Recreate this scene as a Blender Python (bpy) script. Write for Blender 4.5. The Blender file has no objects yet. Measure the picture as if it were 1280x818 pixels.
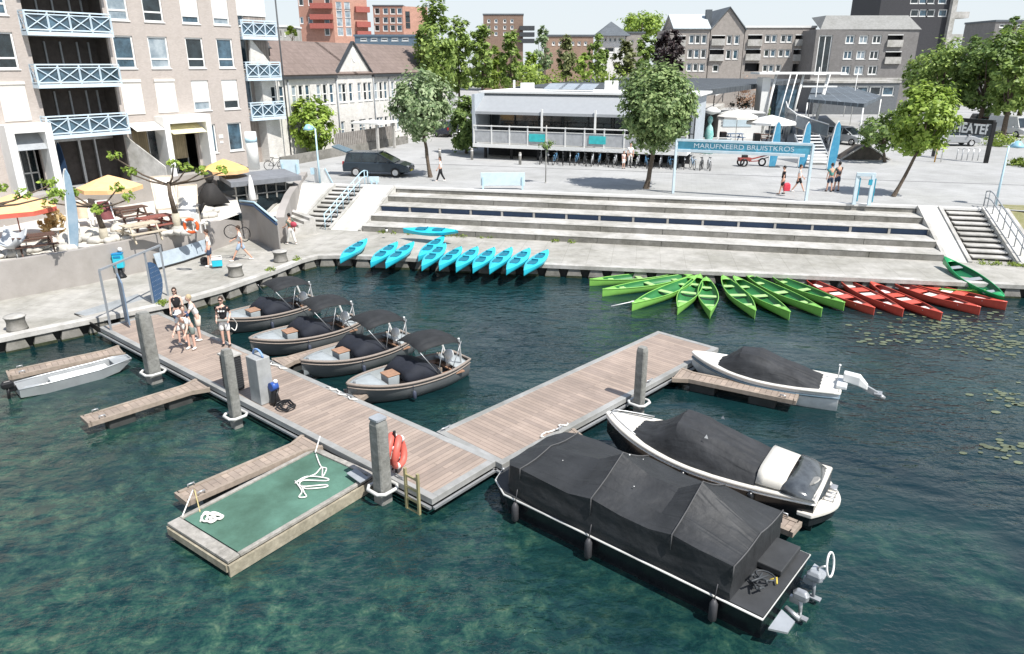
import bpy, bmesh, math, random
from mathutils import Vector, Matrix, noise
random.seed(7)
R=math.radians; PI=math.pi
S=bpy.context.scene; COL=S.collection
# ---------------------------------------------------------------- camera model
CH=9.8; FP=905.0; PT=R(20)
cam=bpy.data.objects.new('camera',bpy.data.cameras.new('camera')); COL.objects.link(cam)
cam.location=(0,0,CH); cam.rotation_euler=(R(70),0,0); cam.data.sensor_width=36; cam.data.lens=36*FP/1280
cam.data.clip_end=3000; cam.data.clip_start=.1; S.camera=cam
_c=Vector((0,math.cos(PT),-math.sin(PT))); _b=Vector((0,math.sin(PT),math.cos(PT)))
def ray(x,y): return Vector(((x-640)/FP,0,0))-_b*((y-409)/FP)+_c
def W(x,y,z=.45):
    d=ray(x,y); t=(z-CH)/d.z; return Vector((d.x*t,d.y*t,z))
def WY(x,y,Y):
    d=ray(x,y); t=Y/d.y; return Vector((d.x*t,Y,CH+d.z*t))
def HT(p,py):
    t=(409-py)/FP; return CH+(t*p[1]*math.cos(PT)-p[1]*math.sin(PT))/(math.cos(PT)+t*math.sin(PT))
Zw=0.0; Zd=.45; Zq=.6; Zt=2.0; Zp=2.3
# ---------------------------------------------------------------- materials
MATS={}
def mat(n,c,r=.7,m=0,var=.12,sc=3.0,bump=0,bsc=20,spec=.4,c2=None,dirt=0,**k):
    if n in MATS: return MATS[n]
    M=bpy.data.materials.new(n); M.use_nodes=True; N=M.node_tree.nodes; L=M.node_tree.links
    B=N['Principled BSDF']; B.inputs['Roughness'].default_value=r; B.inputs['Metallic'].default_value=m
    B.inputs['Specular IOR Level'].default_value=spec
    tc=N.new('ShaderNodeTexCoord'); nz=N.new('ShaderNodeTexNoise'); nz.inputs['Scale'].default_value=sc
    nz.inputs['Detail'].default_value=6; nz.inputs['Roughness'].default_value=.65
    L.new(tc.outputs['Object'],nz.inputs['Vector'])
    rp=N.new('ShaderNodeValToRGB'); rp.color_ramp.elements[0].position=.3; rp.color_ramp.elements[1].position=.7
    a=c2 if c2 else tuple(x*(1-var*1.6) for x in c); b=c if c2 else tuple(min(1,x*(1+var)) for x in c)
    rp.color_ramp.elements[0].color=(*a,1); rp.color_ramp.elements[1].color=(*b,1)
    L.new(nz.outputs['Fac'],rp.inputs['Fac']); out=rp.outputs['Color']
    if dirt:
        n2=N.new('ShaderNodeTexNoise'); n2.inputs['Scale'].default_value=sc*.21; n2.inputs['Detail'].default_value=9; n2.inputs['Roughness'].default_value=.75
        L.new(tc.outputs['Object'],n2.inputs['Vector']); r2=N.new('ShaderNodeValToRGB')
        r2.color_ramp.elements[0].position=.38; r2.color_ramp.elements[1].position=.6
        r2.color_ramp.elements[0].color=(1-dirt,1-dirt,1-dirt*1.1,1); r2.color_ramp.elements[1].color=(1,1,1,1)
        L.new(n2.outputs['Fac'],r2.inputs['Fac']); mx=N.new('ShaderNodeMix'); mx.data_type='RGBA'; mx.blend_type='MULTIPLY'
        mx.inputs['Factor'].default_value=1; L.new(out,mx.inputs[6]); L.new(r2.outputs['Color'],mx.inputs[7]); out=mx.outputs[2]
    L.new(out,B.inputs['Base Color'])
    if bump:
        n3=N.new('ShaderNodeTexNoise'); n3.inputs['Scale'].default_value=bsc; n3.inputs['Detail'].default_value=5
        L.new(tc.outputs['Object'],n3.inputs['Vector']); bp=N.new('ShaderNodeBump'); bp.inputs['Strength'].default_value=bump
        bp.inputs['Distance'].default_value=.05; L.new(n3.outputs['Fac'],bp.inputs['Height']); L.new(bp.outputs['Normal'],B.inputs['Normal'])
    M['out']=0; MATS[n]=M; return M
def mul_tex(M,node_fn):
    """multiply base colour by a pattern colour socket"""
    N=M.node_tree.nodes; L=M.node_tree.links; B=N['Principled BSDF']; src=B.inputs['Base Color'].links[0].from_socket
    mx=N.new('ShaderNodeMix'); mx.data_type='RGBA'; mx.blend_type='MULTIPLY'; mx.inputs['Factor'].default_value=1
    L.new(src,mx.inputs[6]); L.new(node_fn(N,L),mx.inputs[7]); L.new(mx.outputs[2],B.inputs['Base Color'])
def brick_mat(n,c,mortar,bw=.22,bh=.07,r=.85,var=.1,ms=.012,dirt=.15,rot=True):
    if n in MATS: return MATS[n]
    M=mat(n,c,r,var=var,dirt=dirt,sc=2)
    def f(N,L):
        tc=N.new('ShaderNodeTexCoord'); sx=N.new('ShaderNodeSeparateXYZ'); L.new(tc.outputs['Object'],sx.inputs[0])
        ad=N.new('ShaderNodeMath'); ad.operation='ADD'; L.new(sx.outputs[0],ad.inputs[0]); L.new(sx.outputs[1],ad.inputs[1])
        cx=N.new('ShaderNodeCombineXYZ')
        if rot: L.new(ad.outputs[0],cx.inputs[0]); L.new(sx.outputs[2],cx.inputs[1])
        else: L.new(sx.outputs[0],cx.inputs[0]); L.new(sx.outputs[1],cx.inputs[1])
        b=N.new('ShaderNodeTexBrick'); L.new(cx.outputs[0],b.inputs['Vector']); b.inputs['Scale'].default_value=1
        b.inputs['Brick Width'].default_value=bw; b.inputs['Row Height'].default_value=bh; b.inputs['Mortar Size'].default_value=ms
        b.inputs['Color1'].default_value=(1,1,1,1); b.inputs['Color2'].default_value=(.86,.85,.84,1); b.inputs['Mortar'].default_value=(*mortar,1)
        return b.outputs['Color']
    mul_tex(M,f); return M
def planks(n,c,ang,w=.14,r=.75,var=.15,dark=.45,fade=.2):
    """deck boards, gaps perpendicular to the given heading"""
    if n in MATS: return MATS[n]
    M=mat(n,c,r,var=var,sc=1.5,dirt=fade,bump=.2,bsc=40)
    def f(N,L):
        tc=N.new('ShaderNodeTexCoord'); mp=N.new('ShaderNodeMapping'); mp.vector_type='POINT'; mp.inputs['Rotation'].default_value=(0,0,-ang)
        L.new(tc.outputs['Object'],mp.inputs['Vector']); b=N.new('ShaderNodeTexBrick'); L.new(mp.outputs['Vector'],b.inputs['Vector'])
        b.inputs['Scale'].default_value=1; b.inputs['Brick Width'].default_value=2.4; b.inputs['Row Height'].default_value=w; b.inputs['Mortar Size'].default_value=w*.055
        b.inputs['Color1'].default_value=(1,1,1,1); b.inputs['Color2'].default_value=(.74,.75,.77,1); b.inputs['Mortar'].default_value=(dark,dark,dark,1)
        return b.outputs['Color']
    mul_tex(M,f); return M
def leaf_mat(n,c1,c2,tr=.35,r=.5):
    if n in MATS: return MATS[n]
    M=bpy.data.materials.new(n); M.use_nodes=True; N=M.node_tree.nodes; L=M.node_tree.links; B=N['Principled BSDF']
    g=N.new('ShaderNodeNewGeometry'); rp=N.new('ShaderNodeValToRGB'); rp.color_ramp.elements[0].color=(*c1,1); rp.color_ramp.elements[1].color=(*c2,1)
    L.new(g.outputs['Random Per Island'],rp.inputs['Fac']); L.new(rp.outputs['Color'],B.inputs['Base Color']); B.inputs['Roughness'].default_value=r
    B.inputs['Specular IOR Level'].default_value=.35
    t=N.new('ShaderNodeBsdfTranslucent'); L.new(rp.outputs['Color'],t.inputs['Color']); mx=N.new('ShaderNodeMixShader'); mx.inputs[0].default_value=tr
    L.new(B.outputs[0],mx.inputs[1]); L.new(t.outputs[0],mx.inputs[2]); L.new(mx.outputs[0],N['Material Output'].inputs[0]); MATS[n]=M; return M
def glass_mat(n,c=(.02,.03,.035),r=.08,spec=.8,c2=None):
    return mat(n,c,r,var=.5,sc=1.2,spec=spec,c2=c2)
# ---------------------------------------------------------------- mesh builder
SPLIT={k:(v or k) for k,v in dict(ribs='rib',posts='post',rungs='rung',treads='tread',risers='riser',float='',shoes='shoe',eyes='eye',bench='',leg='',mast='',post='',white_struts='white_strut',deck_stud='',ladder_grip='',slot_piers='slot_pier',riser_blocks='riser_block',loggia_floors='loggia_floor',solar_panel='',shopfront_glazing='',wing_wall='',notice_plate='',reed_screen='',bimini_frame='bimini_pole',side_boards='side_board',pillar='',gutter='',verge='',roof_vent='',band='',undercroft='',cleat='',stringers='stringer',rails='rail',raised_leg='',edge='',white_post='',roof_vent_box='').items()}
class MB:
    def __init__(s): s.v=[]; s.f=[]; s.sm=[]
    def add(s,vs,fs,sm=False):
        o=len(s.v); s.v+=[Vector(v) for v in vs]; s.f+=[tuple(i+o for i in f) for f in fs]; s.sm+=[sm]*len(fs); return s
    def box(s,c,d,rz=0,tilt=None):
        x,y,z=d[0]/2,d[1]/2,d[2]/2; vs=[Vector((a*x,b*y,e*z)) for e in(-1,1) for b in(-1,1) for a in(-1,1)]
        m=Matrix.Rotation(rz,3,'Z')
        if tilt: m=m@Matrix.Rotation(tilt[1],3,tilt[0])
        return s.add([m@v+Vector(c) for v in vs],[(0,2,3,1),(4,5,7,6),(0,1,5,4),(2,6,7,3),(0,4,6,2),(1,3,7,5)])
    def bar(s,p,q,w,h=None,up=(0,0,1)):
        p=Vector(p);q=Vector(q);h=h or w;d=(q-p).normalized();u=Vector(up)
        if abs(d.dot(u))>.98:u=Vector((0,1,0))
        a=d.cross(u).normalized()*w/2;b=a.cross(d).normalized()*h/2
        return s.add([p-a-b,p+a-b,p+a+b,p-a+b,q-a-b,q+a-b,q+a+b,q-a+b],[(0,1,2,3),(7,6,5,4),(0,4,5,1),(1,5,6,2),(2,6,7,3),(3,7,4,0)])
    def tube(s,pts,r,n=8,cap=True,closed=False):
        pts=[Vector(p) for p in pts]; rs=r if isinstance(r,(list,tuple)) else [r]*len(pts); rings=[]; up=Vector((0,0,1)); pa=None
        for i,p in enumerate(pts):
            a=pts[i-1] if (i>0 or closed) else p; b=pts[(i+1)%len(pts)] if (i<len(pts)-1 or closed) else p
            d=(b-a).normalized() if (b-a).length>1e-6 else up
            if pa is None:
                x=d.cross(up)
                if x.length<.2:x=d.cross(Vector((1,0,0)))
            else: x=pa-d*pa.dot(d)
            x=x.normalized();pa=x;y=d.cross(x); rings.append([p+(x*math.cos(2*PI*k/n)+y*math.sin(2*PI*k/n))*rs[i] for k in range(n)])
        return s.loft(rings,cap and not closed,sm=True,closed=closed)
    def loft(s,rings,cap=True,sm=False,closed=False,wrap=True):
        n=len(rings[0]);vs=[v for r in rings for v in r];fs=[];m=len(rings)
        for i in range(m if closed else m-1):
            for k in range(n if wrap else n-1):
                a=i*n+k;b=i*n+(k+1)%n;c=((i+1)%m)*n+(k+1)%n;d=((i+1)%m)*n+k; fs.append((a,b,c,d))
        s.add(vs,fs,sm)
        if cap and wrap: s.add(rings[0],[tuple(range(n-1,-1,-1))]); s.add(rings[-1],[tuple(range(n))])
        return s
    def cyl(s,c,r,h,n=16,r2=None):
        c=Vector(c);r2=r if r2 is None else r2
        return s.loft([[c+Vector((r*math.cos(2*PI*k/n),r*math.sin(2*PI*k/n),0)) for k in range(n)],[c+Vector((r2*math.cos(2*PI*k/n),r2*math.sin(2*PI*k/n),h)) for k in range(n)]],True,True)
    def lathe(s,c,prof,n=16,cap=True):
        c=Vector(c); return s.loft([[c+Vector((max(r,.001)*math.cos(2*PI*k/n),max(r,.001)*math.sin(2*PI*k/n),z)) for k in range(n)] for r,z in prof],cap,True)
    def prism(s,poly,z0,z1):
        a=[Vector((p[0],p[1],z0)) for p in poly];b=[Vector((p[0],p[1],z1)) for p in poly];n=len(poly)
        s.add(a+b,[tuple(range(n-1,-1,-1)),tuple(range(n,2*n))]+[(i,(i+1)%n,n+(i+1)%n,n+i) for i in range(n)]); return s
    def quad(s,*p): return s.add(p,[tuple(range(len(p)))])
    def sph(s,c,r,n=10,m=7,sq=(1,1,1)):
        c=Vector(c); return s.loft([[c+Vector((r*sq[0]*math.sin(PI*(i+.02)/(m+.04))*math.cos(2*PI*k/n),r*sq[1]*math.sin(PI*(i+.02)/(m+.04))*math.sin(2*PI*k/n),-r*sq[2]*math.cos(PI*(i+.02)/(m+.04)))) for k in range(n)] for i in range(m+1)],True,True)
    def grid(s,fn,nu,nv,sm=True):
        return s.add([fn(i/nu,j/nv) for i in range(nu+1) for j in range(nv+1)],[(i*(nv+1)+j,(i+1)*(nv+1)+j,(i+1)*(nv+1)+j+1,i*(nv+1)+j+1) for i in range(nu) for j in range(nv)],sm)
    def build(s,name,m,parent=None,world=False,bev=0,solid=0,recalc=True,sub=0,loc=None):
        if name in SPLIT:
            par=list(range(len(s.v)))
            def fd(a):
                while par[a]!=a: par[a]=par[par[a]]; a=par[a]
                return a
            for f in s.f:
                for i in f[1:]: par[fd(i)]=fd(f[0])
            key={}
            for i,v in enumerate(s.v):
                k=(round(v.x,4),round(v.y,4),round(v.z,4))
                if k in key: par[fd(i)]=fd(key[k])
                else: key[k]=i
            G={}
            for f,b in zip(s.f,s.sm): G.setdefault(fd(f[0]),[]).append((f,b))
            o=None
            for g in G.values():
                q=MB(); ix={}
                for f,b in g:
                    for i in f:
                        if i not in ix: ix[i]=len(q.v); q.v.append(s.v[i])
                    q.f.append(tuple(ix[i] for i in f)); q.sm.append(b)
                o_=q._build(SPLIT[name],m,parent,world,bev,solid,recalc,sub,loc); o=o or o_
            return o
        return s._build(name,m,parent,world,bev,solid,recalc,sub,loc)
    def _build(s,name,m,parent=None,world=False,bev=0,solid=0,recalc=True,sub=0,loc=None):
        me=bpy.data.meshes.new(name); off=Vector((0,0,0))
        if loc is not None: off=Vector(loc)
        elif parent is not None and world: off=Vector(parent.get('_org',(0,0,0)))
        me.from_pydata([v-off for v in s.v],[],s.f)
        for p,b in zip(me.polygons,s.sm): p.use_smooth=b
        if not recalc and name in('wall','side_wall'):
            bm=bmesh.new(); bm.from_mesh(me); bmesh.ops.remove_doubles(bm,verts=bm.verts,dist=1e-4); bm.to_mesh(me); bm.free()
        if recalc:
            bm=bmesh.new(); bm.from_mesh(me); bmesh.ops.remove_doubles(bm,verts=bm.verts,dist=1e-4); bmesh.ops.recalc_face_normals(bm,faces=bm.faces); bm.to_mesh(me); bm.free()
        if isinstance(m,(list,tuple)):
            for q in m: me.materials.append(q)
        else: me.materials.append(m)
        o=bpy.data.objects.new(name,me); COL.objects.link(o)
        if loc is not None: o.location=loc
        if parent is not None: o.parent=parent
        if solid: d=o.modifiers.new('s','SOLIDIFY'); d.thickness=solid; d.offset=0
        if bev: d=o.modifiers.new('b','BEVEL'); d.width=bev; d.segments=2; d.limit_method='ANGLE'; d.angle_limit=R(40)
        if sub: d=o.modifiers.new('u','SUBSURF'); d.levels=sub; d.render_levels=sub
        return o
def tag(o,label,cat=None,group=None):
    if label:o['label']=label
    if cat:o['category']=cat
    if group:o['group']=group
    return o
def thing(name,label,cat,loc=(0,0,0),rz=0,group=None,world=False):
    o=bpy.data.objects.new(name,None); COL.objects.link(o); o.empty_display_size=.2; o.location=loc; o.rotation_euler=(0,0,rz)
    o['_org']=tuple(loc); return tag(o,label,cat,group)
def struct(name,mb,m,**k):
    o=mb.build(name,m,**k); o['kind']='structure'; return o
def kids(o): return [c for c in bpy.data.objects if c.parent==o]
def dup(src,loc,rz,label,group=None,scale=None):
    def cp(o,par):
        c=o.copy(); COL.objects.link(c); c.parent=par
        for ch in kids_map.get(o.name,[]): cp(ch,c)
        return c
    kids_map={}
    for c in bpy.data.objects:
        if c.parent: kids_map.setdefault(c.parent.name,[]).append(c)
    r=cp(src,None); r.location=loc; r.rotation_euler=(src.rotation_euler[0],src.rotation_euler[1],rz); r['label']=label; r['_org']=tuple(loc)
    if group:r['group']=group
    if scale: r.scale=scale
    return r
def text_part(txt,size,m,parent,mtx,name='lettering',depth=.01,bold=.0,label=None):
    cu=bpy.data.curves.new('t','FONT'); cu.body=txt; cu.size=size; cu.extrude=depth; cu.align_x='CENTER'; cu.align_y='CENTER'; cu.offset=bold
    to=bpy.data.objects.new('t',cu); me=bpy.data.meshes.new_from_object(to); bpy.data.objects.remove(to)
    me.name=name; me.transform(mtx); me.materials.clear(); me.materials.append(m)
    o=bpy.data.objects.new(name,me); COL.objects.link(o); o.parent=parent
    return o
# ---------------------------------------------------------------- palette
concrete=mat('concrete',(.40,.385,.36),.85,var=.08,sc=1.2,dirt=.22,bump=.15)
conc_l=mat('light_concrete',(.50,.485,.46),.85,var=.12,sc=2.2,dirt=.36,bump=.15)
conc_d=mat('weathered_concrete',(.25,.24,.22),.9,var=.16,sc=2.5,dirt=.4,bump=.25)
white=mat('white_paint',(.78,.78,.76),.45,var=.03,sc=2,dirt=.06)
offw=mat('off_white_gelcoat',(.70,.68,.63),.3,var=.04,sc=2,dirt=.08,spec=.5)
black=mat('black_paint',(.012,.012,.013),.35,var=.2)
dark=mat('dark_metal',(.05,.055,.06),.5,var=.15)
steel=mat('galvanised_steel',(.45,.46,.47),.4,m=.6,var=.12,sc=6)
gmetal=mat('grey_metal_paint',(.28,.30,.32),.5,var=.1)
lblue=mat('light_blue_paint',(.44,.61,.70),.5,var=.06)
pblue=mat('pale_blue_paint',(.55,.66,.72),.6,var=.06,dirt=.1)
cyan=mat('cyan_plastic',(.03,.50,.64),.36,var=.07,sc=2,dirt=.08,spec=.4)
cyand=mat('cyan_seat_well',(.008,.16,.24),.45,var=.1)
navy=mat('navy_paint',(.03,.06,.12),.4,var=.1)
bluem=mat('blue_enamel',(.03,.09,.35),.4,var=.1)
tarp=mat('black_canvas',(.028,.030,.033),.75,var=.2,sc=3,spec=.35,dirt=.25)
tarpd=mat('navy_black_canvas',(.014,.017,.026),.8,var=.2,sc=3)
hullg=mat('grey_hull',(.135,.145,.15),.4,var=.06,sc=2,dirt=.12)
hullk=mat('black_hull',(.012,.013,.015),.25,var=.15,spec=.5)
teak=mat('teak',(.34,.20,.13),.6,var=.15,sc=8)
rubber=mat('rope_rail',(.26,.22,.19),.8,var=.15,sc=20)
rope=mat('white_rope',(.75,.73,.68),.8,var=.08,sc=30)
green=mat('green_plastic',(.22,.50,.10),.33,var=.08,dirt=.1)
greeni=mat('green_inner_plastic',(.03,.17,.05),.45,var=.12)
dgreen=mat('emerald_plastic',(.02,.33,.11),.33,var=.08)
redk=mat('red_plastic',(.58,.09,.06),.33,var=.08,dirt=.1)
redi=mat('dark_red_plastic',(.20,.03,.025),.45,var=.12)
seatw=mat('white_seat',(.75,.68,.64),.5,var=.05)
seatg=mat('pale_green_seat',(.36,.55,.22),.5,var=.06)
skin=mat('skin',(.62,.36,.26),.55,var=.05)
skind=mat('dark_skin',(.13,.07,.05),.55,var=.05)
hairb=mat('brown_hair',(.05,.03,.02),.7,var=.2,sc=40)
hairk=mat('black_hair',(.012,.01,.01),.6,var=.2,sc=40)
hairl=mat('blond_hair',(.45,.36,.22),.7,var=.15,sc=40)
ORG=mat('orange_canvas',(.84,.52,.26),.8,var=.08,dirt=.1)
REDC=mat('red_canvas',(.58,.13,.09),.8,var=.1)
bark=mat('bark',(.13,.10,.075),.95,var=.3,sc=9,bump=.6)
glass=glass_mat('window_glass'); glassb=glass_mat('bluish_glass',(.06,.11,.15),.1); curtain=mat('curtained_glass',(.42,.47,.50),.2,var=.2,sc=.9,c2=(.10,.15,.19),spec=.6)
shutter=mat('cream_shutter',(.72,.69,.64),.7,var=.03)
# ================================================================ SETTING
# water: opaque body colour seen through a clear surface, fresnel reflections on ripples
M=bpy.data.materials.new('harbour_water'); M.use_nodes=True; N=M.node_tree.nodes; L=M.node_tree.links; B=N['Principled BSDF']
tc=N.new('ShaderNodeTexCoord')
def nz(sc,det=4,ro=.55,dist=0,st=None,rot=0):
    n=N.new('ShaderNodeTexNoise'); n.inputs['Scale'].default_value=sc; n.inputs['Detail'].default_value=det; n.inputs['Roughness'].default_value=ro; n.inputs['Distortion'].default_value=dist
    mp=N.new('ShaderNodeMapping'); L.new(tc.outputs['Object'],mp.inputs['Vector']); mp.inputs['Rotation'].default_value=(0,0,rot)
    if st: mp.inputs['Scale'].default_value=st
    L.new(mp.outputs['Vector'],n.inputs['Vector']); return n.outputs['Fac']
def ramp(sock,stops):
    r=N.new('ShaderNodeValToRGB'); e=r.color_ramp.elements
    while len(e)<len(stops): e.new(.5)
    for q,(p,c) in zip(e,stops): q.position=p; q.color=(*c,1)
    L.new(sock,r.inputs['Fac']); return r.outputs['Color']
def mix(fac,a,b,mode='MIX'):
    m=N.new('ShaderNodeMix'); m.data_type='RGBA'; m.blend_type=mode
    if isinstance(fac,float): m.inputs['Factor'].default_value=fac
    else: L.new(fac,m.inputs['Factor'])
    L.new(a,m.inputs[6]); L.new(b,m.inputs[7]); return m.outputs[2]
deep=ramp(nz(.22,6,.6,.6),[(.3,(.002,.013,.017)),(.55,(.005,.024,.026)),(.75,(.012,.042,.040))])
weed=ramp(nz(1.9,9,.78,.35),[(.40,(.003,.020,.020)),(.48,(.010,.046,.038)),(.57,(.036,.095,.062)),(.68,(.13,.20,.12))])
# shallows: bottom shows where depth is small (towards the lower left of the harbour and by the right quay)
sep=N.new('ShaderNodeSeparateXYZ'); L.new(tc.outputs['Object'],sep.inputs[0])
def lin(a,b,c):  # a*x+b*y+c
    m1=N.new('ShaderNodeMath'); m1.operation='MULTIPLY'; L.new(sep.outputs[0],m1.inputs[0]); m1.inputs[1].default_value=a
    m2=N.new('ShaderNodeMath'); m2.operation='MULTIPLY_ADD'; L.new(sep.outputs[1],m2.inputs[0]); m2.inputs[1].default_value=b; m2.inputs[2].default_value=c
    m3=N.new('ShaderNodeMath'); m3.operation='ADD'; L.new(m1.outputs[0],m3.inputs[0]); L.new(m2.outputs[0],m3.inputs[1]); return m3.outputs[0]
sh=N.new('ShaderNodeMath'); sh.operation='ADD'; sh.use_clamp=True; L.new(lin(-.03,-.055,1.05),sh.inputs[0])
q=N.new('ShaderNodeMath'); q.operation='MULTIPLY_ADD'; L.new(nz(.35,3),q.inputs[0]); q.inputs[1].default_value=1.6; q.inputs[2].default_value=-.8; L.new(q.outputs[0],sh.inputs[1])
col=mix(sh.outputs[0],deep,weed)
L.new(col,B.inputs['Base Color']); B.inputs['Roughness'].default_value=.045; B.inputs['IOR'].default_value=1.45; B.inputs['Specular IOR Level'].default_value=.6
b1=N.new('ShaderNodeBump'); b1.inputs['Strength'].default_value=.55; b1.inputs['Distance'].default_value=.15; L.new(nz(1.5,3,.5,.4,(1,1.7,1),R(12)),b1.inputs['Height'])
b2=N.new('ShaderNodeBump'); b2.inputs['Strength'].default_value=.5; b2.inputs['Distance'].default_value=.05; L.new(nz(5.5,3,.55,.3,(1,1.5,1),R(-20)),b2.inputs['Height']); L.new(b1.outputs['Normal'],b2.inputs['Normal'])
calm=N.new('ShaderNodeMapRange'); L.new(nz(.11,3,.5,.8),calm.inputs[0]); calm.inputs[1].default_value=.38; calm.inputs[2].default_value=.62; calm.inputs[3].default_value=.18; calm.inputs[4].default_value=.85; L.new(calm.outputs[0],b1.inputs['Strength']); L.new(calm.outputs[0],b2.inputs['Strength'])
b3=N.new('ShaderNodeBump'); b3.inputs['Strength'].default_value=.5; b3.inputs['Distance'].default_value=.22; L.new(nz(.55,2,.5,.3,(1,1.8,1),R(30)),b3.inputs['Height']); L.new(b3.outputs['Normal'],b1.inputs['Normal'])
L.new(b2.outputs['Normal'],B.inputs['Normal']); water_m=M
struct('water',MB().quad((-90,-40,0),(90,-40,0),(90,44,0),(-90,44,0)),water_m)
# quay ---------------------------------------------------------------
QE=[(-45,8),(-25.5,18.5),(-18.25,24.11),(-16.3,25.9),(-14.0,28.0),(-12.5,30.2),(-11.2,33.0),(-10.5,35.0),(-9.9,35.85),(-9.0,35.92),(-7.14,35.7),(-2.95,34.95),(1.46,34.15),(11.85,32.45),(19.77,31.1),(22.67,30.6),(60,24.3)]
quaytop=mat('quay_paving',(.41,.395,.365),.9,var=.12,sc=1.6,dirt=.3,bump=.15)
def slabs(N,L):
    tc=N.new('ShaderNodeTexCoord'); mp=N.new('ShaderNodeMapping'); L.new(tc.outputs['Object'],mp.inputs['Vector']); mp.inputs['Rotation'].default_value=(0,0,R(10))
    b=N.new('ShaderNodeTexBrick'); L.new(mp.outputs['Vector'],b.inputs['Vector']); b.inputs['Scale'].default_value=1; b.inputs['Brick Width'].default_value=1.2; b.inputs['Row Height'].default_value=1.2; b.offset=0
    b.inputs['Mortar Size'].default_value=.012; b.inputs['Color1'].default_value=(1,1,1,1); b.inputs['Color2'].default_value=(.95,.95,.94,1); b.inputs['Mortar'].default_value=(.75,.75,.73,1); return b.outputs['Color']
mul_tex(quaytop,slabs)
mb=MB(); poly=[Vector((x,y,Zq)) for x,y in QE]+[Vector((60,60,Zq)),Vector((-45,60,Zq))]
mb.add(poly,[tuple(range(len(poly)))]); struct('quay',mb,quaytop,recalc=False)
# coping beam and block wall with dark bays under it
cop=MB(); wallm=MB(); 
def off(pts,d):
    out=[]
    for i,p in enumerate(pts):
        a=Vector(pts[max(i-1,0)]);b=Vector(pts[min(i+1,len(pts)-1)]);t=(b-a).normalized(); out.append(Vector((p[0]+t.y*d,p[1]-t.x*d)))
    return out
o1=off(QE,.05); o2=off(QE,-.32)
for i in range(len(QE)-1):
    a,b,c,d=o1[i],o1[i+1],o2[i+1],o2[i]
    cop.prism([a,b,c,d],Zq-.16,Zq+.035)
struct('quay_coping',cop,conc_l,bev=.012)
blk=MB(); back=MB()
for i in range(len(QE)-1):
    a=Vector(QE[i]);b=Vector(QE[i+1]);t=(b-a);Ls=t.length;t.normalize();nn=Vector((t.y,-t.x))
    back.quad((*(a-nn*.22),Zq-.15),(*(b-nn*.22),Zq-.15),(*(b-nn*.22),-.6),(*(a-nn*.22),-.6))
    n=max(1,round(Ls/1.05))
    for k in range(n):
        c=a+t*(Ls*(k+.5)/n); w1,w2=.26,.36
        bot=[c-t*w2+nn*.03,c+t*w2+nn*.03,c+t*w2-nn*.2,c-t*w2-nn*.2]; top=[c-t*w1-nn*.03,c+t*w1-nn*.03,c+t*w1-nn*.2,c-t*w1-nn*.2]
        blk.loft([[Vector((*p,-.5)) for p in bot],[Vector((*p,.1)) for p in bot],[Vector((*p,Zq-.16)) for p in top]])
struct('quay_wall_blocks',blk,conc_d)
alg=MB()
for i in range(len(QE)-1):
    a=Vector(QE[i]);b=Vector(QE[i+1]);t=(b-a);Ls=t.length;t.normalize();nn=Vector((t.y,-t.x)); n=max(1,round(Ls/1.05))
    for k in range(n):
        c=a+t*(Ls*(k+.5)/n); w1=.372; bot=[c-t*w1+nn*.042,c+t*w1+nn*.042,c+t*w1-nn*.19,c-t*w1-nn*.19]; h_=.07+.05*math.sin(i*3.1+k*1.7)
        alg.loft([[Vector((*p,-.4)) for p in bot],[Vector((*p,h_)) for p in bot]])
struct('quay_algae_band',alg,mat('algae_band',(.035,.045,.02),.8,var=.4,sc=6)); struct('quay_wall',back,mat('dark_bay_wall',(.03,.03,.028),.6,var=.3))  # quay_wall: near-black backing that fills the bays between the blocks
# terrace frame ------------------------------------------------------
T0=W(495,234,Zp); TA=R(-12.8); te=Vector((math.cos(TA),math.sin(TA),0)); tn=Vector((math.sin(TA),-math.cos(TA),0)) # tn towards the water
def TF(s,d,z): p=T0+te*s+tn*d; return Vector((p.x,p.y,z))
def TS(px,py,z): q=W(px,py,z)-T0; return q.dot(te),q.dot(tn)
sR=TS(1145,258,Zp)[0]; s_st0=TS(417,232,Zp)[0]; s_st1=TS(456,233,Zp)[0]; TD=5.62; RH=(Zp-Zq)/5
sR2=sR+1.25; sR3=sR2+.25; sR4=TS(1232,264,Zp)[0]; s_a=s_st0-1.1
# plaza ground sheet (reaches the horizon), front edge on the terrace top line
plaza_m=mat('plaza_paving',(.40,.40,.395),.9,var=.08,sc=.5,dirt=.2,bump=.1)
def cob(N,L):
    tc=N.new('ShaderNodeTexCoord'); mp=N.new('ShaderNodeMapping'); L.new(tc.outputs['Object'],mp.inputs['Vector']); mp.inputs['Rotation'].default_value=(0,0,R(12.8))
    b=N.new('ShaderNodeTexBrick'); L.new(mp.outputs['Vector'],b.inputs['Vector']); b.inputs['Scale'].default_value=1; b.inputs['Brick Width'].default_value=.6; b.inputs['Row Height'].default_value=.3
    b.inputs['Mortar Size'].default_value=.01; b.inputs['Color1'].default_value=(1,1,1,1); b.inputs['Color2'].default_value=(.93,.93,.93,1); b.inputs['Mortar'].default_value=(.8,.8,.8,1); return b.outputs['Color']
mul_tex(plaza_m,cob)
BW=[W(-60,296,Zt),W(60,272,Zt),W(165,255,Zt),W(262,240,Zt),W(292,236,Zt)]   # line of the wall behind the bar terrace
front=[Vector((-500,20,Zp)),Vector((-60,32,Zp))]+[Vector((p.x,p.y,Zp)) for p in BW]+[TF(s_a-1.6,0,Zp),TF(sR4+1.2,0,Zp),TF(sR4+6,1,Zp),Vector((60,34,Zp)),Vector((500,20,Zp))]
mb=MB(); fr=front+[Vector((1500,2500,Zp)),Vector((-1500,2500,Zp))]; mb.add(fr,[tuple(range(len(fr)))]); struct('plaza',mb,plaza_m,recalc=False)
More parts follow.
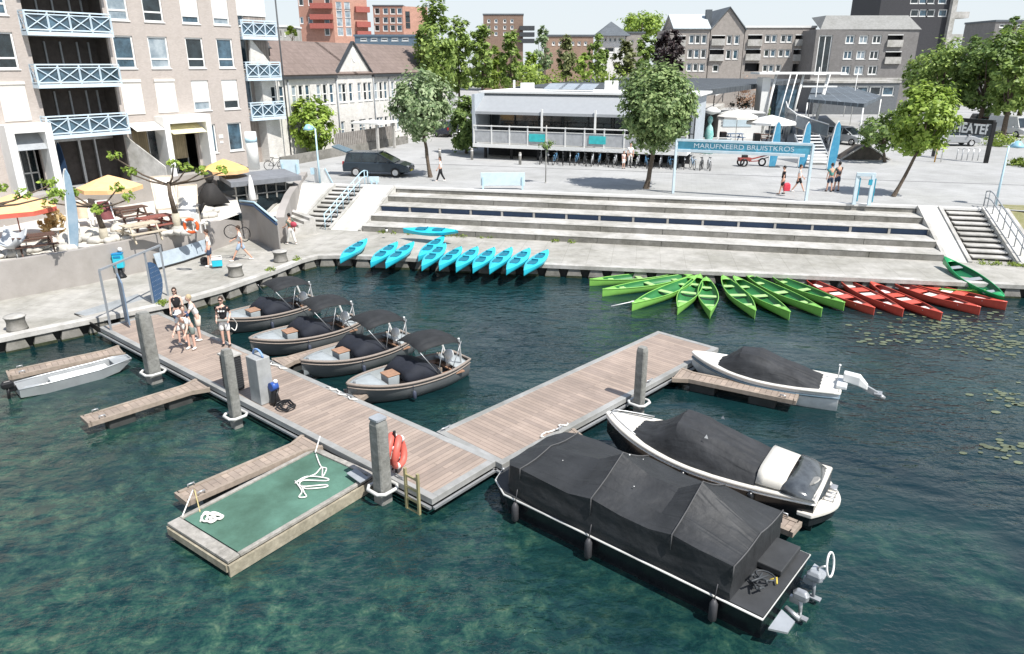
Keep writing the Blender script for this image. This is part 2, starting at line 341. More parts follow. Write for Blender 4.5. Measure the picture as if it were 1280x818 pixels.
# white kerb along the plaza edge
struct('plaza_kerb',MB().prism([TF(s_a,-.32,0),TF(sR4+1,-.32,0),TF(sR4+1,.02,0),TF(s_a,.02,0)],Zp-.1,Zp+.03),mat('white_stone',(.68,.67,.65),.8,var=.04,dirt=.08))
# road behind, with kerb line and dashes
roadm=mat('asphalt',(.17,.17,.172),.92,var=.08,sc=.6,dirt=.1)
def sheet(pts,z): m=MB(); m.add([Vector((p[0],p[1],z)) for p in pts],[tuple(range(len(pts)))]); return m
pl=[W(a,b,Zp) for a,b in [(420,205),(560,206),(700,211),(1000,222),(1282,232)]]
kb=MB()
for a,b in zip(pl,pl[1:]): kb.bar(a+Vector((0,0,.004)),b+Vector((0,0,.004)),.16,.02)
struct('paving_line',kb,mat('grey_stone_line',(.22,.22,.22),.9))
pv=[W(a,b,Zp) for a,b in [(548,204),(600,210),(700,216),(880,222)]]
# seating terraces
terr=thing('seating_terraces','long grey concrete seating terraces of five tiers stepping down to the quay','terraces',TF(sR/2,3,Zq))
for k in range(5):
    z1=Zp-RH*k-(0.0 if k else .012); d1=1.405*k
    m=MB(); d0=d1-1.42 if k else -.3
    if k==2: # the tier with the long open slot
        m.prism([TF(0,d0-.02,0),TF(sR,d0-.02,0),TF(sR,d1,0),TF(0,d1,0)],z1-.04,z1)
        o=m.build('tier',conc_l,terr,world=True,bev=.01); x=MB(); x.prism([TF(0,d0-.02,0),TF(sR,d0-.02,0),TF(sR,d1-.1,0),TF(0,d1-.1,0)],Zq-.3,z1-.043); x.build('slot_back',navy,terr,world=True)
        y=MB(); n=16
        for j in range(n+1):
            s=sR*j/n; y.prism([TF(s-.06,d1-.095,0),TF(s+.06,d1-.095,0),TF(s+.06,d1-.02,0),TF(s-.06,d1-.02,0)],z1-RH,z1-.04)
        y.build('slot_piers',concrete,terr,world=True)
    else:
        z0=z1-.035
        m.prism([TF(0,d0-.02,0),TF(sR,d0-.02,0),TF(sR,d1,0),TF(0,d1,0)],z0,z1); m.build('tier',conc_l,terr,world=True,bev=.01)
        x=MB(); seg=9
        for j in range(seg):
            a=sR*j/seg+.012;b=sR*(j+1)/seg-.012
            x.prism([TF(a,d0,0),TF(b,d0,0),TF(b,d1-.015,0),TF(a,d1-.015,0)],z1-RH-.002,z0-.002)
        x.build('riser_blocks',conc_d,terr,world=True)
# slopes and stairs
def slope(name,label,s0,s1,m=conc_l,rim=True):
    t=thing(name,label,'ramp',TF((s0+s1)/2,3,Zq)); x=MB(); dn=5.75
    x.add([TF(s0,0,Zp+.02),TF(s1,0,Zp+.02),TF(s1,dn,Zq+.03),TF(s0,dn,Zq+.03),TF(s0,0,Zq-.2),TF(s1,0,Zq-.2),TF(s1,dn,Zq-.2),TF(s0,dn,Zq-.2)],[(0,1,2,3),(4,5,6,7),(0,3,7,4),(1,2,6,5),(2,3,7,6),(0,1,5,4)])
    x.build('slab',m,t,world=True)
    if rim:
        y=MB()
        for s in (s0+.09,s1-.09): y.bar(TF(s,0,Zp+.06),TF(s,dn,Zq+.07),.18,.08)
        y.build('rim',conc_l,t,world=True)
    return t
paint=mat('worn_white_concrete',(.62,.61,.58),.85,var=.1,sc=3,dirt=.25,c2=(.50,.49,.46))
slope('concrete_ramp','worn pale ramp between the left stairs and the tiers',s_st1,-.02,paint)
slope('concrete_ramp','wide pale slope left of the left stairs, beside the sunken bar wall',s_a-1.7,s_st0,paint)
slope('concrete_ramp','worn white sloping ramp with a pink paint spot right of the tiers',sR+.02,sR2,paint)
slope('concrete_ramp','narrow concrete ramp edge carrying the handrail right of the right stairs',sR4,sR4+1.3,paint)
def stairs(label,s0,s1,n=10):
    t=thing('staircase',label,'stairs',TF((s0+s1)/2,3,Zq)); h=(Zp-Zq)/n; dd=5.5/n; x=MB(); y=MB()
    for k in range(n):
        z=Zp-h*(k+1)
        if k<n-1: x.prism([TF(s0,dd*k+.02,0),TF(s1,dd*k+.02,0),TF(s1,dd*(k+1)+.06,0),TF(s0,dd*(k+1)+.06,0)],z-.06,z)
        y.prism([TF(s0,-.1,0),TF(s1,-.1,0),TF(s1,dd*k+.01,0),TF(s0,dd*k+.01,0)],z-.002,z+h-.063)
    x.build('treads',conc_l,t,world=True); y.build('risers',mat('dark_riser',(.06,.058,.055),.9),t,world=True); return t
stairs('left concrete stairs beside the light blue handrail, down to the blue kayaks',s_st0+.02,s_st1-.02)
stairs('right concrete stairs beside the dark handrail, down to the emerald canoe',sR3,sR4-.02)
sp=MB(); c=TF(sR+.72,4.3,0)
# grass bank at the right end
gm=mat('dry_grass',(.16,.17,.06),.95,var=.3,sc=2,c2=(.30,.27,.17),bump=.6,bsc=30)
x=MB(); e0=sR4+1.32
x.grid(lambda u,v:TF(e0+u*16,-1.5+v*7.4,(Zp+.05)*(1-min(1,max(0,(v*7.4-1.0)/6)))+(Zq+.05)*min(1,max(0,(v*7.4-1.0)/6))+.12*noise.noise(Vector((u*9,v*7,0)))*(1 if 0<v<1 else .1)),24,14)
struct('grass_bank',x,gm)
# bar terrace (left) --------------------------------------------------
WL=[Vector((-40,12.3,0)),Vector((-24.4,25.6,0)),Vector((-21.0,28.6,0)),Vector((-18.9,30.7,0)),Vector((-17.2,33.1,0)),Vector((-15.9,36.1,0)),Vector((-15.25,38.4,0)),Vector((-15.0,39.9,0))]
sand=mat('white_sand',(.62,.59,.54),.95,var=.05,sc=3,dirt=.12,bump=.5,bsc=8)
pp=[Vector((p.x,p.y,Zt)) for p in WL]+[Vector((p.x,p.y,Zt)) for p in reversed(BW)]+[Vector((-60,32,Zt))]
m=MB(); m.add(pp,[tuple(range(len(pp)))]); struct('sand_terrace',m,sand,recalc=False)
qw=MB(); wi=off([(p.x,p.y) for p in WL],-.3)
zt=[Zt+.17]*6+[Zt-.05,Zt-.45]
for i in range(len(WL)-1):
    a,b=WL[i],WL[i+1];c,d=wi[i+1],wi[i]
    qw.add([(a.x,a.y,Zq-.1),(b.x,b.y,Zq-.1),(c.x,c.y,Zq-.1),(d.x,d.y,Zq-.1),(a.x,a.y,zt[i]),(b.x,b.y,zt[i+1]),(c.x,c.y,zt[i+1]),(d.x,d.y,zt[i])],[(0,1,5,4),(3,2,6,7),(4,5,6,7),(0,3,7,4),(1,2,6,5),(0,1,2,3)])
taupe=mat('taupe_render',(.36,.335,.315),.9,var=.06,sc=.8,dirt=.22,bump=.1)
tag(qw.build('retaining_wall',taupe),'long curving taupe retaining wall holding up the sandy bar terrace above the quay','retaining wall')
bw=MB()
for a,b in zip(BW,BW[1:]): bw.bar((a.x,a.y,Zt+.62),(b.x,b.y,Zt+.62),.22,1.25)
tag(bw.build('terrace_back_wall',taupe),'low taupe wall behind the sandy terrace, below the apartment block','wall')
# pavilion block in the sunken bay
sky=None
# ================================================================ BUILDINGS
class Wl:
    def __init__(s,P,Q): s.P=Vector((P[0],P[1],0)); d=Vector((Q[0],Q[1],0))-s.P; s.L=d.length; s.u=d.normalized(); s.n=Vector((s.u.y,-s.u.x,0))
    def __call__(s,a,z=0,d=0): p=s.P+s.u*a+s.n*d; return Vector((p.x,p.y,z))
    def px(s,x,y):
        d=ray(x,y); t=s.P.dot(s.n)/d.dot(s.n); q=Vector((d.x*t,d.y*t,0))-s.P; return q.dot(s.u),CH+d.z*t
    def box(s,m,a0,a1,z0,z1,d0,d1): # d0<d1
        m.add([s(a0,z0,d1),s(a1,z0,d1),s(a1,z0,d0),s(a0,z0,d0),s(a0,z1,d1),s(a1,z1,d1),s(a1,z1,d0),s(a0,z1,d0)],[(3,2,1,0),(4,5,6,7),(0,1,5,4),(1,2,6,5),(2,3,7,6),(3,0,4,7)])
def holed(mb,w,s0,s1,z0,z1,rects,dep=.16):
    xs=sorted(set([s0,s1]+[v for r in rects for v in r[:2] if s0<v<s1])); zs=sorted(set([z0,z1]+[v for r in rects for v in r[2:4] if z0<v<z1]))
    for i in range(len(xs)-1):
        j=0
        while j<len(zs)-1:
            cx=(xs[i]+xs[i+1])/2
            def hol(j): cz=(zs[j]+zs[j+1])/2; return any(r[0]<cx<r[1] and r[2]<cz<r[3] for r in rects)
            if hol(j): j+=1; continue
            k=j
            while k+1<len(zs)-1 and not hol(k+1): k+=1
            mb.quad(w(xs[i],zs[j]),w(xs[i+1],zs[j]),w(xs[i+1],zs[k+1]),w(xs[i],zs[k+1])); j=k+1
    for a,b,c,d in [r[:4] for r in rects]:
        a=max(a,s0);b=min(b,s1);c=max(c,z0);d=min(d,z1); dp=-dep
        mb.quad(w(a,c),w(a,d),w(a,d,dp),w(a,c,dp)); mb.quad(w(b,c),w(b,c,dp),w(b,d,dp),w(b,d)); mb.quad(w(a,c),w(a,c,dp),w(b,c,dp),w(b,c)); mb.quad(w(a,d),w(b,d),w(b,d,dp),w(a,d,dp))
def window(t,w,a,b,c,d,dep=.13,fm=None,pm=None,fw=.07,mull=0,trans=None,sill=True,label=None,out=.03,name='window'):
    fm=fm or white;m=MB(); d1=-dep+.06
    w.box(m,a,b,c,c+fw,-dep-.02,d1);w.box(m,a,b,d-fw,d,-dep-.02,d1);w.box(m,a,a+fw,c+fw,d-fw,-dep-.02,d1);w.box(m,b-fw,b,c+fw,d-fw,-dep-.02,d1)
    for k in range(mull): x=a+(b-a)*(k+1)/(mull+1); w.box(m,x-fw*.4,x+fw*.4,c+fw,d-fw,-dep-.02,d1-.01)
    if trans is not None: z=c+(d-c)*trans; w.box(m,a+fw,b-fw,z-fw*.5,z+fw*.5,-dep-.02,d1-.012)
    if sill: w.box(m,a-.04,b+.04,c-.06,c-.002,-dep,out+.03)
    o=m.build(name,fm,t,world=True); 
    if label:o['label']=label
    g=MB(); g.quad(w(a+.01,c+.01,-dep+.01),w(b-.01,c+.01,-dep+.01),w(b-.01,d-.01,-dep+.01),w(a+.01,d-.01,-dep+.01)); g.build('pane',pm or glass,o,world=False,loc=None).data.transform(Matrix.Translation(-Vector(t['_org'])))
    return o
def shell(mb,w,s0,s1,z0,z1,dep): # sides, back
    mb.quad(w(s0,z0,-dep),w(s0,z0,0),w(s0,z1,0),w(s0,z1,-dep)); mb.quad(w(s1,z0,0),w(s1,z0,-dep),w(s1,z1,-dep),w(s1,z1,0)); mb.quad(w(s1,z0,-dep),w(s0,z0,-dep),w(s0,z1,-dep),w(s1,z1,-dep))
# ---- left apartment block
A=W(308,208,Zp);Bp=W(60,240,Zp); w=Wl(Bp,A); K=(CH-Zp)/7.3
zz=lambda z:CH+(z-CH)*K
ap=thing('apartment_block','tall grey beige apartment block at far left with stacked light blue cross braced balconies','building',w(7,Zp))
bfac=brick_mat('beige_brick',(.47,.425,.395),(.92,.9,.88),.21,.065,dirt=.05,var=.03)
cols=[(5.57,6.87),(7.86,9.22),(10.52,11.84),(12.9,14.2)]; cols=[(a*K,b*K) for a,b in cols]; E=(-1.42*K,-.06*K)
rows=[(zz(12.34),zz(14.3)),(zz(9.5),zz(11.46)),(zz(6.68),zz(8.7))]
topz=19.0; rec=(.72*K,5.28*K)
wins=[(a,b,c,d) for (a,b) in [E]+cols for c,d in rows]+[(a,b,zz(15.18),zz(17.1)) for a,b in [E]+cols]
gf=[(10.83*K,11.92*K,zz(3.72),zz(5.72)),(12.9*K,14.1*K,zz(3.72),zz(5.72))]
big=[(rec[0],rec[1],Zp+.01,topz-.5),(-1.6*K,.05*K,Zp+.01,zz(6.1)),(5.75*K,10.35*K,Zp+.01,zz(6.0))]
m=MB(); holed(m,w,-14,14.9*K,Zp,topz,wins+gf+big,.2); shell(m,w,-14,14.9*K,Zp,topz,11); m.quad(w(-14,topz,0),w(14.9*K,topz,0),w(14.9*K,topz,-11),w(-14,topz,-11))
m.build('wall',bfac,ap,world=True,recalc=False)
m=MB() # recess linings, dark interiors
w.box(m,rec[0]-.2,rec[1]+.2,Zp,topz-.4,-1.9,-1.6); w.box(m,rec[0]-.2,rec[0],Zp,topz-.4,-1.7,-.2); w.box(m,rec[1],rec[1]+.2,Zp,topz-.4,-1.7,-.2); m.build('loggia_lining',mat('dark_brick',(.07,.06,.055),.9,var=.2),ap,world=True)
m=MB()
for zf in (zz(5.72),zz(8.57),zz(11.42),zz(14.27)): w.box(m,rec[0],rec[1],zf-.12,zf+.1,-1.6,-.01)
m.build('loggia_floors',concrete,ap,world=True)
shut={(1,2),(2,2),(0,2)}
for ci,(a,b) in enumerate([E]+cols):
    for ri,(c,d) in enumerate(rows+[(zz(15.18),zz(17.1))]):
        if (ci,ri) in shut:
            m=MB(); w.box(m,a-.03,b+.03,c,d,-.1,.05); w.box(m,a-.05,b+.05,d-.02,d+.13,-.05,.12)
            for k in range(14): w.box(m,a,b,c+(d-c)*k/14+.01,c+(d-c)*(k+1)/14-.012,.04,.058)
            m.build('roller_shutter',shutter,ap,world=True); continue
        pm=[glassb,curtain,glass][(ci+ri*2)%3] if not(ci==3 and ri==1) else glass
        o=window(ap,w,a,b,c,d,trans=.3,pm=pm,fw=.1)
        if (ci,ri) in {(3,0),(4,0),(3,2),(4,2)}:
            m=MB(); w.box(m,a+.08,b-.08,c+(d-c)*(.22 if ri==0 else .3),d-.08,-.09,-.055); x=m.build('blind',white,o); x.data.transform(Matrix.Translation(-Vector(ap['_org'])))
for a,b,c,d in gf: window(ap,w,a,b,c,d,pm=glassb,fw=.09)
m=MB(); w.box(m,-1.6*K,.05*K,Zp,zz(6.1),-.9,-.85); w.box(m,5.75*K,10.35*K,Zp,zz(6.0),-1.6,-1.5); m.build('shopfront_glazing',glass,ap,world=True)
m=MB()
for k in range(5): a=-1.6*K+1.65*K*k/4; w.box(m,a-.03,a+.03,Zp,zz(6.1),-.85,-.78)
w.box(m,-1.6*K,.05*K,3.4,3.48,-.85,-.78); w.box(m,-1.6*K,.05*K,4.9,5.0,-.85,-.78)
for k in range(6): a=(5.75+4.6*k/5)*K; w.box(m,a-.03,a+.03,Zp,zz(6.0),-1.5,-1.43)
m.build('shopfront_frames',white,ap,world=True)
m=MB(); w.box(m,5.9*K,7.3*K,Zp+.4,zz(5.6),-1.1,-.98); w.box(m,8.6*K,10.1*K,Zp+1.0,zz(5.6),-1.1,-.98); m.build('reed_screen',planks('reed',(.50,.40,.25),0,w=.12),ap,world=True)
for a0,a1,zt_ in ((-1.95*K,.5*K,zz(6.55)),(7.45*K,10.95*K,zz(6.5))): # white portals
    m=MB(); w.box(m,a0,a0+.42,Zp,zt_,-.2,1.1); w.box(m,a1-.42,a1,Zp,zt_,-.2,1.1); w.box(m,a0+.42,a1-.42,zt_-.5,zt_,-.2,1.1); m.build('white_portal',white,ap,world=True,bev=.02)
m=MB(); a0,a1=-1.5*K,.1*K; m.add([w(a0,zz(6.05),.05),w(a1,zz(6.05),.05),w(a1,zz(5.1),.95),w(a0,zz(5.1),.95)],[(0,1,2,3)]); m.build('grey_awning',mat('grey_canvas',(.33,.35,.37),.8),ap,world=True,solid=.03)
m=MB(); a0,a1=7.9*K,10.4*K; m.add([w(a0,zz(6.0),0),w(a1,zz(6.0),0),w(a1,zz(5.35),1.3),w(a0,zz(5.35),1.3)],[(0,1,2,3)]); m.build('yellow_awning',mat('pale_yellow_canvas',(.75,.68,.42),.8),ap,world=True,solid=.03)
m=MB(); a0,a1=5.5*K,7.4*K; m.add([w(a0,zz(6.15),.02),w(a1,zz(6.15),.02),w(a1,zz(5.7),1.2),w(a0,zz(5.7),1.2)],[(0,1,2,3)]); m.build('cream_awning',shutter,ap,world=True,solid=.03)
m=MB() # slanting side walls of the entrance
m.add([w(.55*K,Zp,.9),w(.85*K,Zp,0),w(.85*K,zz(5.9),0),w(.55*K,zz(5.9),.1)],[(0,1,2,3)]); m.add([w(5.3*K,Zp,0),w(6.4*K,Zp,2.3),w(6.4*K,Zp+1.0,2.3),w(5.3*K,zz(5.4),.02)],[(0,1,2,3)]); m.build('wing_wall',conc_l,ap,world=True,solid=.12)
m=MB(); w.box(m,1.6*K,1.75*K,Zp,5.2,-1.5,-1.3); w.box(m,2.9*K,3.05*K,Zp,5.2,-1.5,-1.3); w.box(m,3.9*K,4.0*K,Zp,5.2,-1.5,-1.3); w.box(m,.9*K,5.1*K,5.1,5.3,-1.45,-1.2); m.build('entrance_frame',steel,ap,world=True)
balm=mat('balcony_blue',(.55,.66,.74),.5,var=.05)
def balcony(par,w,a0,a1,zf,proj=.75,n=4,m_=balm,h=1.12):
    o=MB(); w.box(o,a0,a1,zf-.16,zf+.06,-.05,proj); o=o.build('balcony',m_,par,world=True)
    g=MB(); zt_=zf+h+.18; 
    def pnl(p,q,k):
        for i in range(k+1):
            x=p.lerp(q,i/k); g.bar(x+Vector((0,0,.02)),x+Vector((0,0,h+.02)),.09,.06)
        for i in range(k):
            x=p.lerp(q,i/k);y=p.lerp(q,(i+1)/k); zb,zu=.18,h-.12
            g.bar(x+Vector((0,0,zb)),y+Vector((0,0,zu)),.045); g.bar(x+Vector((0,0,zu)),y+Vector((0,0,zb)),.046)
        for z_,t_ in ((.16,.08),(h-.12,.06),(h+.05,.08)): g.bar(p+Vector((0,0,z_)),q+Vector((0,0,z_)),.07,t_)
    P0,P1=w(a0+.04,zf,proj-.04),w(a1-.04,zf,proj-.04)
    pnl(P0,P1,n); pnl(w(a0+.04,zf,0),P0,1); pnl(P1,w(a1-.04,zf,0),1)
    r=g.build('railing',m_,o); r.data.transform(Matrix.Translation(-Vector(par['_org'])))
    s=MB(); s.quad(w(a0+.1,zf+.15,proj-.1),w(a1-.1,zf+.15,proj-.1),w(a1-.1,zf+h-.1,proj-.1),w(a0+.1,zf+h-.1,proj-.1)); s=s.build('glass_screen',glassb,o); s.data.transform(Matrix.Translation(-Vector(par['_org'])))
for zf in (5.72,8.6,11.46,14.3): balcony(ap,w,.42*K,5.33*K,zz(zf))
m=MB() # loggia door frames
for zf in (5.9,8.75,11.6,14.45):
    for a in (1.3,2.2,3.1,4.1,4.8): w.box(m,a*K-.05,a*K+.05,zz(zf),zz(zf+2.3),-1.6,-1.52)
m.build('loggia_door_frames',gmetal,ap,world=True)
m=MB(); w.box(m,12.1*K,12.45*K,zz(4.7),zz(4.95),0,.03); w.box(m,12.15*K,12.4*K,zz(4.35),zz(4.5),0,.03); m.build('notice_plate',white,ap,world=True)
m=MB(); w.box(m,-14.1,14.95*K,topz-.01,topz+.3,-11,.08); m.build('roof_edge',white,ap,world=True)
# setback wing with blue balconies
w2=Wl(w(14.9*K,0,-1.2),w(19.5,0,-1.2)); ap2=thing('apartment_wing','recessed wing of the apartment block, white above, with blue balconies beside its corner','building',w2(1,Zp))
m=MB(); holed(m,w2,0,3.4,Zp,14.5,[(.5,1.4,zz(9.4),zz(11.5)),(.5,1.4,zz(6.6),zz(8.7)),(.5,1.4,zz(12.4),zz(14.2))],.15); shell(m,w2,0,3.4,Zp,14.5,8); m.quad(w2(0,14.5,0),w2(3.4,14.5,0),w2(3.4,14.5,-8),w2(0,14.5,-8)); m.build('wall',planks('timber_cladding',(.42,.36,.32),0,w=.2),ap2,world=True,recalc=False)
for c,d in ((9.4,11.5),(6.6,8.7),(12.4,14.2)): window(ap2,w2,.5,1.4,zz(c),zz(d),pm=glassb)
for zf in (5.9,8.75,11.6): balcony(ap2,w2,.1,3.3,zz(zf),proj=1.4,n=3)
m=MB(); w2.box(m,0,3.4,13.2,14.6,-.0,.06); m.build('upper_cladding',white,ap2,world=True)
m=MB(); m.tube([w2(3.5,Zp,1.3),w2(3.5,15.5,1.3)],.06); m.build('downpipe',dark,ap2,world=True)
c=W(318,212,Zp); t=thing('white_column','round white column with a blue band at the corner of the apartment block','column',c); m=MB(); m.cyl((0,0,0),.42,HT(c,165)-Zp,20); m.build('shaft',white,t); m=MB(); m.cyl((0,0,HT(c,178)-Zp),.43,.35,20); m.build('band',lblue,t)
# ---- generic modern block by pixels
def block(label,name,px0,px1,ytop,Ydep,depth,wm,wins,zbase=Zp,roofm=None,Y2=None,fw=.19,pm=None,ridge=0,cat='building'):
    P=WY(px0,ytop,Ydep);Q=WY(px1,ytop,Y2 or Ydep); w=Wl(P,Q); zt_=(P.z+Q.z)/2
    t=thing(name,label,cat,w(w.L/2,zbase)); rects=[]
    for r in wins:
        a,z1_=w.px(r[0],r[1]); b,z0_=w.px(r[2],r[3]); rects.append((max(.05,a),min(w.L-.05,b),max(z0_,zbase+.05),min(z1_,zt_-.1)))
    m=MB(); holed(m,w,0,w.L,zbase,zt_,rects,.25); shell(m,w,0,w.L,zbase,zt_,depth); m.quad(w(0,zt_,0),w(w.L,zt_,0),w(w.L,zt_,-depth),w(0,zt_,-depth)); m.build('wall',wm,t,world=True,recalc=False)
    for k,(r,q) in enumerate(zip(rects,wins)):
        kind=q[4] if len(q)>4 else 'w'
        if kind=='w': window(t,w,*r,dep=.2,mull=1,fw=fw,pm=(pm or [glass,glassb,curtain][k%3]))
        elif kind=='s': window(t,w,*r,dep=.2,mull=0,fw=fw,pm=(pm or [glass,glassb][k%2]))
        elif kind=='b': # recessed balcony with white parapet
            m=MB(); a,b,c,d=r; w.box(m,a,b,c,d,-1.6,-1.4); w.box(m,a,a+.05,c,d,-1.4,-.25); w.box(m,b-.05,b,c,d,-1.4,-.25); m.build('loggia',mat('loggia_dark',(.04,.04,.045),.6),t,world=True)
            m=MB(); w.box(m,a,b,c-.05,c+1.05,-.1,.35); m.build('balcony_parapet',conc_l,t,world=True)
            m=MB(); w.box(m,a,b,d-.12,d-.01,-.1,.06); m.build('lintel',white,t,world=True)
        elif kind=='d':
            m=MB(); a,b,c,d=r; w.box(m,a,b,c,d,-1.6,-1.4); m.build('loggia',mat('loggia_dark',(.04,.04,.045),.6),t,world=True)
    if roofm: m=MB(); w.box(m,-.15,w.L+.15,zt_+.01,zt_+.35,-depth-.1,.15); m.build('roof_edge',roofm,t,world=True)
    return t,w,zt_
def gable(t,w,a0,a1,z0,h,depth,m_,along=True,wall=None,over=.3,name='roof'):
    m=MB(); mid=(a0+a1)/2
    if along: # ridge parallel to facade
        pts=[w(a0-over,z0,over),w(a1+over,z0,over),w(a1+over,z0+h,-depth/2),w(a0-over,z0+h,-depth/2),w(a0-over,z0,-depth-over),w(a1+over,z0,-depth-over)]
        m.add(pts,[(0,1,2,3),(3,2,5,4)]); e=MB(); e.add([w(a0,z0,0),w(a0,z0+h,-depth/2),w(a0,z0,-depth)],[(0,1,2)]); e.add([w(a1,z0,0),w(a1,z0+h,-depth/2),w(a1,z0,-depth)],[(0,1,2)])
    else:
        pts=[w(a0-over,z0-.1,over),w(mid,z0+h,over),w(a1+over,z0-.1,over),w(a0-over,z0-.1,-depth),w(mid,z0+h,-depth),w(a1+over,z0-.1,-depth)]
        m.add(pts,[(0,1,4,3),(1,2,5,4)]); e=MB(); e.add([w(a0,z0,0),w(mid,z0+h-.12,0),w(a1,z0,0)],[(0,1,2)])
    m.build(name,m_,t,world=True,solid=.16)
    if wall: e.build('gable_wall',wall,t,world=True)
slate=mat('slate_roof',(.11,.125,.14),.6,var=.1,sc=2,dirt=.15); tile=brick_mat('brown_roof_tiles',(.22,.17,.15),(.7,.7,.7),.3,.3,dirt=.12,rot=True)
# right apartment row (far side of the square)
taup=brick_mat('taupe_brick',(.38,.345,.32),(.9,.9,.88),.25,.08,dirt=.12)
grb=brick_mat('grey_brick',(.225,.215,.21),(.9,.9,.9),.25,.08,dirt=.12)
def zx(L,ox=820,oy=0,s=4.267): return [(ox+a/s,oy+b/s,ox+c/s,oy+d/s,*k) for (a,b,c,d,*k) in L]
wn=zx([(98,190,155,248,'b'),(90,262,150,325,'b'),(85,338,145,380,'d')]+[(x,y0,x+26,y1,'s') for y0,y1,xs in ((185,235,(178,210,244)),(262,312,(170,204,240)),(338,382,(164,198,232))) for x in xs])
t,w,z=block('three storey taupe brick flats with a pale flat hipped roof, leftmost of the row','apartment_building',838,888,36.5,137,12,taup,wn); gable(t,w,.8,w.L-.2,z,2.6,10,mat('pale_metal_roof',(.5,.55,.56),.5),True,taup)
wn=zx([(298,188,365,242,'b'),(285,262,358,325,'b')]+[(x,y0,x+24,y1,'s') for y0,y1,xs in ((188,238,(380,420)),(265,318,(375,412))) for x in xs for x in (x,)]+[(303,345,333,385,'s')])
t,w,z=block('gabled taupe brick flats in the middle of the row across the square','apartment_building',889,931,37,137,12,taup,wn); gable(t,w,0,w.L,z,3.6,12,slate,False,taup)
m=MB(); w.box(m,-.3,.7,z,z+3.4,-4,-3); m.build('chimney',slate,t,world=True)
wn=zx([(492,185,562,245,'b'),(480,262,553,322,'b'),(475,338,548,382,'d'),(745,185,825,245,'b'),(735,262,812,325,'b'),(730,342,800,390,'d')]+[(x,y0,x+25,y1,'s') for y0,y1,xs in ((185,228,(585,618,668,700)),(263,305,(578,612,655,690)),(345,385,(570,602,640))) for x in xs])
t,w,z=block('flat roofed taupe brick flats with white balcony parapets, right of the gable','apartment_building',932,1020,35,137,12,taup,wn,roofm=white)
wn=zx([(872,188,915,400,'w')]+[(x,y0,x+42,y1,'w') for y0,y1,xs in ((188,234,(1015,1087,1158)),(270,318,(1003,1073,1143)),(350,400,(992,1062,1135))) for x in xs]+[(1238,185,1310,250,'b'),(1225,275,1300,340,'b')])
t,w,z=block('dark grey brick apartment building with paired white windows and a grey hipped roof','apartment_building',1021,1150,37,131,13,grb,wn)
m=MB(); m.add([w(0.6,z,0),w(w.L+.2,z,.2),w(w.L-1,z+2.3,-2.6),w(2.3,z+2.3,-2.6),w(2.3,z+2.3,-9),w(w.L-1,z+2.3,-9)],[(0,1,2,3),(3,2,5,4),(0,3,4),(1,5,2)]); m.build('roof',mat('grey_roof',(.25,.25,.24),.7,dirt=.15),t,world=True)
m=MB(); w.box(m,-.1,w.L,w.px(1040,100)[1],w.px(1040,97.5)[1],0,.3); m.build('string_course',conc_l,t,world=True)
wn=[(1137+dx,y,1146+dx,y+9,'s') for y in (-4,12) for dx in (2,13,22,37)]
t,w,z=block('very dark tall brick tower rising above the trees at upper right','tower_block',1108,1196,-40,190,16,mat('dark_tower_brick',(.05,.05,.055),.8),wn)
m=MB(); w.box(m,w.L,w.L+1.2,Zp,z+2,-3,1.2); m.build('pale_fin',conc_l,t,world=True)
for k in range(5): m=MB(); w.box(m,w.L+1.2,w.L+4.6,z-6-5*k,z-4.6-5*k,-3,1); m.build('balcony',conc_l,t,world=True)
wn=[(1250+i*11,30,1256+i*11,35,'s') for i in range(3)]
block('low dark brick house behind the right hand trees','house',1245,1300,27.5,150,10,grb,wn,roofm=slate)
# red towers
redb=brick_mat('red_brick',(.40,.22,.17),(.9,.85,.8),.3,.1,dirt=.12); pinkb=brick_mat('sunlit_pink_brick',(.50,.29,.225),(.95,.9,.85),.3,.1,dirt=.1)
def zy(L): return [(320+a/3.99,b/3.99,320+c/3.99,d/3.99,*k) for (a,b,c,d,*k) in L]
t,w,z=block('larger red brick residential tower behind the terraced houses, with red balconies','tower_block',371,414,-12,210,16,redb,zy([(210,y,238,y+35,'s') for y in (-5,85)]+[(258,y,285,y+35,'s') for y in (-5,85)]+[(340,y,370,y+38,'s') for y in (-5,92,140)]))
for y in (10,65,110): 
    m=MB(); a,z0=w.px(320+330/3.99,(y+20)/3.99); w.box(m,max(0,a-3),min(w.L,a+3),z0-.7,z0+.6,0,1.4); m.build('balcony',mat('red_parapet',(.34,.10,.08),.7),t,world=True)
wb=Wl(w(w.L,0),w(w.L+9,0,-5)); m=MB(); 
rects=[(a,a+1.6,w.px(400,y)[1]-2.2,w.px(400,y)[1]) for y in (2,11,22,34) for a in (.9,3.2)]; holed(m,wb,0,9.5,Zp,z,rects,.2); m.quad(wb(0,z,0),wb(9.5,z,0),wb(9.5,z,-13),wb(0,z,-13)); m.quad(wb(9.5,Zp,0),wb(9.5,Zp,-13),wb(9.5,z,-13),wb(9.5,z,0)); m.build('side_wall',pinkb,t,world=True,recalc=False)
for r in rects: window(t,wb,*r,dep=.15,pm=curtain,fw=.12,sill=False)
for y in (10,29,41):
    m=MB(); zc=w.px(400,y)[1]; wb.box(m,6,9.9,zc-.9,zc+.5,0,1.2); m.build('balcony',mat('red_parapet',(.34,.10,.08),.7),t,world=True)
t,w,z=block('smaller orange brick residential tower with a grid of pale window strips','tower_block',466,503,8,230,14,redb,zy([(x,y,x+28,y+32,'s') for y in (40,85,125) for x in (590,632,668,702)]),roofm=slate)
wb=Wl(w(w.L,0),w(w.L+8,0,-5)); m=MB(); wb.box(m,0,8,Zp,z,-10,0); m.build('side_wall',pinkb,t,world=True)
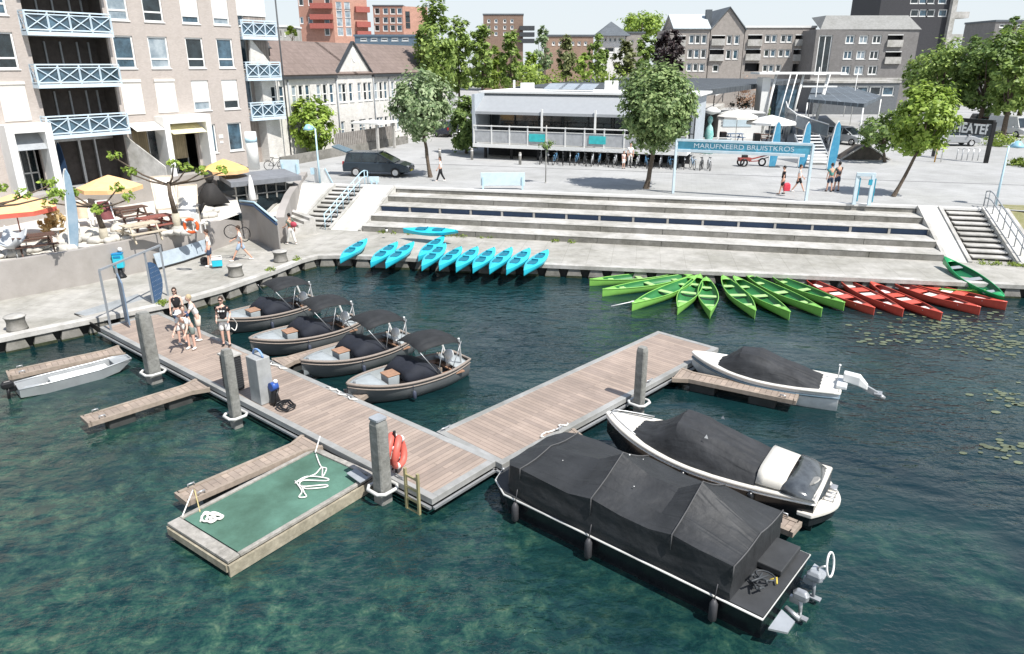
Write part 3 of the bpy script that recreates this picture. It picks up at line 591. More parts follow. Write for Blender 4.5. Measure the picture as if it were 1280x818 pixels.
for y in (18,24,32): m=MB(); zc=w.px(500,y)[1]; wb.box(m,.8,2.2,zc-.8,zc+.8,0,.05); m.build('window',glass,t,world=True)
t,w,z=block('brown residential tower with stacked balconies behind the tall poplars','tower_block',604,654,19,220,16,brick_mat('brown_brick',(.26,.18,.14),(.9,.85,.8),.3,.1,dirt=.1),[(608+dx,y,612+dx,y+5,'s') for y in (24,32,40) for dx in (1,10,21,30)],roofm=slate)
for y in (38,46,54): m=MB(); zc=w.px(640,y)[1]; w.box(m,w.L-1,w.L+3.2,zc,zc+1.1,-3,1); m.build('balcony',dark,t,world=True)
# mid-distance houses between trees
t,w,z=block('long low brown brick block with a blue grey roof between the trees','house',683,742,46,150,12,brick_mat('tan_brick',(.36,.25,.19),(.9,.85,.8),.3,.1),[(690+8*i,52,694+8*i,57,'s') for i in range(6)],roofm=slate)
t,w,z=block('round fronted white turret house with a grey pyramid roof','house',750,782,45,160,8,white,[(755+6*i,47,759+6*i,53,'s') for i in range(4)]+[(756,59,768,66,'s')])
m=MB(); P=[w(-1,z,1),w(w.L+1,z,1),w(w.L+1,z,-8),w(-1,z,-8)]; ap_=w(w.L/2,z+2.9,-3.5); m.add(P+[ap_],[(0,1,4),(1,2,4),(2,3,4),(3,0,4)]); m.build('roof',slate,t,world=True)
t,w,z=block('low grey house with dark roof left of the copper beech','house',783,806,42,165,8,taup,[(788,50,792,55,'s'),(797,50,801,55,'s')],roofm=slate)
t,w,z=block('small pale grey rooftop annex between the blue balconies and the red tower','house',343,362,34,150,8,conc_l,[(350,38,352,46,'s'),(355,38,358,46,'s')],roofm=white)
t,w,z=block('long blue grey metal clad roof building behind the terraced houses','hall',443,530,46,140,20,mat('blue_metal_cladding',(.12,.17,.22),.5,m=.3),[(450+i*13,47.5,459+i*13,51.5,'s') for i in range(5)],roofm=mat('blue_metal_cladding',(.12,.17,.22)))
# ---- white terraced houses
wbk=brick_mat('white_brick',(.70,.68,.65),(.92,.92,.9),.24,.08,dirt=.1)
P=W(338,203,Zp);Q=W(560,164,Zp); w=Wl(P,Q); ze=HT(w(3),95); u_=lambda x,y:w.px(x,y)
hs=thing('terraced_houses','white brick terraced houses with brown tiled roofs and a pointed gable','building',w(10,Zp))
xs=[u_(x,95)[0] for x in (338,357,418,466,524)]; xs=[0]+xs[1:]
def zw(L): return [(320+a/3.99,b/3.99) for a,b in L]
def up(x,y): return u_(320+x/3.99,y/3.99)
wr=[]
zu0=ze-2.4;zu1=ze-.75
for x in (75,115,178,213,247,303,335,368,412,432,465,508,537,560,592,617,640,676,700,760): 
    a=up(x,450)[0]; wr.append((a,a+.62,zu0,zu1))
zg0=Zp+1.0;zg1=Zp+2.5
for x in (420,470,512,527,560,600,617,640,678,700): a=up(x,560)[0]; wr.append((a,a+.6,zg0,zg1))
LW=w.L
m=MB(); holed(m,w,0,LW,Zp,ze,wr,.18); shell(m,w,0,LW,Zp,ze,8); m.build('wall',wbk,hs,world=True,recalc=False)
for k,r in enumerate(wr): window(hs,w,*r,dep=.14,pm=[glass,glassb,curtain][k%3],fw=.08,trans=.5)
hr=HT(w(xs[1],0,-4),50)-ze
def roofpiece(a0,a1): gable(hs,w,a0,a1,ze,hr,8,tile,True,None,over=.25)
g0,g1=up(395,400)[0],up(578,370)[0]; gm_=(g0+g1)/2
roofpiece(xs[1]-1.0,gm_); roofpiece(gm_,LW)
m=MB(); zpk=ze+hr; m.add([w(g0,ze-.01,.12),w(g1,ze-.01,.12),w(gm_,zpk,.12)],[(0,1,2)]); m.add([w(g0,ze-.01,.12),w(g1,ze-.01,.12),w(g1,Zp,.12),w(g0,Zp,.12)],[(0,1,2,3)])
# keep the gable bay's lower wall clear of the windows: only its triangle and strips
m=MB(); m.add([w(g0,ze-.02,.02),w(g1,ze-.02,.02),w(gm_,zpk,.02),w(g0,ze-.02,-.2),w(g1,ze-.02,-.2),w(gm_,zpk,-.2)],[(0,1,2),(5,4,3),(0,2,5,3),(1,4,5,2)]); m.build('gable_wall',wbk,hs,world=True)
m=MB(); m.bar(w(g0,ze,.05),w(gm_,zpk+.05,.05),.3,.14); m.bar(w(g1,ze,.05),w(gm_,zpk+.05,.05),.3,.14); m.build('verge',dark,hs,world=True)
m=MB(); n=24; m.add([w(gm_+.1+.33*math.cos(2*PI*k/n),ze+1.7+.62*math.sin(2*PI*k/n),.04) for k in range(n)],[tuple(range(n))]); m.build('oval_window',white,hs,world=True,solid=.05)
m=MB(); w.box(m,xs[1]-.9,g0,ze-.28,ze-.05,.0,.28); w.box(m,g1,LW,ze-.28,ze-.05,.0,.28); m.build('gutter',dark,hs,world=True)
m=MB(); m.add([w(-1.2,ze,0.02),w(xs[1]-.7,ze,.02),w(-.8,zpk,.02)],[(0,1,2)]); m.build('left_gable',wbk,hs,world=True,solid=.15)
for x in (155,398,583,660): 
    m=MB(); a=up(x,430)[0]; m.tube([w(a,Zp,.1),w(a,ze-.3,.1)],.05); m.build('downpipe',gmetal,hs,world=True)
for x,y in ((140,262),(568,262)):
    m=MB(); a=u_(320+x/3.99,90)[0]; zc=ze+hr*.62; m.tube([w(a,zc-.2,-1.3),w(a,zc+.8,-1.3)],.08); m.lathe(w(a,zc+.35,-1.3),[(.3,0),(.1,.2)],10); m.build('roof_vent',dark,hs,world=True)
m=MB(); w.box(m,0,LW,Zp,Zp+.9,3.2,3.4); m.build('x',concrete) if False else None
t=thing('garden_wall','low grey garden wall in front of the white terraced houses','garden wall',w(6,Zp)); m=MB(); w.box(m,-2,LW*.55,Zp,Zp+.75,2.6,2.8); m.build('wall',conc_d,t,world=True); 
t=thing('garden_fence','grey picket fence and gates along the terraced house gardens','fence',w(9,Zp)); m=MB()
for k in range(34): a=5.2+k*.28; w.box(m,a,a+.2,Zp+.72,Zp+1.9,2.66,2.72)
m.build('palings',mat('weathered_wood',(.27,.25,.23),.9,var=.2),t,world=True); m=MB(); w.box(m,5.1,14.8,Zp+.85,Zp+.93,2.62,2.66); w.box(m,5.1,14.8,Zp+1.7,Zp+1.78,2.62,2.66); m.build('rails',conc_d,t,world=True)
t=thing('porch_canopy','white porch canopy on posts before the terraced houses','canopy',w(11.5,Zp)); m=MB(); w.box(m,9.6,13.0,Zp+2.35,Zp+2.5,1.2,4.2); m.build('roof',white,t,world=True); m=MB(); [w.box(m,a,a+.22,Zp,Zp+2.35,d,d+.2) for a in (9.8,12.6) for d in (3.8,)]; m.build('post',conc_l,t,world=True)
# ---- cafe on the square
P=W(598,199,Zp);Q=W(905,214,Zp); w=Wl(P,Q); zc=lambda y:HT(w(8,0,0),y)
cf=thing('quayside_cafe','long low white edged cafe with a grey awning, raised veranda and bicycles beneath','cafe',w(8,Zp))
zfl=HT(w(2),180.5); zrl=HT(w(2),157.5); zaw=HT(w(2),140.5); zrf=HT(w(2,0,-2.6),117); CL=w.L-2.8
cwall=mat('pale_blue_grey_cladding',(.42,.46,.50),.6,var=.04,dirt=.08)
m=MB(); w.box(m,-.6,CL,zfl,zrf,-9,-3.2); w.box(m,-.6,-.35,zfl,zrf,-9,-.2); m.build('wall',cwall,cf,world=True)
m=MB(); w.box(m,-.2,CL-.3,zfl+.1,zaw+.2,-3.19,-3.0); m.build('dark_glazing',glass,cf,world=True)
m=MB()
for k in range(9): a=CL*k/8; w.box(m,a-.05,a+.05,zfl+.1,zaw+.1,-2.98,-2.9)
w.box(m,0,CL,zfl+1.0,zfl+1.08,-2.98,-2.88); m.build('glazing_bars',dark,cf,world=True)
m=MB(); w.box(m,-.9,CL+.4,zrf,zrf+.18,-9.4,-2.2); m.build('flat_roof',white,cf,world=True,bev=.02)
m=MB(); m.add([w(-.3,zrf-.02,-2.6),w(CL,zrf-.02,-2.6),w(CL,zaw,-.3),w(-.75,zaw,-.3)],[(0,1,2,3)]); m.add([w(-.75,zaw,-.3),w(CL,zaw,-.3),w(CL,zaw-.2,-.28),w(-.75,zaw-.2,-.28)],[(0,1,2,3)]); m.build('awning',mat('grey_awning_cloth',(.30,.315,.33),.8,var=.04),cf,world=True,solid=.03)
m=MB(); w.box(m,-.5,CL,zfl-.3,zfl,-3.2,.0); m.build('veranda_floor',white,cf,world=True)
m=MB()
for k in range(12):
    a=-.4+(CL+.3)*k/11; w.box(m,a-.05,a+.05,zfl,zrl+.02,-.12,-.02)
w.box(m,-.4,CL,zrl-.08,zrl,-.12,.02); w.box(m,-.4,CL,zrl-.42,zrl-.36,-.1,-.04); m.build('railing',white,cf,world=True)
m=MB(); w.box(m,-.35,CL,zfl+.1,zrl-.45,-.1,-.07); m.build('frosted_panels',mat('frosted_grey',(.42,.43,.44),.4),cf,world=True)
for a,b in ((w.px(661,172)[0],w.px(681,172)[0]),(w.px(736,174)[0],w.px(757,174)[0])):
    m=MB(); w.box(m,a,b,zfl+.3,zfl+.9,-.05,-.01); m.build('turquoise_banner',mat('turquoise',(.05,.50,.52),.6),cf,world=True)
m=MB()
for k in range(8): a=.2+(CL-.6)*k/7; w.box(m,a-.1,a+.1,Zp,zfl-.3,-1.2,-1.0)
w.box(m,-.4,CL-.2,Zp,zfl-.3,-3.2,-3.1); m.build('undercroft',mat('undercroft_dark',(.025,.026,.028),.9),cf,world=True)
for px_ in (676,743,811): m=MB(); a=w.px(px_,150)[0]; w.box(m,a-.07,a+.07,zfl,zaw+.3,-.32,-.2); m.build('awning_post',white,cf,world=True)
m=MB()
for k in range(3):
    a=w.px(655+k*20,118)[0]+.5; m.add([w(a,zrf+.34,-3.2),w(a+1.6,zrf+.34,-3.2),w(a+1.6,zrf+.75,-5),w(a,zrf+.75,-5)],[(0,1,2,3)])
m.build('solar_panel',mat('solar_glass',(.30,.34,.38),.25),cf,world=True,solid=.04)
m=MB(); a=w.px(742,112)[0]; w.box(m,a-.5,a+.5,zrf+.19,zrf+1.0,-6,-5.2); m.build('air_conditioner',white,cf,world=True,bev=.03)
m=MB(); a=w.px(636,112)[0]; w.box(m,a-.6,a+.4,zrf+.19,zrf+.8,-5,-4.2); w.box(m,a-1.5,a-1.35,zrf+.19,zrf+1.0,-5,-4.8); m.build('roof_vent_box',white,cf,world=True,bev=.03)
# long dark flat roof behind the cafe
P=WY(655,108,82);Q=WY(1010,93,96)
def roofslab(label,pts,z1,m_,th=.5,zb=None,wm=None,name='market_hall'):
    t=thing(name,label,'building',(sum(p[0] for p in pts)/len(pts),sum(p[1] for p in pts)/len(pts),Zp)); m=MB(); m.prism(pts,z1-th,z1); m.build('roof',m_,t,world=True)
    if name=='curved_canopy':
        m=MB(); [m.tube([(p[0]*.99,p[1]*.99,Zp),(p[0]*.99,p[1]*.99,z1-th)],.06,8) for p in pts]; m.build('post',white,t,world=True); return t
    cx=sum(p[0] for p in pts)/len(pts);cy=sum(p[1] for p in pts)/len(pts); q=[(cx+(p[0]-cx)*.97,cy+(p[1]-cy)*.97) for p in pts]
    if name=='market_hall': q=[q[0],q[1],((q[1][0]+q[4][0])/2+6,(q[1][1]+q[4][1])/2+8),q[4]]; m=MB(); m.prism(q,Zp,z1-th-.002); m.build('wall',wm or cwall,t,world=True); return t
zr=7.6; pts=[W(640,109,zr),W(872,114,zr),W(940,106,zr),W(1000,99,zr),W(760,97,zr)]
droof=planks('dark_bitumen_roof',(.075,.085,.095),R(-8),w=1.1,dark=1.7)
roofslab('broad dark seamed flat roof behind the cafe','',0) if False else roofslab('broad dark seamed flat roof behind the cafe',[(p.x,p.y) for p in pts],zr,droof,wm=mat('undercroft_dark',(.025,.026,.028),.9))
zr=6.6; pts=[W(1010,124,zr),W(1080,130,zr),W(1102,120,zr),W(1060,108,zr),W(1015,110,zr)]
roofslab('curved dark slatted roof edged in white beside the footbridge',[(p.x,p.y) for p in pts],zr,planks('slatted_roof',(.11,.13,.15),R(-20),w=.9,dark=2.0),th=.3,wm=glass,name='curved_canopy')
# low shopfronts under the dark apartment building
t,w,z=block('low glazed shopfront row with a pale band below the dark brick flats','shop_row',1020,1125,104,118,6,mat('shop_grey',(.14,.15,.16),.6),[(1024+i*16,108,1037+i*16,120,'s') for i in range(6)],roofm=conc_l)
# ================================================================ TREES
def crown(mb,cx,cy,cz,rx,rz,nleaf,ls,seed,clump=.28,shape='ball',ry=None):
    q_=.97 if shape!='col' else 1.15; rx*=q_; rz*=.92; rnd=random.Random(seed); ry=ry or rx; nc=max(12,nleaf//44); C=[]
    for i in range(nc):
        while 1:
            x,y,z=rnd.uniform(-1,1),rnd.uniform(-1,1),rnd.uniform(-1,1); r=math.sqrt(x*x+y*y+z*z)
            if shape=='col':
                if x*x+y*y<1 and rnd.random()<1-.55*max(0,z): pr=(1-.7*max(0,z)**2)*(1-.25*max(0,-z)); x*=pr;y*=pr; break
            elif .35<r<1.0 and rnd.random()<r**2.6: break
        k=1+.13*noise.noise(Vector((x*2.1+seed,y*2.1,z*2.1)))*2
        C.append((x*rx*k,y*ry*k,z*rz*k,rnd.uniform(.5,1.25)))
    for i in range(nleaf):
        c=C[rnd.randrange(nc)]; s=clump*rx*c[3]
        p=Vector((cx+c[0]+rnd.gauss(0,s*.45),cy+c[1]+rnd.gauss(0,s*.45),cz+c[2]+rnd.gauss(0,s*.4)))
        n=Vector((c[0]/rx+rnd.gauss(0,.42),c[1]/ry+rnd.gauss(0,.42),c[2]/rz+.55+rnd.gauss(0,.42))).normalized(); a=n.orthogonal().normalized(); b=n.cross(a); th=rnd.uniform(0,6.28); l=ls*rnd.uniform(.6,1.35)
        u=(a*math.cos(th)+b*math.sin(th))*l; v=(b*math.cos(th)-a*math.sin(th))*l*.62
        mb.add([p-u,p-v*.9+u*.1,p+u,p+v*.9+u*.1],[(0,1,2,3)])
def tree(name,label,base,cz,rx,rz,nleaf,ls,lm,tr=.14,shape='ball',seed=1,group=None,lean=(0,0),cat='tree',limbs=6,clump=.28,ry=None,top=None):
    t=thing(name,label,cat,base,group=group); zc=cz-base[2]; m=MB(); rnd=random.Random(seed); bx=lambda f:Vector((lean[0]*f,lean[1]*f,0))
    zf=max(zc-rz*.75,.3); N_=5
    m.tube([bx(k/N_)+Vector((rnd.gauss(0,tr*.15),rnd.gauss(0,tr*.15),0 if k==0 else zf*k/N_)) for k in range(N_+1)]+[bx(1.1)+Vector((0,0,zc+rz*.3))],[tr*1.35]+[tr*(1-.06*k) for k in range(1,N_+1)]+[tr*.25],8)
    for k in range(limbs):
        a=k*2.4+rnd.random(); q=rnd.uniform(.45,.8); z0=zf*(.92+.08*k/limbs)+rz*.12*k/limbs
        m.tube([bx(1)+Vector((0,0,z0)),bx(1)+Vector((rx*q*.45*math.cos(a),rx*q*.45*math.sin(a),z0+rz*.35)),bx(1)+Vector((rx*q*math.cos(a),rx*q*math.sin(a),zc+rz*rnd.uniform(-.2,.5)))],[tr*.5,tr*.35,tr*.1],6)
    m.build('trunk',bark,t,recalc=False)
    c=MB(); crown(c,lean[0],lean[1],zc,rx,rz,nleaf,ls,seed,clump,shape,ry); c.build('crown',lm,t,recalc=False); return t
lf_a=leaf_mat('linden_leaves',(.08,.15,.045),(.38,.48,.20)); lf_b=leaf_mat('bright_leaves',(.16,.26,.04),(.42,.54,.11)); lf_c=leaf_mat('poplar_leaves',(.12,.20,.045),(.38,.49,.13))
lf_d=leaf_mat('silvery_leaves',(.11,.19,.065),(.46,.55,.32)); lf_e=leaf_mat('dark_ivy_leaves',(.08,.14,.04),(.26,.36,.10)); lf_f=leaf_mat('copper_leaves',(.02,.014,.016),(.06,.04,.04)); lf_g=leaf_mat('blossom_leaves',(.30,.17,.10),(.52,.36,.26)); lf_h=leaf_mat('olive_leaves',(.11,.14,.05),(.26,.28,.11)); lf_j=leaf_mat('lime_leaves',(.12,.19,.02),(.30,.38,.07))
def tree_px(name,label,bx_,by_,ct,cb,wpx,nleaf,ls,lm,Y=None,cx=None,z=Zp,**k):
    b=W(bx_,by_,z) if Y is None else None
    if b is None: q=WY(bx_,200,Y); b=Vector((q.x,q.y,z))
    zt_=HT(b,ct);zb=HT(b,cb);dep=b.y*math.cos(PT)+(CH-z)*math.sin(PT); rx=wpx/2*dep/FP
    cxw=0 if cx is None else (cx-bx_)*dep/FP
    return tree(name,label,b,(zt_+zb)/2,rx,(zt_-zb)/2,nleaf,ls,lm,lean=(cxw,0),**k)
tree_px('street_tree','round linden with pale blossom clusters standing left of the cafe, behind the walking woman',538,222,83,172,70,7500,.15,lf_d,cx=531,seed=3,tr=.13)
tree_px('street_tree','dense round linden in the middle of the plaza, throwing an oval shadow',808,236,77,187,86,13500,.14,lf_a,cx=815,seed=5,tr=.16)
tree_px('street_tree','leaning bright green young tree on the right of the plaza, beside the blue frame',1117,246,102,194,66,5600,.15,lf_b,cx=1139,seed=9,tr=.11)
tree_px('street_tree','darker low crowned tree left of the leaning bright tree',1106,203,138,188,58,2600,.17,lf_e,cx=1100,seed=10,tr=.12)
tree_px('garden_tree','bright green bushy tree before the white terraced houses',392,196,121,190,52,3600,.2,lf_b,cx=393,seed=12,tr=.12)
t=tree_px('ivy_column','tall ivy clad dark green column of foliage beside the cafe corner',583,192,118,191,38,5200,.17,lf_e,seed=14,shape='ball')
for k,(x,top,bot,wd,Y,lm,n,lab) in enumerate([
 (548,-12,112,44,84,lf_c,6000,'tallest poplar, directly above the pale blossomed linden'),(576,20,112,34,92,lf_c,3600,'poplar close against the right side of the tallest one'),(604,26,112,26,88,lf_c,3200,'narrow poplar left of the brown tower'),
 (638,36,106,22,92,lf_c,2400,'slim columnar tree right of the brown tower foot'),(676,30,100,20,120,lf_d,1500,'pale wispy columnar tree in the row behind the cafe roof'),(705,46,98,24,112,lf_h,1900,'brownish green columnar tree in the row behind the cafe roof'),
 (743,42,96,21,110,lf_c,2100,'fuller dark green columnar tree in front of the turret house'),(776,52,94,26,112,lf_h,1900,'olive columnar tree right of the turret house'),(797,42,92,20,108,lf_c,1900,'rightmost columnar tree before the copper beech'),
 (622,60,108,24,100,lf_j,1500,'lime green young tree between two poplars'),(660,64,106,26,104,lf_b,1500,'low bushy tree behind the left end of the cafe roof'),(727,66,98,20,104,lf_b,1000,'small lime shrub like tree between two columnar trees')]):
    tree_px('poplar' if k<4 else 'columnar_tree',lab,x,0,top,bot,wd,n,.24 if k<4 else .26,lm,Y=Y,shape='col',seed=20+k,group='columnar trees behind the cafe',tr=.16,limbs=4,clump=.3)
tree_px('copper_beech','dark purple copper beech left of the far taupe flats',824,0,34,92,36,2600,.32,lf_f,Y=134,seed=41,tr=.3)
tree_px('broad_tree','light green spreading tree above the rooftops behind the turret house',793,0,16,48,52,2600,.4,lf_b,Y=185,seed=42,tr=.35)
tree_px('broad_tree','small dark treetop peeping right of the spreading rooftop tree',838,0,26,42,20,700,.4,lf_c,Y=180,seed=43,tr=.3)
tree_px('small_tree','little lime tree on the roofline beside the red tower',380,0,33,50,15,500,.3,lf_j,Y=140,seed=44,tr=.1)
for k,(x,top,bot,wd,Y,lm,n,lab) in enumerate([(1160,46,138,78,92,lf_c,6000,'large mid green tree left in the right hand grove'),(1215,36,138,84,88,lf_e,6500,'large darkest tree in the middle of the right hand grove'),(1262,22,138,90,86,lf_b,6500,'large yellow green tree at the right edge of the grove'),(1246,64,146,50,80,lf_c,3600,'lower tree over the parked white van'),(1135,70,130,44,100,lf_c,2200,'smaller tree at the left end of the grove beside the brick flats'),(1232,14,60,22,120,lf_e,900,'thin dark treetop rising over the grove')]):
    tree_px('broad_tree',lab,x,0,top,bot,wd,n,.26,lm,Y=Y,seed=60+k,group='right hand grove',tr=.3,clump=.22)
def shrub(label,x,y,w_,h,lm,n,ls=.12,z=Zp,seed=0,name='shrub',shape='ball'):
    b=W(x,y,z); dep=b.y*math.cos(PT)+(CH-z)*math.sin(PT); rx=w_/2*dep/FP; rz=h/2*dep/FP/math.cos(R(8)); t=thing(name,label,'shrub',b); c=MB(); crown(c,0,0,rz*.95,rx,rz,n,ls,seed,.4,shape); c.build('foliage',lm,t,recalc=False)
    s=MB(); s.tube([(0,0,0),(0,0,rz)],.04,6); s.build('stem',bark,t); return t
shrub('dark green shrub under the white porch canopy',462,178,20,22,lf_c,700,seed=1); shrub('clipped lime hedge ball right of the porch',497,168,22,16,lf_j,800,seed=2); shrub('dark green hedge behind the clipped lime hedge ball',488,160,34,18,lf_e,900,seed=3)
shrub('pink and beige blossoming bush behind the white parasols',940,140,44,42,lf_g,1600,seed=4,ls=.16); shrub('silvery blue conifer mound left of the blossoming bush',922,146,26,26,mat_l:=leaf_mat('blue_green_leaves',(.03,.06,.05),(.09,.14,.12)),700,seed=5); shrub('green conifer mound right of the blossoming bush',950,152,26,22,lf_e,700,seed=6)
shrub('bright hedge strip behind the theatre sign',1252,182,50,12,lf_j,900,seed=7); shrub('low lime shrub on the plaza near the right edge',1276,208,26,10,lf_j,500,seed=8)
hb=MB(); 
for i,(x,y) in enumerate([(650,112),(690,108),(730,104),(770,102)]): q=WY(x,200,96); crown(hb,q.x,q.y,HT(q,106),3.4,1.5,700,.22,70+i,.4)
o=hb.build('hedge',lf_j,recalc=False); o['kind']='stuff'
fb=MB(); rnd=random.Random(5)
for i in range(46):
    x=-190+i*9; q=Vector((x,rnd.uniform(235,260),Zp)); crown(fb,q.x,q.y,Zp+4,7,5+rnd.random()*2.5,260,.9,200+i,.4)
o=fb.build('far_treeline',lf_c,recalc=False); o['kind']='stuff'
# ================================================================ JETTY
D0=W(539.9,624.4); D1=W(624,575); UA=math.atan2(W(135,415).y-D0.y,W(135,415).x-D0.x); ud=Vector((math.cos(UA),math.sin(UA),0)); vd=Vector((ud.y,-ud.x,0)) # ud toward gate, vd toward the cross jetty
if vd.dot(D1-D0)<0: vd=-vd
ML=(W(128,408)-D0).dot(ud); MW=(D1-D0).dot(vd)
deckA=planks('jetty_boards',(.37,.295,.245),math.atan2(vd.y,vd.x),w=.145,dark=.5,fade=.12,var=.1)
alu=mat('jetty_edge_metal',(.37,.37,.36),.55,m=.15,var=.1,sc=2,dirt=.3)
def MJ(a,b,z=Zd): p=D0+ud*a+vd*b; return Vector((p.x,p.y,z))
def jetty(name,label,F,Lx,Wx,deckm,edge=.19,loc=None,floats=True):
    t=thing(name,label,'jetty',F(Lx/2,Wx/2,0))
    m=MB(); m.prism([F(edge,edge),F(Lx-edge,edge),F(Lx-edge,Wx-edge),F(edge,Wx-edge)],Zd-.06,Zd-.008); m.build('deck',deckm,t,world=True)
    m=MB()
    for a,b,c,d in ((0,Lx,0,edge),(0,Lx,Wx-edge,Wx)): m.prism([F(a,c),F(b,c),F(b,d),F(a,d)],Zd-.16,Zd)
    for a,b in ((0,edge),(Lx-edge,Lx)): m.prism([F(a,edge+.001),F(b,edge+.001),F(b,Wx-edge-.001),F(a,Wx-edge-.001)],Zd-.16,Zd-.001)
    m.build('edge_frame',alu,t,world=True,bev=.01)
    m=MB(); e=.05
    for c in (-e,Wx+e): m.bar(F(0,c,Zd-.22),F(Lx,c,Zd-.22),.07,.06)
    m.bar(F(-e,0,Zd-.22),F(-e,Wx,Zd-.22),.07,.06); m.build('fender_rail',steel,t,world=True)
    m=MB(); n=max(1,int(Lx/2.6))
    for k in range(n):
        a=Lx*(k+.08)/n;b=Lx*(k+.80)/n; m.prism([F(a,.12),F(b,.12),F(b,Wx-.12),F(a,Wx-.12)],-.35,Zd-.17)
    m.build('float',mat('dark_float',(.05,.052,.05),.7,var=.2,dirt=.2),t,world=True); return t
jetty('jetty','long main jetty of brown boards running from the quay gate to the ladder corner',MJ,ML,MW,deckA)
C0=W(543.3,540.5); C1=W(822.5,413.7); C3=W(904,432); cu=(C1-C0); CL_=cu.length; cu.normalize(); cv=Vector((cu.y,-cu.x,0)); CW=(C3-C1).dot(cv); CW=min(max(CW,2.2),2.5)
def CJ(a,b,z=Zd): p=C0+cu*a+cv*b; return Vector((p.x,p.y,z))
deckB=planks('cross_jetty_boards',(.38,.30,.25),math.atan2(cv.y,cv.x)+PI/2-R(90),w=.145,dark=.5,fade=.12,var=.1)
jetty('jetty','short cross jetty of brown boards reaching from the main jetty towards the white boat',lambda a,b,z=Zd:CJ(a+.06,b,z),CL_-.06,CW,deckB)
def finger(label,p0,p1,w_=.55,fl=(.25,.75),zd=Zd-.03):
    p0=Vector(p0);p1=Vector(p1); d=(p1-p0);Ln=d.length; rz=math.atan2(d.y,d.x); t=thing('finger_pier',label,'finger pier',(p0.x,p0.y,0),rz,'finger piers along the jetties')
    m=MB(); m.prism([(.02,-w_/2+.05),(Ln-.5,-w_/2+.05),(Ln-.04,-w_/2-.15),(Ln-.04,w_/2+.15),(Ln-.5,w_/2-.05),(.02,w_/2-.05)],zd-.05,zd); m.build('deck',planks('finger_boards',(.40,.32,.26),PI/2,w=.17,dark=.45,fade=.15),t)
    m=MB()
    for s in(-1,1):
        m.bar((0,s*w_/2,zd-.045),(Ln-.5,s*w_/2,zd-.045),.1,.13); m.bar((Ln-.5,s*w_/2,zd-.05),(Ln-.02,s*(w_/2+.2),zd-.05),.1,.13)
    m.bar((-.02,-w_/2-.05,zd-.045),(-.02,w_/2+.05,zd-.045),.09,.13); m.build('side_beam',mat('grey_wood',(.33,.27,.22),.8,var=.15,sc=6,dirt=.2),t)
    m=MB(); [m.box((Ln*f,0,.05),(Ln*.22,w_*.8,.5)) for f in fl]; m.build('float',mat('dark_float',(.05,.052,.05),.7),t,bev=.05)
    m=MB()
    for s in (-1,1): m.tube([(.25,s*(w_/2),zd+.03),(.25,s*(w_/2),zd+.1),(.4,s*(w_/2),zd+.1),(.4,s*(w_/2),zd+.03)],.02,6)
    m.build('cleat',steel,t); return t
def mid(a,b): return (W(*a)+W(*b))/2
finger('short finger pier above the moored aluminium punt, nearest the quay',mid((5,462),(18,471)),mid((146,431),(160,441)))
finger('finger pier with a black float under its tip, between the punt and the green raft',mid((100,518),(116,529)),MJ((W(243,482)-D0).dot(ud),-.05))
finger('finger pier tied beside the green raft by white ropes',mid((219,614),(238,626)),MJ((W(390,550)-D0).dot(ud),-.05),.5)
q0=CJ((W(835,462)-C0).dot(cu),CW+.05)
finger('finger pier lying beside the white covered boat at the far jetty end',mid((997,489),(992,502)),q0,.55)
q1=CJ((W(700,540)-C0).dot(cu),CW+.05); 
finger('pale finger pier squeezed between the long black barge and the black sloop',mid((1002,652),(985,663)),q1,.42)
for px_,ex,lab in ((397,(425,478),'half hidden finger pier between the two nearest grey sloops'),(330,(350,446),'half hidden finger pier between the second and third grey sloops')):
    a=MJ((W(*{397:(430,496),330:(345,453)}[px_])-D0).dot(ud),MW+.05); d=Vector((math.cos(R(43)),math.sin(R(43)),0)); finger(lab,a+d*3.2,a,.45)
# fittings on the jetties
for k,(a,b,f) in enumerate([(1.2,.12,MJ),(ML*.32,MW-.12,MJ),(ML*.55,MW-.12,MJ),(ML*.72,MW-.12,MJ),(2.4,CW-.12,CJ),(CL_*.62,CW-.12,CJ),(.3,.12,CJ)]):
    labs=['steel cleat on the main jetty near the ladder corner','steel cleat before the bow of the nearest grey sloop','steel cleat before the bow of the third nearest sloop','steel cleat before the bow of the furthest sloop','steel cleat on the cross jetty beside the barge bow','steel cleat on the cross jetty beside the tall post','steel cleat at the inner corner where the jetties meet']
    p=f(a,b); t=thing('cleat',labs[k],'cleat',p,UA if f is MJ else math.atan2(cu.y,cu.x),'steel cleats along the jetty edges'); m=MB(); m.tube([(-.16,0,.09),(-.05,0,.07),(.05,0,.07),(.16,0,.09)],[.015,.025,.025,.015],8); m.build('horn',steel,t); m=MB(); m.box((0,0,.03),(.09,.05,.06)); m.build('foot',steel,t)
for k,(f,pts) in enumerate([(MJ,[(ML*.30,MW-.14),(ML*.33,MW-.2),(ML*.36,MW-.12),(ML*.385,MW-.16)]),(MJ,[(ML*.50,MW-.12),(ML*.53,MW-.22),(ML*.56,MW-.12)]),(CJ,[(1.7,CW-.18),(2.0,CW-.3),(2.3,CW-.15),(2.6,CW-.25),(2.9,CW-.1)])]):
    m=MB(); P_=[f(a,b,Zd+.03) for a,b in pts]; m.tube(sum([[P_[i].lerp(P_[i+1],s/5)+Vector((.05*math.sin(s*2+i),.05*math.cos(s*1.7),0)) for s in range(5)] for i in range(len(P_)-1)],[]),.022,6); tag(m.build('mooring_rope',rope,loc=P_[0]),['loose pale mooring rope on the main jetty edge by the nearest sloop','loose pale mooring rope on the main jetty edge by the third sloop','loose pale mooring rope on the cross jetty beside the barge bow'][k],'rope')
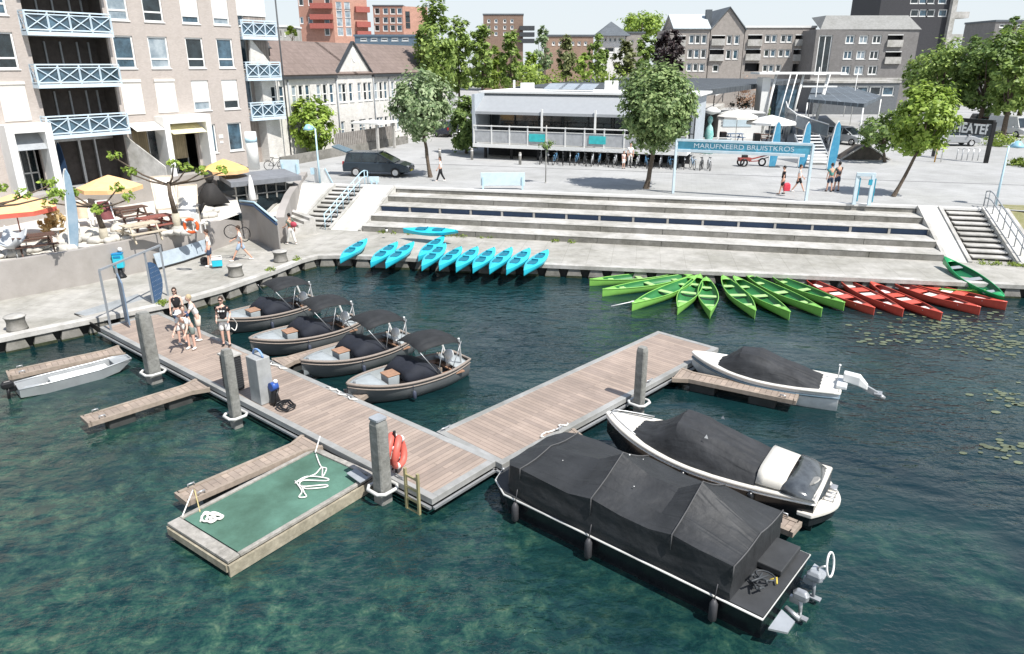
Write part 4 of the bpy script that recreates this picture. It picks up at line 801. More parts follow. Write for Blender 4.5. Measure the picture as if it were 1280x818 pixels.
# mooring posts
wood=mat('grey_timber_post',(.26,.26,.245),.9,var=.18,sc=4,dirt=.3,bump=.4,bsc=14)
def post(label,px_,py,top,rz=None,w_=.30,cap=False,dark_=False):
    b=W(px_,py,Zd); zt_=HT(b,top); t=thing('mooring_post',label,'mooring post',(b.x,b.y,-.6),rz if rz is not None else UA,'timber posts holding the jetty'); m=MB()
    def ring(z,a,c=.03): a/=2; return [Vector((x,y,z)) for x,y in ((-a+c,-a),(a-c,-a),(a,-a+c),(a,a-c),(a-c,a),(-a+c,a),(-a,a-c),(-a,-a+c))]
    h=zt_+.6; m.loft([ring(0,w_),ring(h*.5,w_),ring(h-.45,w_),ring(h-.12,w_*.97),ring(h,w_*.8)]); m.build('timber',wood,t)
    if cap: m=MB(); m.loft([ring(h+.002,w_*.95),ring(h+.05,w_*.95)]); m.build('cap',gmetal,t)
    m=MB(); m.box((0,0,h*.001+.12),(w_*.98,w_*.98,.2)); m.build('waterline_stain',mat('algae',(.30,.27,.16),.9),t)
    m=MB(); q=w_/2+.13; hz=Zd+.6-.07
    m.tube([(-q,-q*.6,hz),(-q*.6,-q,hz),(q*.6,-q,hz),(q,-q*.6,hz),(q,q*.6,hz),(q*.6,q,hz),(-q*.6,q,hz),(-q,q*.6,hz)],.045,8,closed=True); m.build('guide_collar',mat('pale_collar',(.58,.58,.56),.6,dirt=.15),t); 
    m=MB(); m.sph((w_/2+.02,0,h-.3),.03); m.build('bolt',steel,t); return t
post('tall pale post nearest the quay gate, left of the group on the jetty',191,462,391,w_=.38)
post('weathered post beside the fuel and pump cabinets',294,516,437,w_=.27)
post('weathered post with a dark cap beside the red lifebuoys',478,606,524,w_=.33,cap=True)
post('lone weathered post on the cross jetty between the two covered boats',799,500,434,w_=.27)
# steel gate at the quay end
G0=W(139,413,Zd);G1=W(211,374,Zd); g=thing('jetty_gate','open steel gate frame across the jetty end with a perforated blue wing','gate',G0); zt_=HT(G0,338)
gu=(G1-G0); GL=gu.length; gu.normalize(); m=MB(); Zg=Vector((0,0,zt_-Zd))
for p in (G0,G0+gu*GL,G0+gu*GL*.72,G0+gu*GL*.24): m.bar(p,p+Zg,.06)
m.bar(G0+Zg,G1+Zg,.07,.07); m.build('frame',gmetal,g,world=True)
m=MB(); p=G0+gu*GL*.24; dd=Vector((-gu.y,gu.x,0)); 
m=MB(); a=p; rr_=Vector((p.x,p.y,0)).normalized(); b=p-rr_*.95+gu*.16; m.add([a+Vector((0,0,.1)),b+Vector((0,0,.1)),b+Vector((0,0,1.75)),a+Vector((0,0,1.95))],[(0,1,2,3)]); m.build('leaf',mat('blue_grey_steel',(.16,.22,.30),.5),g,world=True,solid=.05)
m=MB(); p=G0+gu*GL*.74; n=14; pts=[p+Vector((0,0,.05)),]+[p+gu*(.75*math.sin(PI*k/n))+Vector((0,0,.95-.9*math.cos(PI*k/n))) for k in range(n+1)]
m.add(pts,[tuple(range(len(pts)))]); m.build('round_wing',mat('perforated_blue_steel',(.045,.10,.20),.5),g,world=True,solid=.04)
m=MB()
for j in range(8):
    for i in range(7):
        x=.08+i*.1; z=.25+j*.19
        if x<.75*math.sqrt(max(0,1-((z-.95)/.9)**2))-.04: 
            c=p+gu*x+Vector((0,0,z))-Vector((-gu.y,gu.x,0))*.025; s=.012; m.add([c-gu*s-Vector((0,0,s)),c+gu*s-Vector((0,0,s)),c+gu*s+Vector((0,0,s)),c-gu*s+Vector((0,0,s))],[(0,1,2,3)])
m.build('perforations',mat('pale_hole',(.45,.5,.55),.8),g,world=True)
rp=thing('gangway_plate','steel gangway plate sloping from the quay to the jetty under the gate','gangway',W(131,399,.5)); m=MB(); pp_=[W(93,392,Zq+.05),W(172,368,Zq+.05),W(200,383,Zd+.03),W(131,401,Zd+.03)]; m.add(pp_,[(0,1,2,3)]); m.build('plate',mat('chequer_plate',(.40,.42,.43),.5,m=.3,dirt=.2),rp,world=True,solid=.03)
m=MB(); m.add([W(93,392,Zq+.05),MJ(ML-.1,-.02,Zd+.03),MJ(ML-.1,-.02,Zd-.25),W(93,392,Zq-.1)],[(0,1,2,3)]); m.build('side_skirt',black,rp,world=True,solid=.03)
# lifebuoys, ladder
b=W(496,592); t=thing('lifebuoy_stand','black stand carrying two salmon red lifebuoys beside the capped post','lifebuoy stand',b,UA+PI/2+R(28)); m=MB(); m.bar((0,0,0),(0,0,1.15),.07,.05); m.bar((-.25,0,.25),(.25,0,.25),.04,.04); m.build('stand',black,t)
lr=mat('salmon_buoy',(.62,.13,.10),.5,var=.05)
for k,y in enumerate((-.09,.09)):
    m=MB(); m.tube([(.29*math.cos(2*PI*i/20),y+.04*math.sin(i*.6),.66+.34*math.sin(2*PI*i/20)-k*.06) for i in range(20)],.085,8,closed=True); m.build('lifebuoy',lr,t)
    m=MB()
    for i in (2,7,12,17): c=(.29*math.cos(2*PI*i/20),y,.66+.34*math.sin(2*PI*i/20)-k*.06); m.sph(c,.093,8,6,(.45,1,1))
    m.build('band',white,t)
b=W(521,615); t=thing('swim_ladder','yellowish metal ladder hooked over the jetty corner into the water','ladder',b,UA); lm_=mat('brass_yellow',(.42,.37,.20),.4,m=.3); m=MB()
for x in (-.21,.21): m.bar((x,.14,-1.1),(x,.14,.62),.06)
m.build('rails',lm_,t); m=MB()
for z in (.45,.15,-.15,-.45,-.75): m.bar((-.2,.14,z),(.2,.14,z),.04,.05)
m.build('rungs',lm_,t)
# cabinets and pump
b=W(285,496); t=thing('jetty_cabinet','black louvred cabinet with a pale lid behind the weathered post','cabinet',MJ((W(277,492)-D0).dot(ud),.32),UA); m=MB(); m.box((0,0,.58),(.5,.42,1.1)); m.build('body',mat('louvre_black',(.025,.027,.03),.5),t,bev=.02)
m=MB(); [m.box((0,.0,.12+k*.075),(.52,.435,.012)) for k in range(13)]; m.build('louvre',dark,t); m=MB(); m.box((0,0,1.15),(.56,.48,.05)); m.build('lid',conc_l,t)
p=MJ((W(318,505)-D0).dot(ud),.42); t=thing('pump_station','grey pump station with a dark blue side and blue fittings','pump station',p,UA); m=MB(); m.prism([(-.28,-.22),(.28,-.22),(.28,.22),(-.28,.22)],0,1.42); m.build('body',mat('pump_grey',(.36,.37,.37),.5,dirt=.1),t,bev=.02)
m=MB(); m.box((.19,-.235,.75),(.12,.02,1.3)); m.build('blue_panel',bluem,t); m=MB(); m.tube([(.25*math.cos(PI*k/10),-.02,1.42+.0+.2*math.sin(PI*k/10)) for k in range(11)],.03,8); m.build('hoop',mat('blue_hoop',(.2,.33,.6),.5),t)
p=MJ((W(335,508)-D0).dot(ud),.55); t=thing('hose_reel','blue and black pump hose reel with a white cap on the jetty','hose reel',p,UA); m=MB(); m.tube([(.0,-.1,.55),(.0,.1,.55)],.13,14); m.build('reel',bluem,t); m=MB(); m.lathe((0,0,.0),[(.17,0),(.15,.1),(.09,.35),(.07,.62)],12); m.build('body',black,t); m=MB(); m.sph((-.05,-.05,.7),.065); m.build('cap',white,t)
m=MB(); m.tube([(-.1,-.1,.5)]+[(-.5-.38*math.cos(a)*(1-.02*i),.0+.3*math.sin(a)*(1-.02*i),.04+.02*(i%5)) for i,a in enumerate([k*.42+2.6 for k in range(34)])],.028,7); m.build('hose',black,t)
# ================================================================ BOATS
def hull(Ln,B,zs,zk,n=22,m=8,bow=1.9,stern=.72,sheer=.25,bowk=2.2,tr=.35,flare=.9,p=2.4):
    """stations stern(-L/2)..bow(+L/2); returns outer ring function. stern = half-breadth fraction at transom"""
    def hb(t): # t 0 stern ..1 bow
        if t<tr: return B/2*(stern+(1-stern)*math.sin(PI/2*t/tr))
        return B/2*max(.0,(1-((t-tr)/(1-tr))**bow))**.85
    def st(t,inset=0,zf=None):
        w_=max(hb(t)-inset,.012); x=-Ln/2+Ln*t; z1=zs+sheer*((t-.4)/.6)**2*(1 if t>.4 else .35); kz=zk+(zs*.75-zk)*max(0,(t-.72)/.28)**bowk if zf is None else min(zf+.0*t,z1-.02)
        r=[]
        for k in range(2*m+1):
            a=k/m-1  # -1..1
            y=w_*(abs(a)**.55 if 1 else 0)*(1 if a>0 else -1); e=min(1,max(0,(t-.55)/.4)); f=abs(a)**(p-(p-1.15)*e); z=kz+(z1-kz)*f; y=w_*(1-(1-abs(a))**(1.9-.9*e))**(flare)*(1+.10*e*(abs(a)-1))*(1 if a>=0 else -1) if a else 0
            r.append(Vector((x - (0 if zf else .0),y,z)))
        return r
    return hb,st
def hull_parts(t,Ln,B,zs,zk,mo,mi,floor=.1,inset=.06,n=24,**k):
    hb,st=hull(Ln,B,zs,zk,**k); ts=[i/n for i in range(n)]+[.997]
    m=MB(); rg=[st(x) for x in ts]; m.loft(rg,cap=False,sm=True,wrap=False); m.add(rg[0],[tuple(range(len(rg[0])))]); m.build('hull',mo,t,recalc=False)
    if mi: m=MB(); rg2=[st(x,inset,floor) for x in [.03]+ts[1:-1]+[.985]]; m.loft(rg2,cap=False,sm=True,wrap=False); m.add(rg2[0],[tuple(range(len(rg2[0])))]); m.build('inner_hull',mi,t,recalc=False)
    return hb,st,ts
def rail(t,st,ts,r,m_,name='rail',z=0,hgt=1,close=True,n=8):
    P_=[st(x)[0]+Vector((0,0,z)) for x in ts]; S_=[st(x)[-1]+Vector((0,0,z)) for x in reversed(ts)]; m=MB(); m.tube(P_+S_,r,n,closed=close); return m.build(name,m_,t,recalc=False)
def deckfill(t,st,x0,x1,z,m_,name,inset=.05,n=8,camber=.03):
    m=MB(); rg=[]
    for i in range(n+1):
        x=x0+(x1-x0)*i/n; s=st(x); a,b=s[0],s[-1]; w_=b.y-a.y; ins=min(inset,abs(w_)*.3)
        rg.append([Vector((a.x,a.y+ins*(1 if a.y<b.y else -1)+(w_-2*ins*(1 if w_>0 else -1))*j/6,a.z+z+camber*math.sin(PI*j/6))) for j in range(7)])
    m.loft(rg,cap=False,sm=True,wrap=False); return m.build(name,m_,t,solid=.02,recalc=False)
def canopy(m,sections,ny=10):
    """sections: list of (x, halfwidth, z_side, z_mid, fall) arched cloth"""
    rg=[]
    for x,hw,z0,z1 in sections: rg.append([Vector((x+.02*math.sin(j*2+x*3),-hw+2*hw*j/ny,z0+(z1-z0)*(1-abs(2*j/ny-1)**2.2)+.008*math.sin(j*3.1+x*5))) for j in range(ny+1)])
    return m.loft(rg,cap=False,sm=True,wrap=False)
SL=4.75
def sloop():
    t=thing('sloop','x','motor sloop',(0,0,0)); hb,st,ts=hull_parts(t,SL,1.85,.66,-.15,hullg,mat('sloop_inside',(.30,.33,.34),.5,dirt=.1),floor=.22,bow=2.9,stern=.55,sheer=.26,tr=.36)
    rail(t,st,ts,.048,rubber,'rope_rail'); rail(t,st,ts,.024,rubber,'rubbing_strip',z=-.13)
    deckfill(t,st,.74,.985,-.05,mat('sloop_deck',(.34,.37,.38),.5),'foredeck'); deckfill(t,st,.02,.16,-.06,mat('sloop_deck',(.34,.37,.38),.5),'afterdeck')
    m=MB(); m.box((.72,.0,.62),(.46,.5,.36)); m.build('seat_box',mat('sloop_deck',(.34,.37,.38),.5),t,bev=.03); m=MB(); m.box((.72,0,.83),(.5,.52,.05)); m.build('wooden_seat',teak,t,bev=.015)
    m=MB(); [m.box((-.9,s*.62,.46),(2.0,.34,.06)) for s in(-1,1)]; m.box((-1.75,0,.46),(.4,1.1,.06)); m.build('bench',teak,t,bev=.01)
    # dark hood cloth covering the front of the cockpit
    m=MB(); rg=[]
    for x,zt_,hw in ((.45,.70,.70),(.32,.95,.76),(-.1,1.16,.84),(-.55,1.02,.87),(-.95,.78,.84)):
        rg.append([Vector((x+.1*abs(2*j/10-1),-hw+2*hw*j/10,.66+(zt_-.66)*(1-abs(2*j/10-1)**9)+.02*math.sin(j*2.3+x*8))) for j in range(11)])
    m.loft(rg,cap=False,sm=True,wrap=False); m.build('hood_cloth',tarpd,t,solid=.02)
    m=MB(); canopy(m,[(-.05,.72,1.62,1.78),(-.5,.78,1.74,1.92),(-1.0,.8,1.74,1.95),(-1.5,.78,1.70,1.88),(-1.85,.72,1.52,1.68)]); m.build('bimini',tarp,t,solid=.015)
    m=MB()
    for s in(-1,1):
        for x0,x1 in ((-.7,-.05),(-.7,-1.0),(-1.3,-1.8)): m.tube([(x0,s*.86,.72),(x1,s*.76,1.66)],.014,6)
    m.build('bimini_frame',steel,t)
    m=MB(); m.bar((-2.0,.45,.68),(-1.75,.68,1.75),.06); m.bar((-2.0,-.45,.68),(-1.8,-.68,1.62),.05); m.build('white_struts',white,t)
    m=MB(); m.sph((-1.72,.1,.95),.2,12,8,(1,.8,1)); m.lathe((-1.72,.1,.5),[(.12,0),(.1,.3)],10); m.build('steering_console',white,t)
    m=MB(); m.tube([(-1.38,.1+.2*math.cos(a),.92+.2*math.sin(a)) for a in [2*PI*k/16 for k in range(16)]],.014,6,closed=True); m.build('steering_wheel',black,t)
    for x,s in ((.95,-1),(-.6,-1),(.4,1)):
        m=MB(); y=s*.93*(1 if x<.5 else .9); m.tube([(x,y,.62),(x,y,.45)],.01,5); m.lathe((x,y+.05*s,.1),[(.02,0),(.07,.05),(.07,.28),(.02,.34)],10); m.build('fender',mat('dark_fender',(.05,.06,.09),.5),t)
    m=MB(); m.lathe((2.1,0,.86),[(.05,0),(.03,.06),(.05,.1)],8); m.build('bow_bollard',steel,t)
    m=MB(); m.tube([(-2.35,0,.3),(-2.5,0,-.1),(-2.42,0,-.35)],.06,8); m.build('rudder',dark,t)
    return t
s0=sloop(); d43=Vector((math.cos(R(42)),math.sin(R(42)),0))
bows=[((434,482),40,'nearest grey motor sloop, with a bright blue float in the water beside its hull'),((376,452),44,'second nearest grey motor sloop, between two others'),((312,425),41,'third grey motor sloop from the front, before the black shirted man'),((270,398),46,'furthest grey motor sloop, moored next to the quay wall')]
for i,((x,y),a,lab) in enumerate(bows):
    bp=W(x,y,.75); d=Vector((math.cos(R(a)),math.sin(R(a)),0)); c=bp+d*(SL*.89/2); loc=(c.x,c.y,0)
    if i==0: s0.location=loc; s0.rotation_euler=(0,0,R(a)+PI); s0.scale=(.89,.94,.88); tag(s0,lab,None,'grey motor sloops moored in a row')
    else: dup(s0,loc,R(a)+PI,lab,'grey motor sloops moored in a row',(.89,.94,.88))
b=W(513,496,0); tag(MB().sph((0,0,.04),.13).build('float_buoy',mat('bright_blue',(.03,.35,.75),.4),loc=b),'bright blue float in the water beside the nearest sloop','float')
# aluminium punt
pa=mid((20,470),(48,487));pb=W(155,447,.3); dpt=pb-W((34),479,.2); c=(W(34,479,.2)+W(148,452,.3))/2+Vector((.16,-.17,0)); a=math.atan2(dpt.y,dpt.x); Lp=3.3
t=thing('aluminium_punt','flat silver aluminium punt with a black outboard, beside the first finger pier','punt',(c.x,c.y,0),R(44)); pal=mat('bare_aluminium',(.52,.54,.55),.35,m=.5,var=.06,dirt=.12); hw=.37
m=MB(); sec=[(-Lp/2,hw,.06),(-.9,hw+.06,0),(.6,hw+.05,0),(1.2,hw-.02,.08),(Lp/2,hw*.6,.34)]
m.loft([[Vector((x,-w_,.32+.05*(i>2))),Vector((x,-w_*.88,zb)),Vector((x,w_*.88,zb)),Vector((x,w_,.32+.05*(i>2)))] for i,(x,w_,zb) in enumerate(sec)],cap=False,wrap=False); m.add([(-Lp/2,-hw,.32),(-Lp/2,-hw*.88,.06),(-Lp/2,hw*.88,.06),(-Lp/2,hw,.32)],[(0,1,2,3)]); m.build('hull',pal,t,solid=.03)
m=MB(); m.tube([(x,-w_,.34+.05*(x>1)) for x,w_,_ in sec]+[(x,w_,.34+.05*(x>1)) for x,w_,_ in reversed(sec)],.03,6,closed=True); m.build('gunwale',pal,t)
m=MB(); m.prism([(-.75,-.3),(.95,-.28),(.95,.28),(-.75,.3)],.2,.27); m.build('centre_bench',mat('pale_aluminium',(.66,.66,.64),.5),t,bev=.02); m=MB(); m.prism([(1.1,-.36),(1.55,-.27),(1.55,.27),(1.1,.36)],.34,.37); m.build('foredeck',pal,t)
m=MB(); m.box((-1.2,0,.1),(.5,.7,.04)); m.build('dark_floor',gmetal,t)
def outboard(t,x,y,z,m1=black,sc=1.0,tilt=0):
    m=MB(); m.loft([[Vector((x-.30*sc+dx*sc,y+dy*sc,z+dz*sc)) for dx,dy in ((-.2*q,-.13*q),(.2*q,-.13*q),(.24*q,0),(.2*q,.13*q),(-.2*q,.13*q),(-.24*q,0))] for q,dz in ((.8,0),(1,.08),(1,.22),(.6,.34))]); o=m.build('outboard_cowl',m1,t,bev=.02)
    m=MB(); m.tube([(x-.30*sc,y,z),(x-.34*sc,y,z-.3*sc),(x-.38*sc,y,z-.75*sc)],[.08*sc,.06*sc,.04*sc],8); m.box((x-.42*sc,y,z-.6*sc),(.34*sc,.2*sc,.03)); m.bar((x,y,z-.05),(x-.28*sc,y,z-.05),.12*sc,.2*sc); m.build('outboard_leg',m1,o)
outboard(t,-Lp/2,0,.34,black,.75)
# canoes and kayaks
def canoe(label,m1,m2,ms,thw=3,Ln=4.9,B=.86,pad=None,kind='canoe',closed=.12):
    t=thing(kind,label,kind,(0,0,0)); hb,st,ts=hull_parts(t,Ln,B,.30,-.06,m1,m2,floor=.06,inset=.035,bow=1.9,stern=.03,sheer=.16,tr=.5,n=20,bowk=1.2)
    rail(t,st,[x for x in ts if x<.99],.022,m1,'gunwale')
    deckfill(t,st,.87,.985,-.01,m1,'end_deck',.01,4); deckfill(t,st,.02,.13,-.01,m1,'end_deck',.01,4)
    for k in range(thw):
        x=-Ln*.28+Ln*.56*k/(thw-1) if thw>1 else 0; hw=hb((x+Ln/2)/Ln)-.03; m=MB(); m.box((x,0,.21),(.42 if pad else .26,2*hw*.96,.05)); m.build('seat',ms,t,bev=.02)
    if pad:
        for k in range(2): m=MB(); x=-.55+1.1*k; m.box((x,0,.27),(.5,B*.9,.04)); m.build('cross_deck',m1,t,bev=.02)
    return t
gseg=[((737,352),(860,343),3),((753,365),(870,347),2),((790,383),(872,350),2),((847,388),(875,349),3),((888,393),(882,353),3),((944,393),(902,351),2),((987,395),(915,352),3),((1027,391),(928,348),3),((1055,384),(957,348),3)]
gl=['green canoe lying nearly parallel to the quay, furthest left of the fan','green canoe second from the left in the fan','green canoe with a white paddle trailing from its bow','green canoe right of the one with the trailing paddle','green canoe at the centre of the fan, pointing straight at the jetty','green canoe just right of the central one','green canoe third from the red boats','green canoe second from the red boats','green canoe lying beside the leftmost red kayak']
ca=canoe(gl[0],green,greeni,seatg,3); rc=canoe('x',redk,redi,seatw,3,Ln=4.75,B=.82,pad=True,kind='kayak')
rl=['red kayak beside the rightmost green canoe, leftmost red one','red kayak second from the left among the red ones','red kayak in the middle of the five red ones, reaching furthest out','red kayak fourth from the left among the red ones','red kayak furthest right, its bow beyond the emerald canoe']
rseg=[((1093,388),(1001,350)),((1129,390),(1043,350)),((1177,395),(1085,358)),((1225,388),(1103,354)),((1258,382),(1113,352))]
def place(src,i,a,b,lab,grp,Ln,z=0.0,zp=.22,tilt=0):
    A_=W(*a,zp);B_=W(*b,zp); d=(B_-A_).normalized(); c=(A_+B_)/2; sc=min(1.12,max(.9,(B_-A_).length/Ln)); rz=math.atan2(d.y,d.x)
    if i==0: src.location=(c.x,c.y,z); src.rotation_euler=(0,0,rz); src.scale=(sc,1,1); tag(src,lab,None,grp); return src
    return dup(src,(c.x,c.y,z),rz,lab,grp,(sc,1,1))
for i,(a,b,_) in enumerate(gseg): place(ca,i,a,b,gl[i],'green canoes floating in a fan at the quay',4.9,z=.012*i)
for i,(a,b) in enumerate(rseg): place(rc,i,a,b,rl[i],'red kayaks floating at the quay',4.75,z=.012*i)
q=place(ca,1,(1112,351),(1215,367),'thin view of a green canoe squeezed between the quay and the red kayaks','green canoes floating in a fan at the quay',4.9); 
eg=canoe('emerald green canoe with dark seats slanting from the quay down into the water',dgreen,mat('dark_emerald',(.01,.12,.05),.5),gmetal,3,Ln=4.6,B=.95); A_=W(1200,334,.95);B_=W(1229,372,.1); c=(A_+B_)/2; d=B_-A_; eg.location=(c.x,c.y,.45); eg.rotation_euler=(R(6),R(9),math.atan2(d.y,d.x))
m=MB(); a=W(764,383,.05);b=W(792,377,.22); m.tube([a,b],.022,6); m.sph(b,.08,8,6,(1.6,1,.3)); tag(m.build('paddle',white,loc=a),'white paddle trailing in the water from a green canoe','paddle')
def bkayak(label):
    t=thing('kayak',label,'kayak',(0,0,0)); Ln,B=3.5,.80; hb,st,ts=hull_parts(t,Ln,B,.27,.0,cyan,None,bow=2.0,stern=.04,sheer=.07,tr=.5,n=20,bowk=1.1)
    m=MB(); rg=[]
    for i in range(25):
        x=.003+.99*i/24; s=st(x); a,b=s[0],s[-1]; rg.append([Vector((a.x,a.y+(b.y-a.y)*j/10,a.z-.002+.05*(1-abs(j/5-1)**2)*min(1,6*x,6*(1-x)))) for j in range(11)])
    m.loft(rg,cap=False,sm=True,wrap=False); m.build('deck',cyan,t,recalc=True)
    for x in (-.55,.5):
        m=MB(); n=14; P_=[Vector((x+.33*math.copysign(abs(math.cos(2*PI*k/n))**.6,math.cos(2*PI*k/n)),.21*math.copysign(abs(math.sin(2*PI*k/n))**.6,math.sin(2*PI*k/n)),.325+.012)) for k in range(n)]; m.add(P_+[p+Vector((0,0,-.02)) for p in P_],[tuple(range(n))]+[(k,(k+1)%n,n+(k+1)%n,n+k) for k in range(n)]); m.build('seat_well',cyand,t)
    for x in (-.22,.83): m=MB(); m.box((x,0,.36),(.05,.34,.07)); m.build('backrest',cyand,t,bev=.01)
    m=MB(); m.tube([(1.55,0,.32),(1.6,0,.36),(1.65,0,.33)],.015,6); m.build('handle',black,t); return t
bk=bkayak('x')
bseg=[((425,322),(459,301)),((463,327),(497,305)),((482,328),(518,305)),((522,320),(556,297)),((527,331),(557,307)),((549,331),(577,311)),((570,333),(597,311)),((591,334),(618,312)),((612,335),(640,312)),((633,336),(662,313)),((655,337),(685,315))]
bl=['cyan kayak lying alone at the left end of the quay row','left one of the pair of cyan kayaks lying together','right one of the pair of cyan kayaks lying together','cyan kayak lying further back on the quay, behind the row','leftmost cyan kayak of the close row of seven','second cyan kayak from the left in the close row of seven','third cyan kayak from the left in the close row of seven','middle cyan kayak of the close row of seven','third cyan kayak from the right in the close row','second cyan kayak from the right in the close row','rightmost cyan kayak of the quay row']
for i,(a,b) in enumerate(bseg):
    o=place(bk,i,a,b,bl[i],'cyan kayaks drawn up on the quay',3.5,zp=.92,z=Zq+.06); o.rotation_euler[1]=R(-2); o.rotation_euler[0]=R(2*math.sin(i*2.2))
A_=W(505,283,1.33);B_=W(573,290,1.33); c=(A_+B_)/2; d=B_-A_; o=dup(bk,(c.x,c.y,1.02),math.atan2(d.y,d.x),'cyan kayak resting alone on the lowest seating tiers','cyan kayaks drawn up on the quay',(1.0,1,1)); o.rotation_euler[0]=R(12)
def tarp_noise(o,amp=.05,sub=3):
    bm=bmesh.new(); bm.from_mesh(o.data); bmesh.ops.subdivide_edges(bm,edges=bm.edges,cuts=sub,use_grid_fill=True)
    for v in bm.verts:
        p=v.co; k=noise.noise(Vector((p.x*1.3,p.y*2.2,p.z*3)))+.6*abs(noise.noise(Vector((p.x*2.2+p.y*2.6,p.z*1.2-p.y,p.y*.7)))); f=min(1,max(0,(p.z-.65)*4)); v.co+=v.normal*amp*k*f
    for f in bm.faces: f.smooth=True
    for e_ in bm.edges:
        if len(e_.link_faces)==2 and e_.calc_face_angle(0)>R(24): e_.smooth=False
    bm.to_mesh(o.data); bm.free()
# white covered boat
def cover_boat(name,label,bowp,ang,Ln,B,zs,mo,mtop,cov,stern,sheer=.28,zk=-.3,fender=True):
    d=Vector((math.cos(R(ang)),math.sin(R(ang)),0)); c=bowp+d*(Ln/2); t=thing(name,label,'motorboat',(c.x,c.y,0),R(ang)+PI)
    hb,st,ts=hull_parts(t,Ln,B,zs,zk,mo,None,bow=2.3,stern=stern,sheer=sheer,tr=.4)
    m=MB(); rg=[]
    for i in range(25):
        x=.004+.985*i/24; s=st(x); a,b=s[0],s[-1]; rg.append([Vector((a.x,a.y+(b.y-a.y)*j/10,a.z+.015+.03*(1-abs(j/5-1)**2))) for j in range(11)])
    m.loft(rg,cap=False,sm=True,wrap=False); m.build('deck',mtop,t,recalc=False)
    rail(t,st,ts,.05,mtop,'gunwale',n=8)
    rg=[];ny=16
    for (x,k,h,sh) in cov: # k = fraction of breadth, h = height, sh = side squareness
        tt=(x+Ln/2)/Ln; hw=hb(tt)*k; s=st(tt); zb=s[0].z+.03
        rg.append([Vector((x+.015*math.sin(j*1.9+x*6),-hw+2*hw*j/ny,zb+h*max(0,1-abs(2*j/ny-1)**sh)**.8+.018*math.sin(j*2.7+x*9)*(1 if 1<j<ny-1 else 0))) for j in range(ny+1)])
    m=MB(); m.loft(rg,cap=False,sm=True,wrap=False); o=m.build('canvas_cover',tarp_w,t); tarp_noise(o,.02,2); return t,hb,st,ts
tarp_w=mat('creased_canvas',(.034,.036,.040),.68,var=.2,sc=2,spec=.35,dirt=.2,bump=.9,bsc=2.2)
t,hb,st,ts=cover_boat('white_motorboat','white boat under a dark cover with raised outboard, at the far jetty end','motorboat' and W(866,437,.95),-27.5,4.55,1.7,.58,mat('white_hull',(.66,.68,.68),.25,dirt=.12),offw,[(1.35,.72,.03,2),(1.0,.86,.34,2.6),(.7,.88,.62,3),(.15,.9,.70,2.8),(-.5,.9,.50,2.6),(-1.1,.88,.32,2.6),(-1.6,.84,.14,2.4),(-1.72,.82,.02,2)],.8)
rail(t,st,[x for x in ts],.04,mat('blue_grey_strip',(.10,.15,.19),.4),'rubbing_strip',z=-.16)
m=MB(); m.tube([(-2.15,-.35,.66),(-2.15,-.35,1.1)],.015,6); m.sph((-2.15,-.35,1.12),.04); m.build('stern_light',white,t)
m=MB(); m.box((-2.3,0,.72),(.3,.9,.12)); m.build('motor_well',mat('white_hull',(.66,.68,.68)),t,bev=.03)
m=MB(); m.loft([[Vector((x,0+a,z+b)) for a,b in ((-w_,-w_),(w_,-w_),(w_,w_),(-w_,w_))] for x,z,w_ in ((-2.3,.95,.13),(-2.75,.88,.15),(-3.0,.7,.08))]); m.build('outboard_cowl',white,t,bev=.03)
m=MB(); m.bar((-2.8,0,.75),(-3.35,0,.5),.10,.16); m.tube([(-3.3,0,.52),(-3.5,0,.44)],[.1,.06],8); m.box((-3.3,0,.58),(.22,.3,.03)); m.build('raised_leg',steel,t)
# black sloop
t,hb,st,ts=cover_boat('black_sloop','black hulled sloop with cream deck and charcoal cover, between the barge and the white boat',W(759,516,1.12),math.degrees(math.atan2(*((W(1027,622,.5)-W(759,516,1.12)).yx))),5.45,2.0,.78,hullk,mat('cream_deck',(.66,.63,.57),.4,var=.04,dirt=.08),[(1.8,.70,.02,2),(1.35,.84,.22,2.6),(1.0,.88,.46,3),(.62,.9,.84,3),(.1,.92,.80,2.8),(-.5,.92,.62,2.7),(-1.1,.92,.44,2.7),(-1.45,.92,.32,3)],.82,sheer=.34,zk=-.4)
rail(t,st,ts,.035,white,'white_strip',z=-.08)
m=MB(); rg=[]
for x,hw,h in ((-1.44,.86,.30),(-1.6,.86,.27),(-1.95,.84,.23),(-2.06,.82,.22)): rg.append([Vector((x,-hw+2*hw*j/10,.87+h*(1-abs(2*j/10-1)**6)**.7)) for j in range(11)])
m.loft(rg,cap=False,sm=True,wrap=False); m.build('cream_hatch',mat('cream_deck',(.66,.63,.57)),t,solid=.03)
m=MB(); rg=[]
for x,hw,h in ((-2.02,.93,.24),(-2.36,.93,.15),(-2.72,.90,-.12)): rg.append([Vector((x-.12*(1-abs(2*j/12-1)**2),-hw+2*hw*j/12,.87+h*(1-abs(2*j/12-1)**5)**.7)) for j in range(13)])
m.loft(rg,cap=False,sm=True,wrap=False); m.build('stern_window_cloth',mat('clear_grey_vinyl',(.07,.078,.085),.15,spec=.8,var=.3,sc=4),t,solid=.02)
m=MB(); n=12; m.add([(-2.52-.16*math.sin(-2*PI*k/n)*-1,.25+.18*math.cos(2*PI*k/n),.98+.11*math.sin(2*PI*k/n)) for k in range(n)],[tuple(range(n))]); m.build('round_window',conc_l,t,solid=.03)
m=MB(); n=12; m.prism([(-2.4,-.9)]+[(-2.72-.42*math.sin(PI*k/n),-.9+1.8*k/n) for k in range(n+1)]+[(-2.4,.9)],.42,.52); m.build('swim_platform',mat('cream_deck',(.66,.63,.57)),t,bev=.02)
m=MB(); m.prism([(-2.4,-.86)]+[(-2.68-.38*math.sin(PI*k/n),-.86+1.72*k/n) for k in range(n+1)]+[(-2.4,.86)],.2,.4); m.build('platform_base',hullk,t)
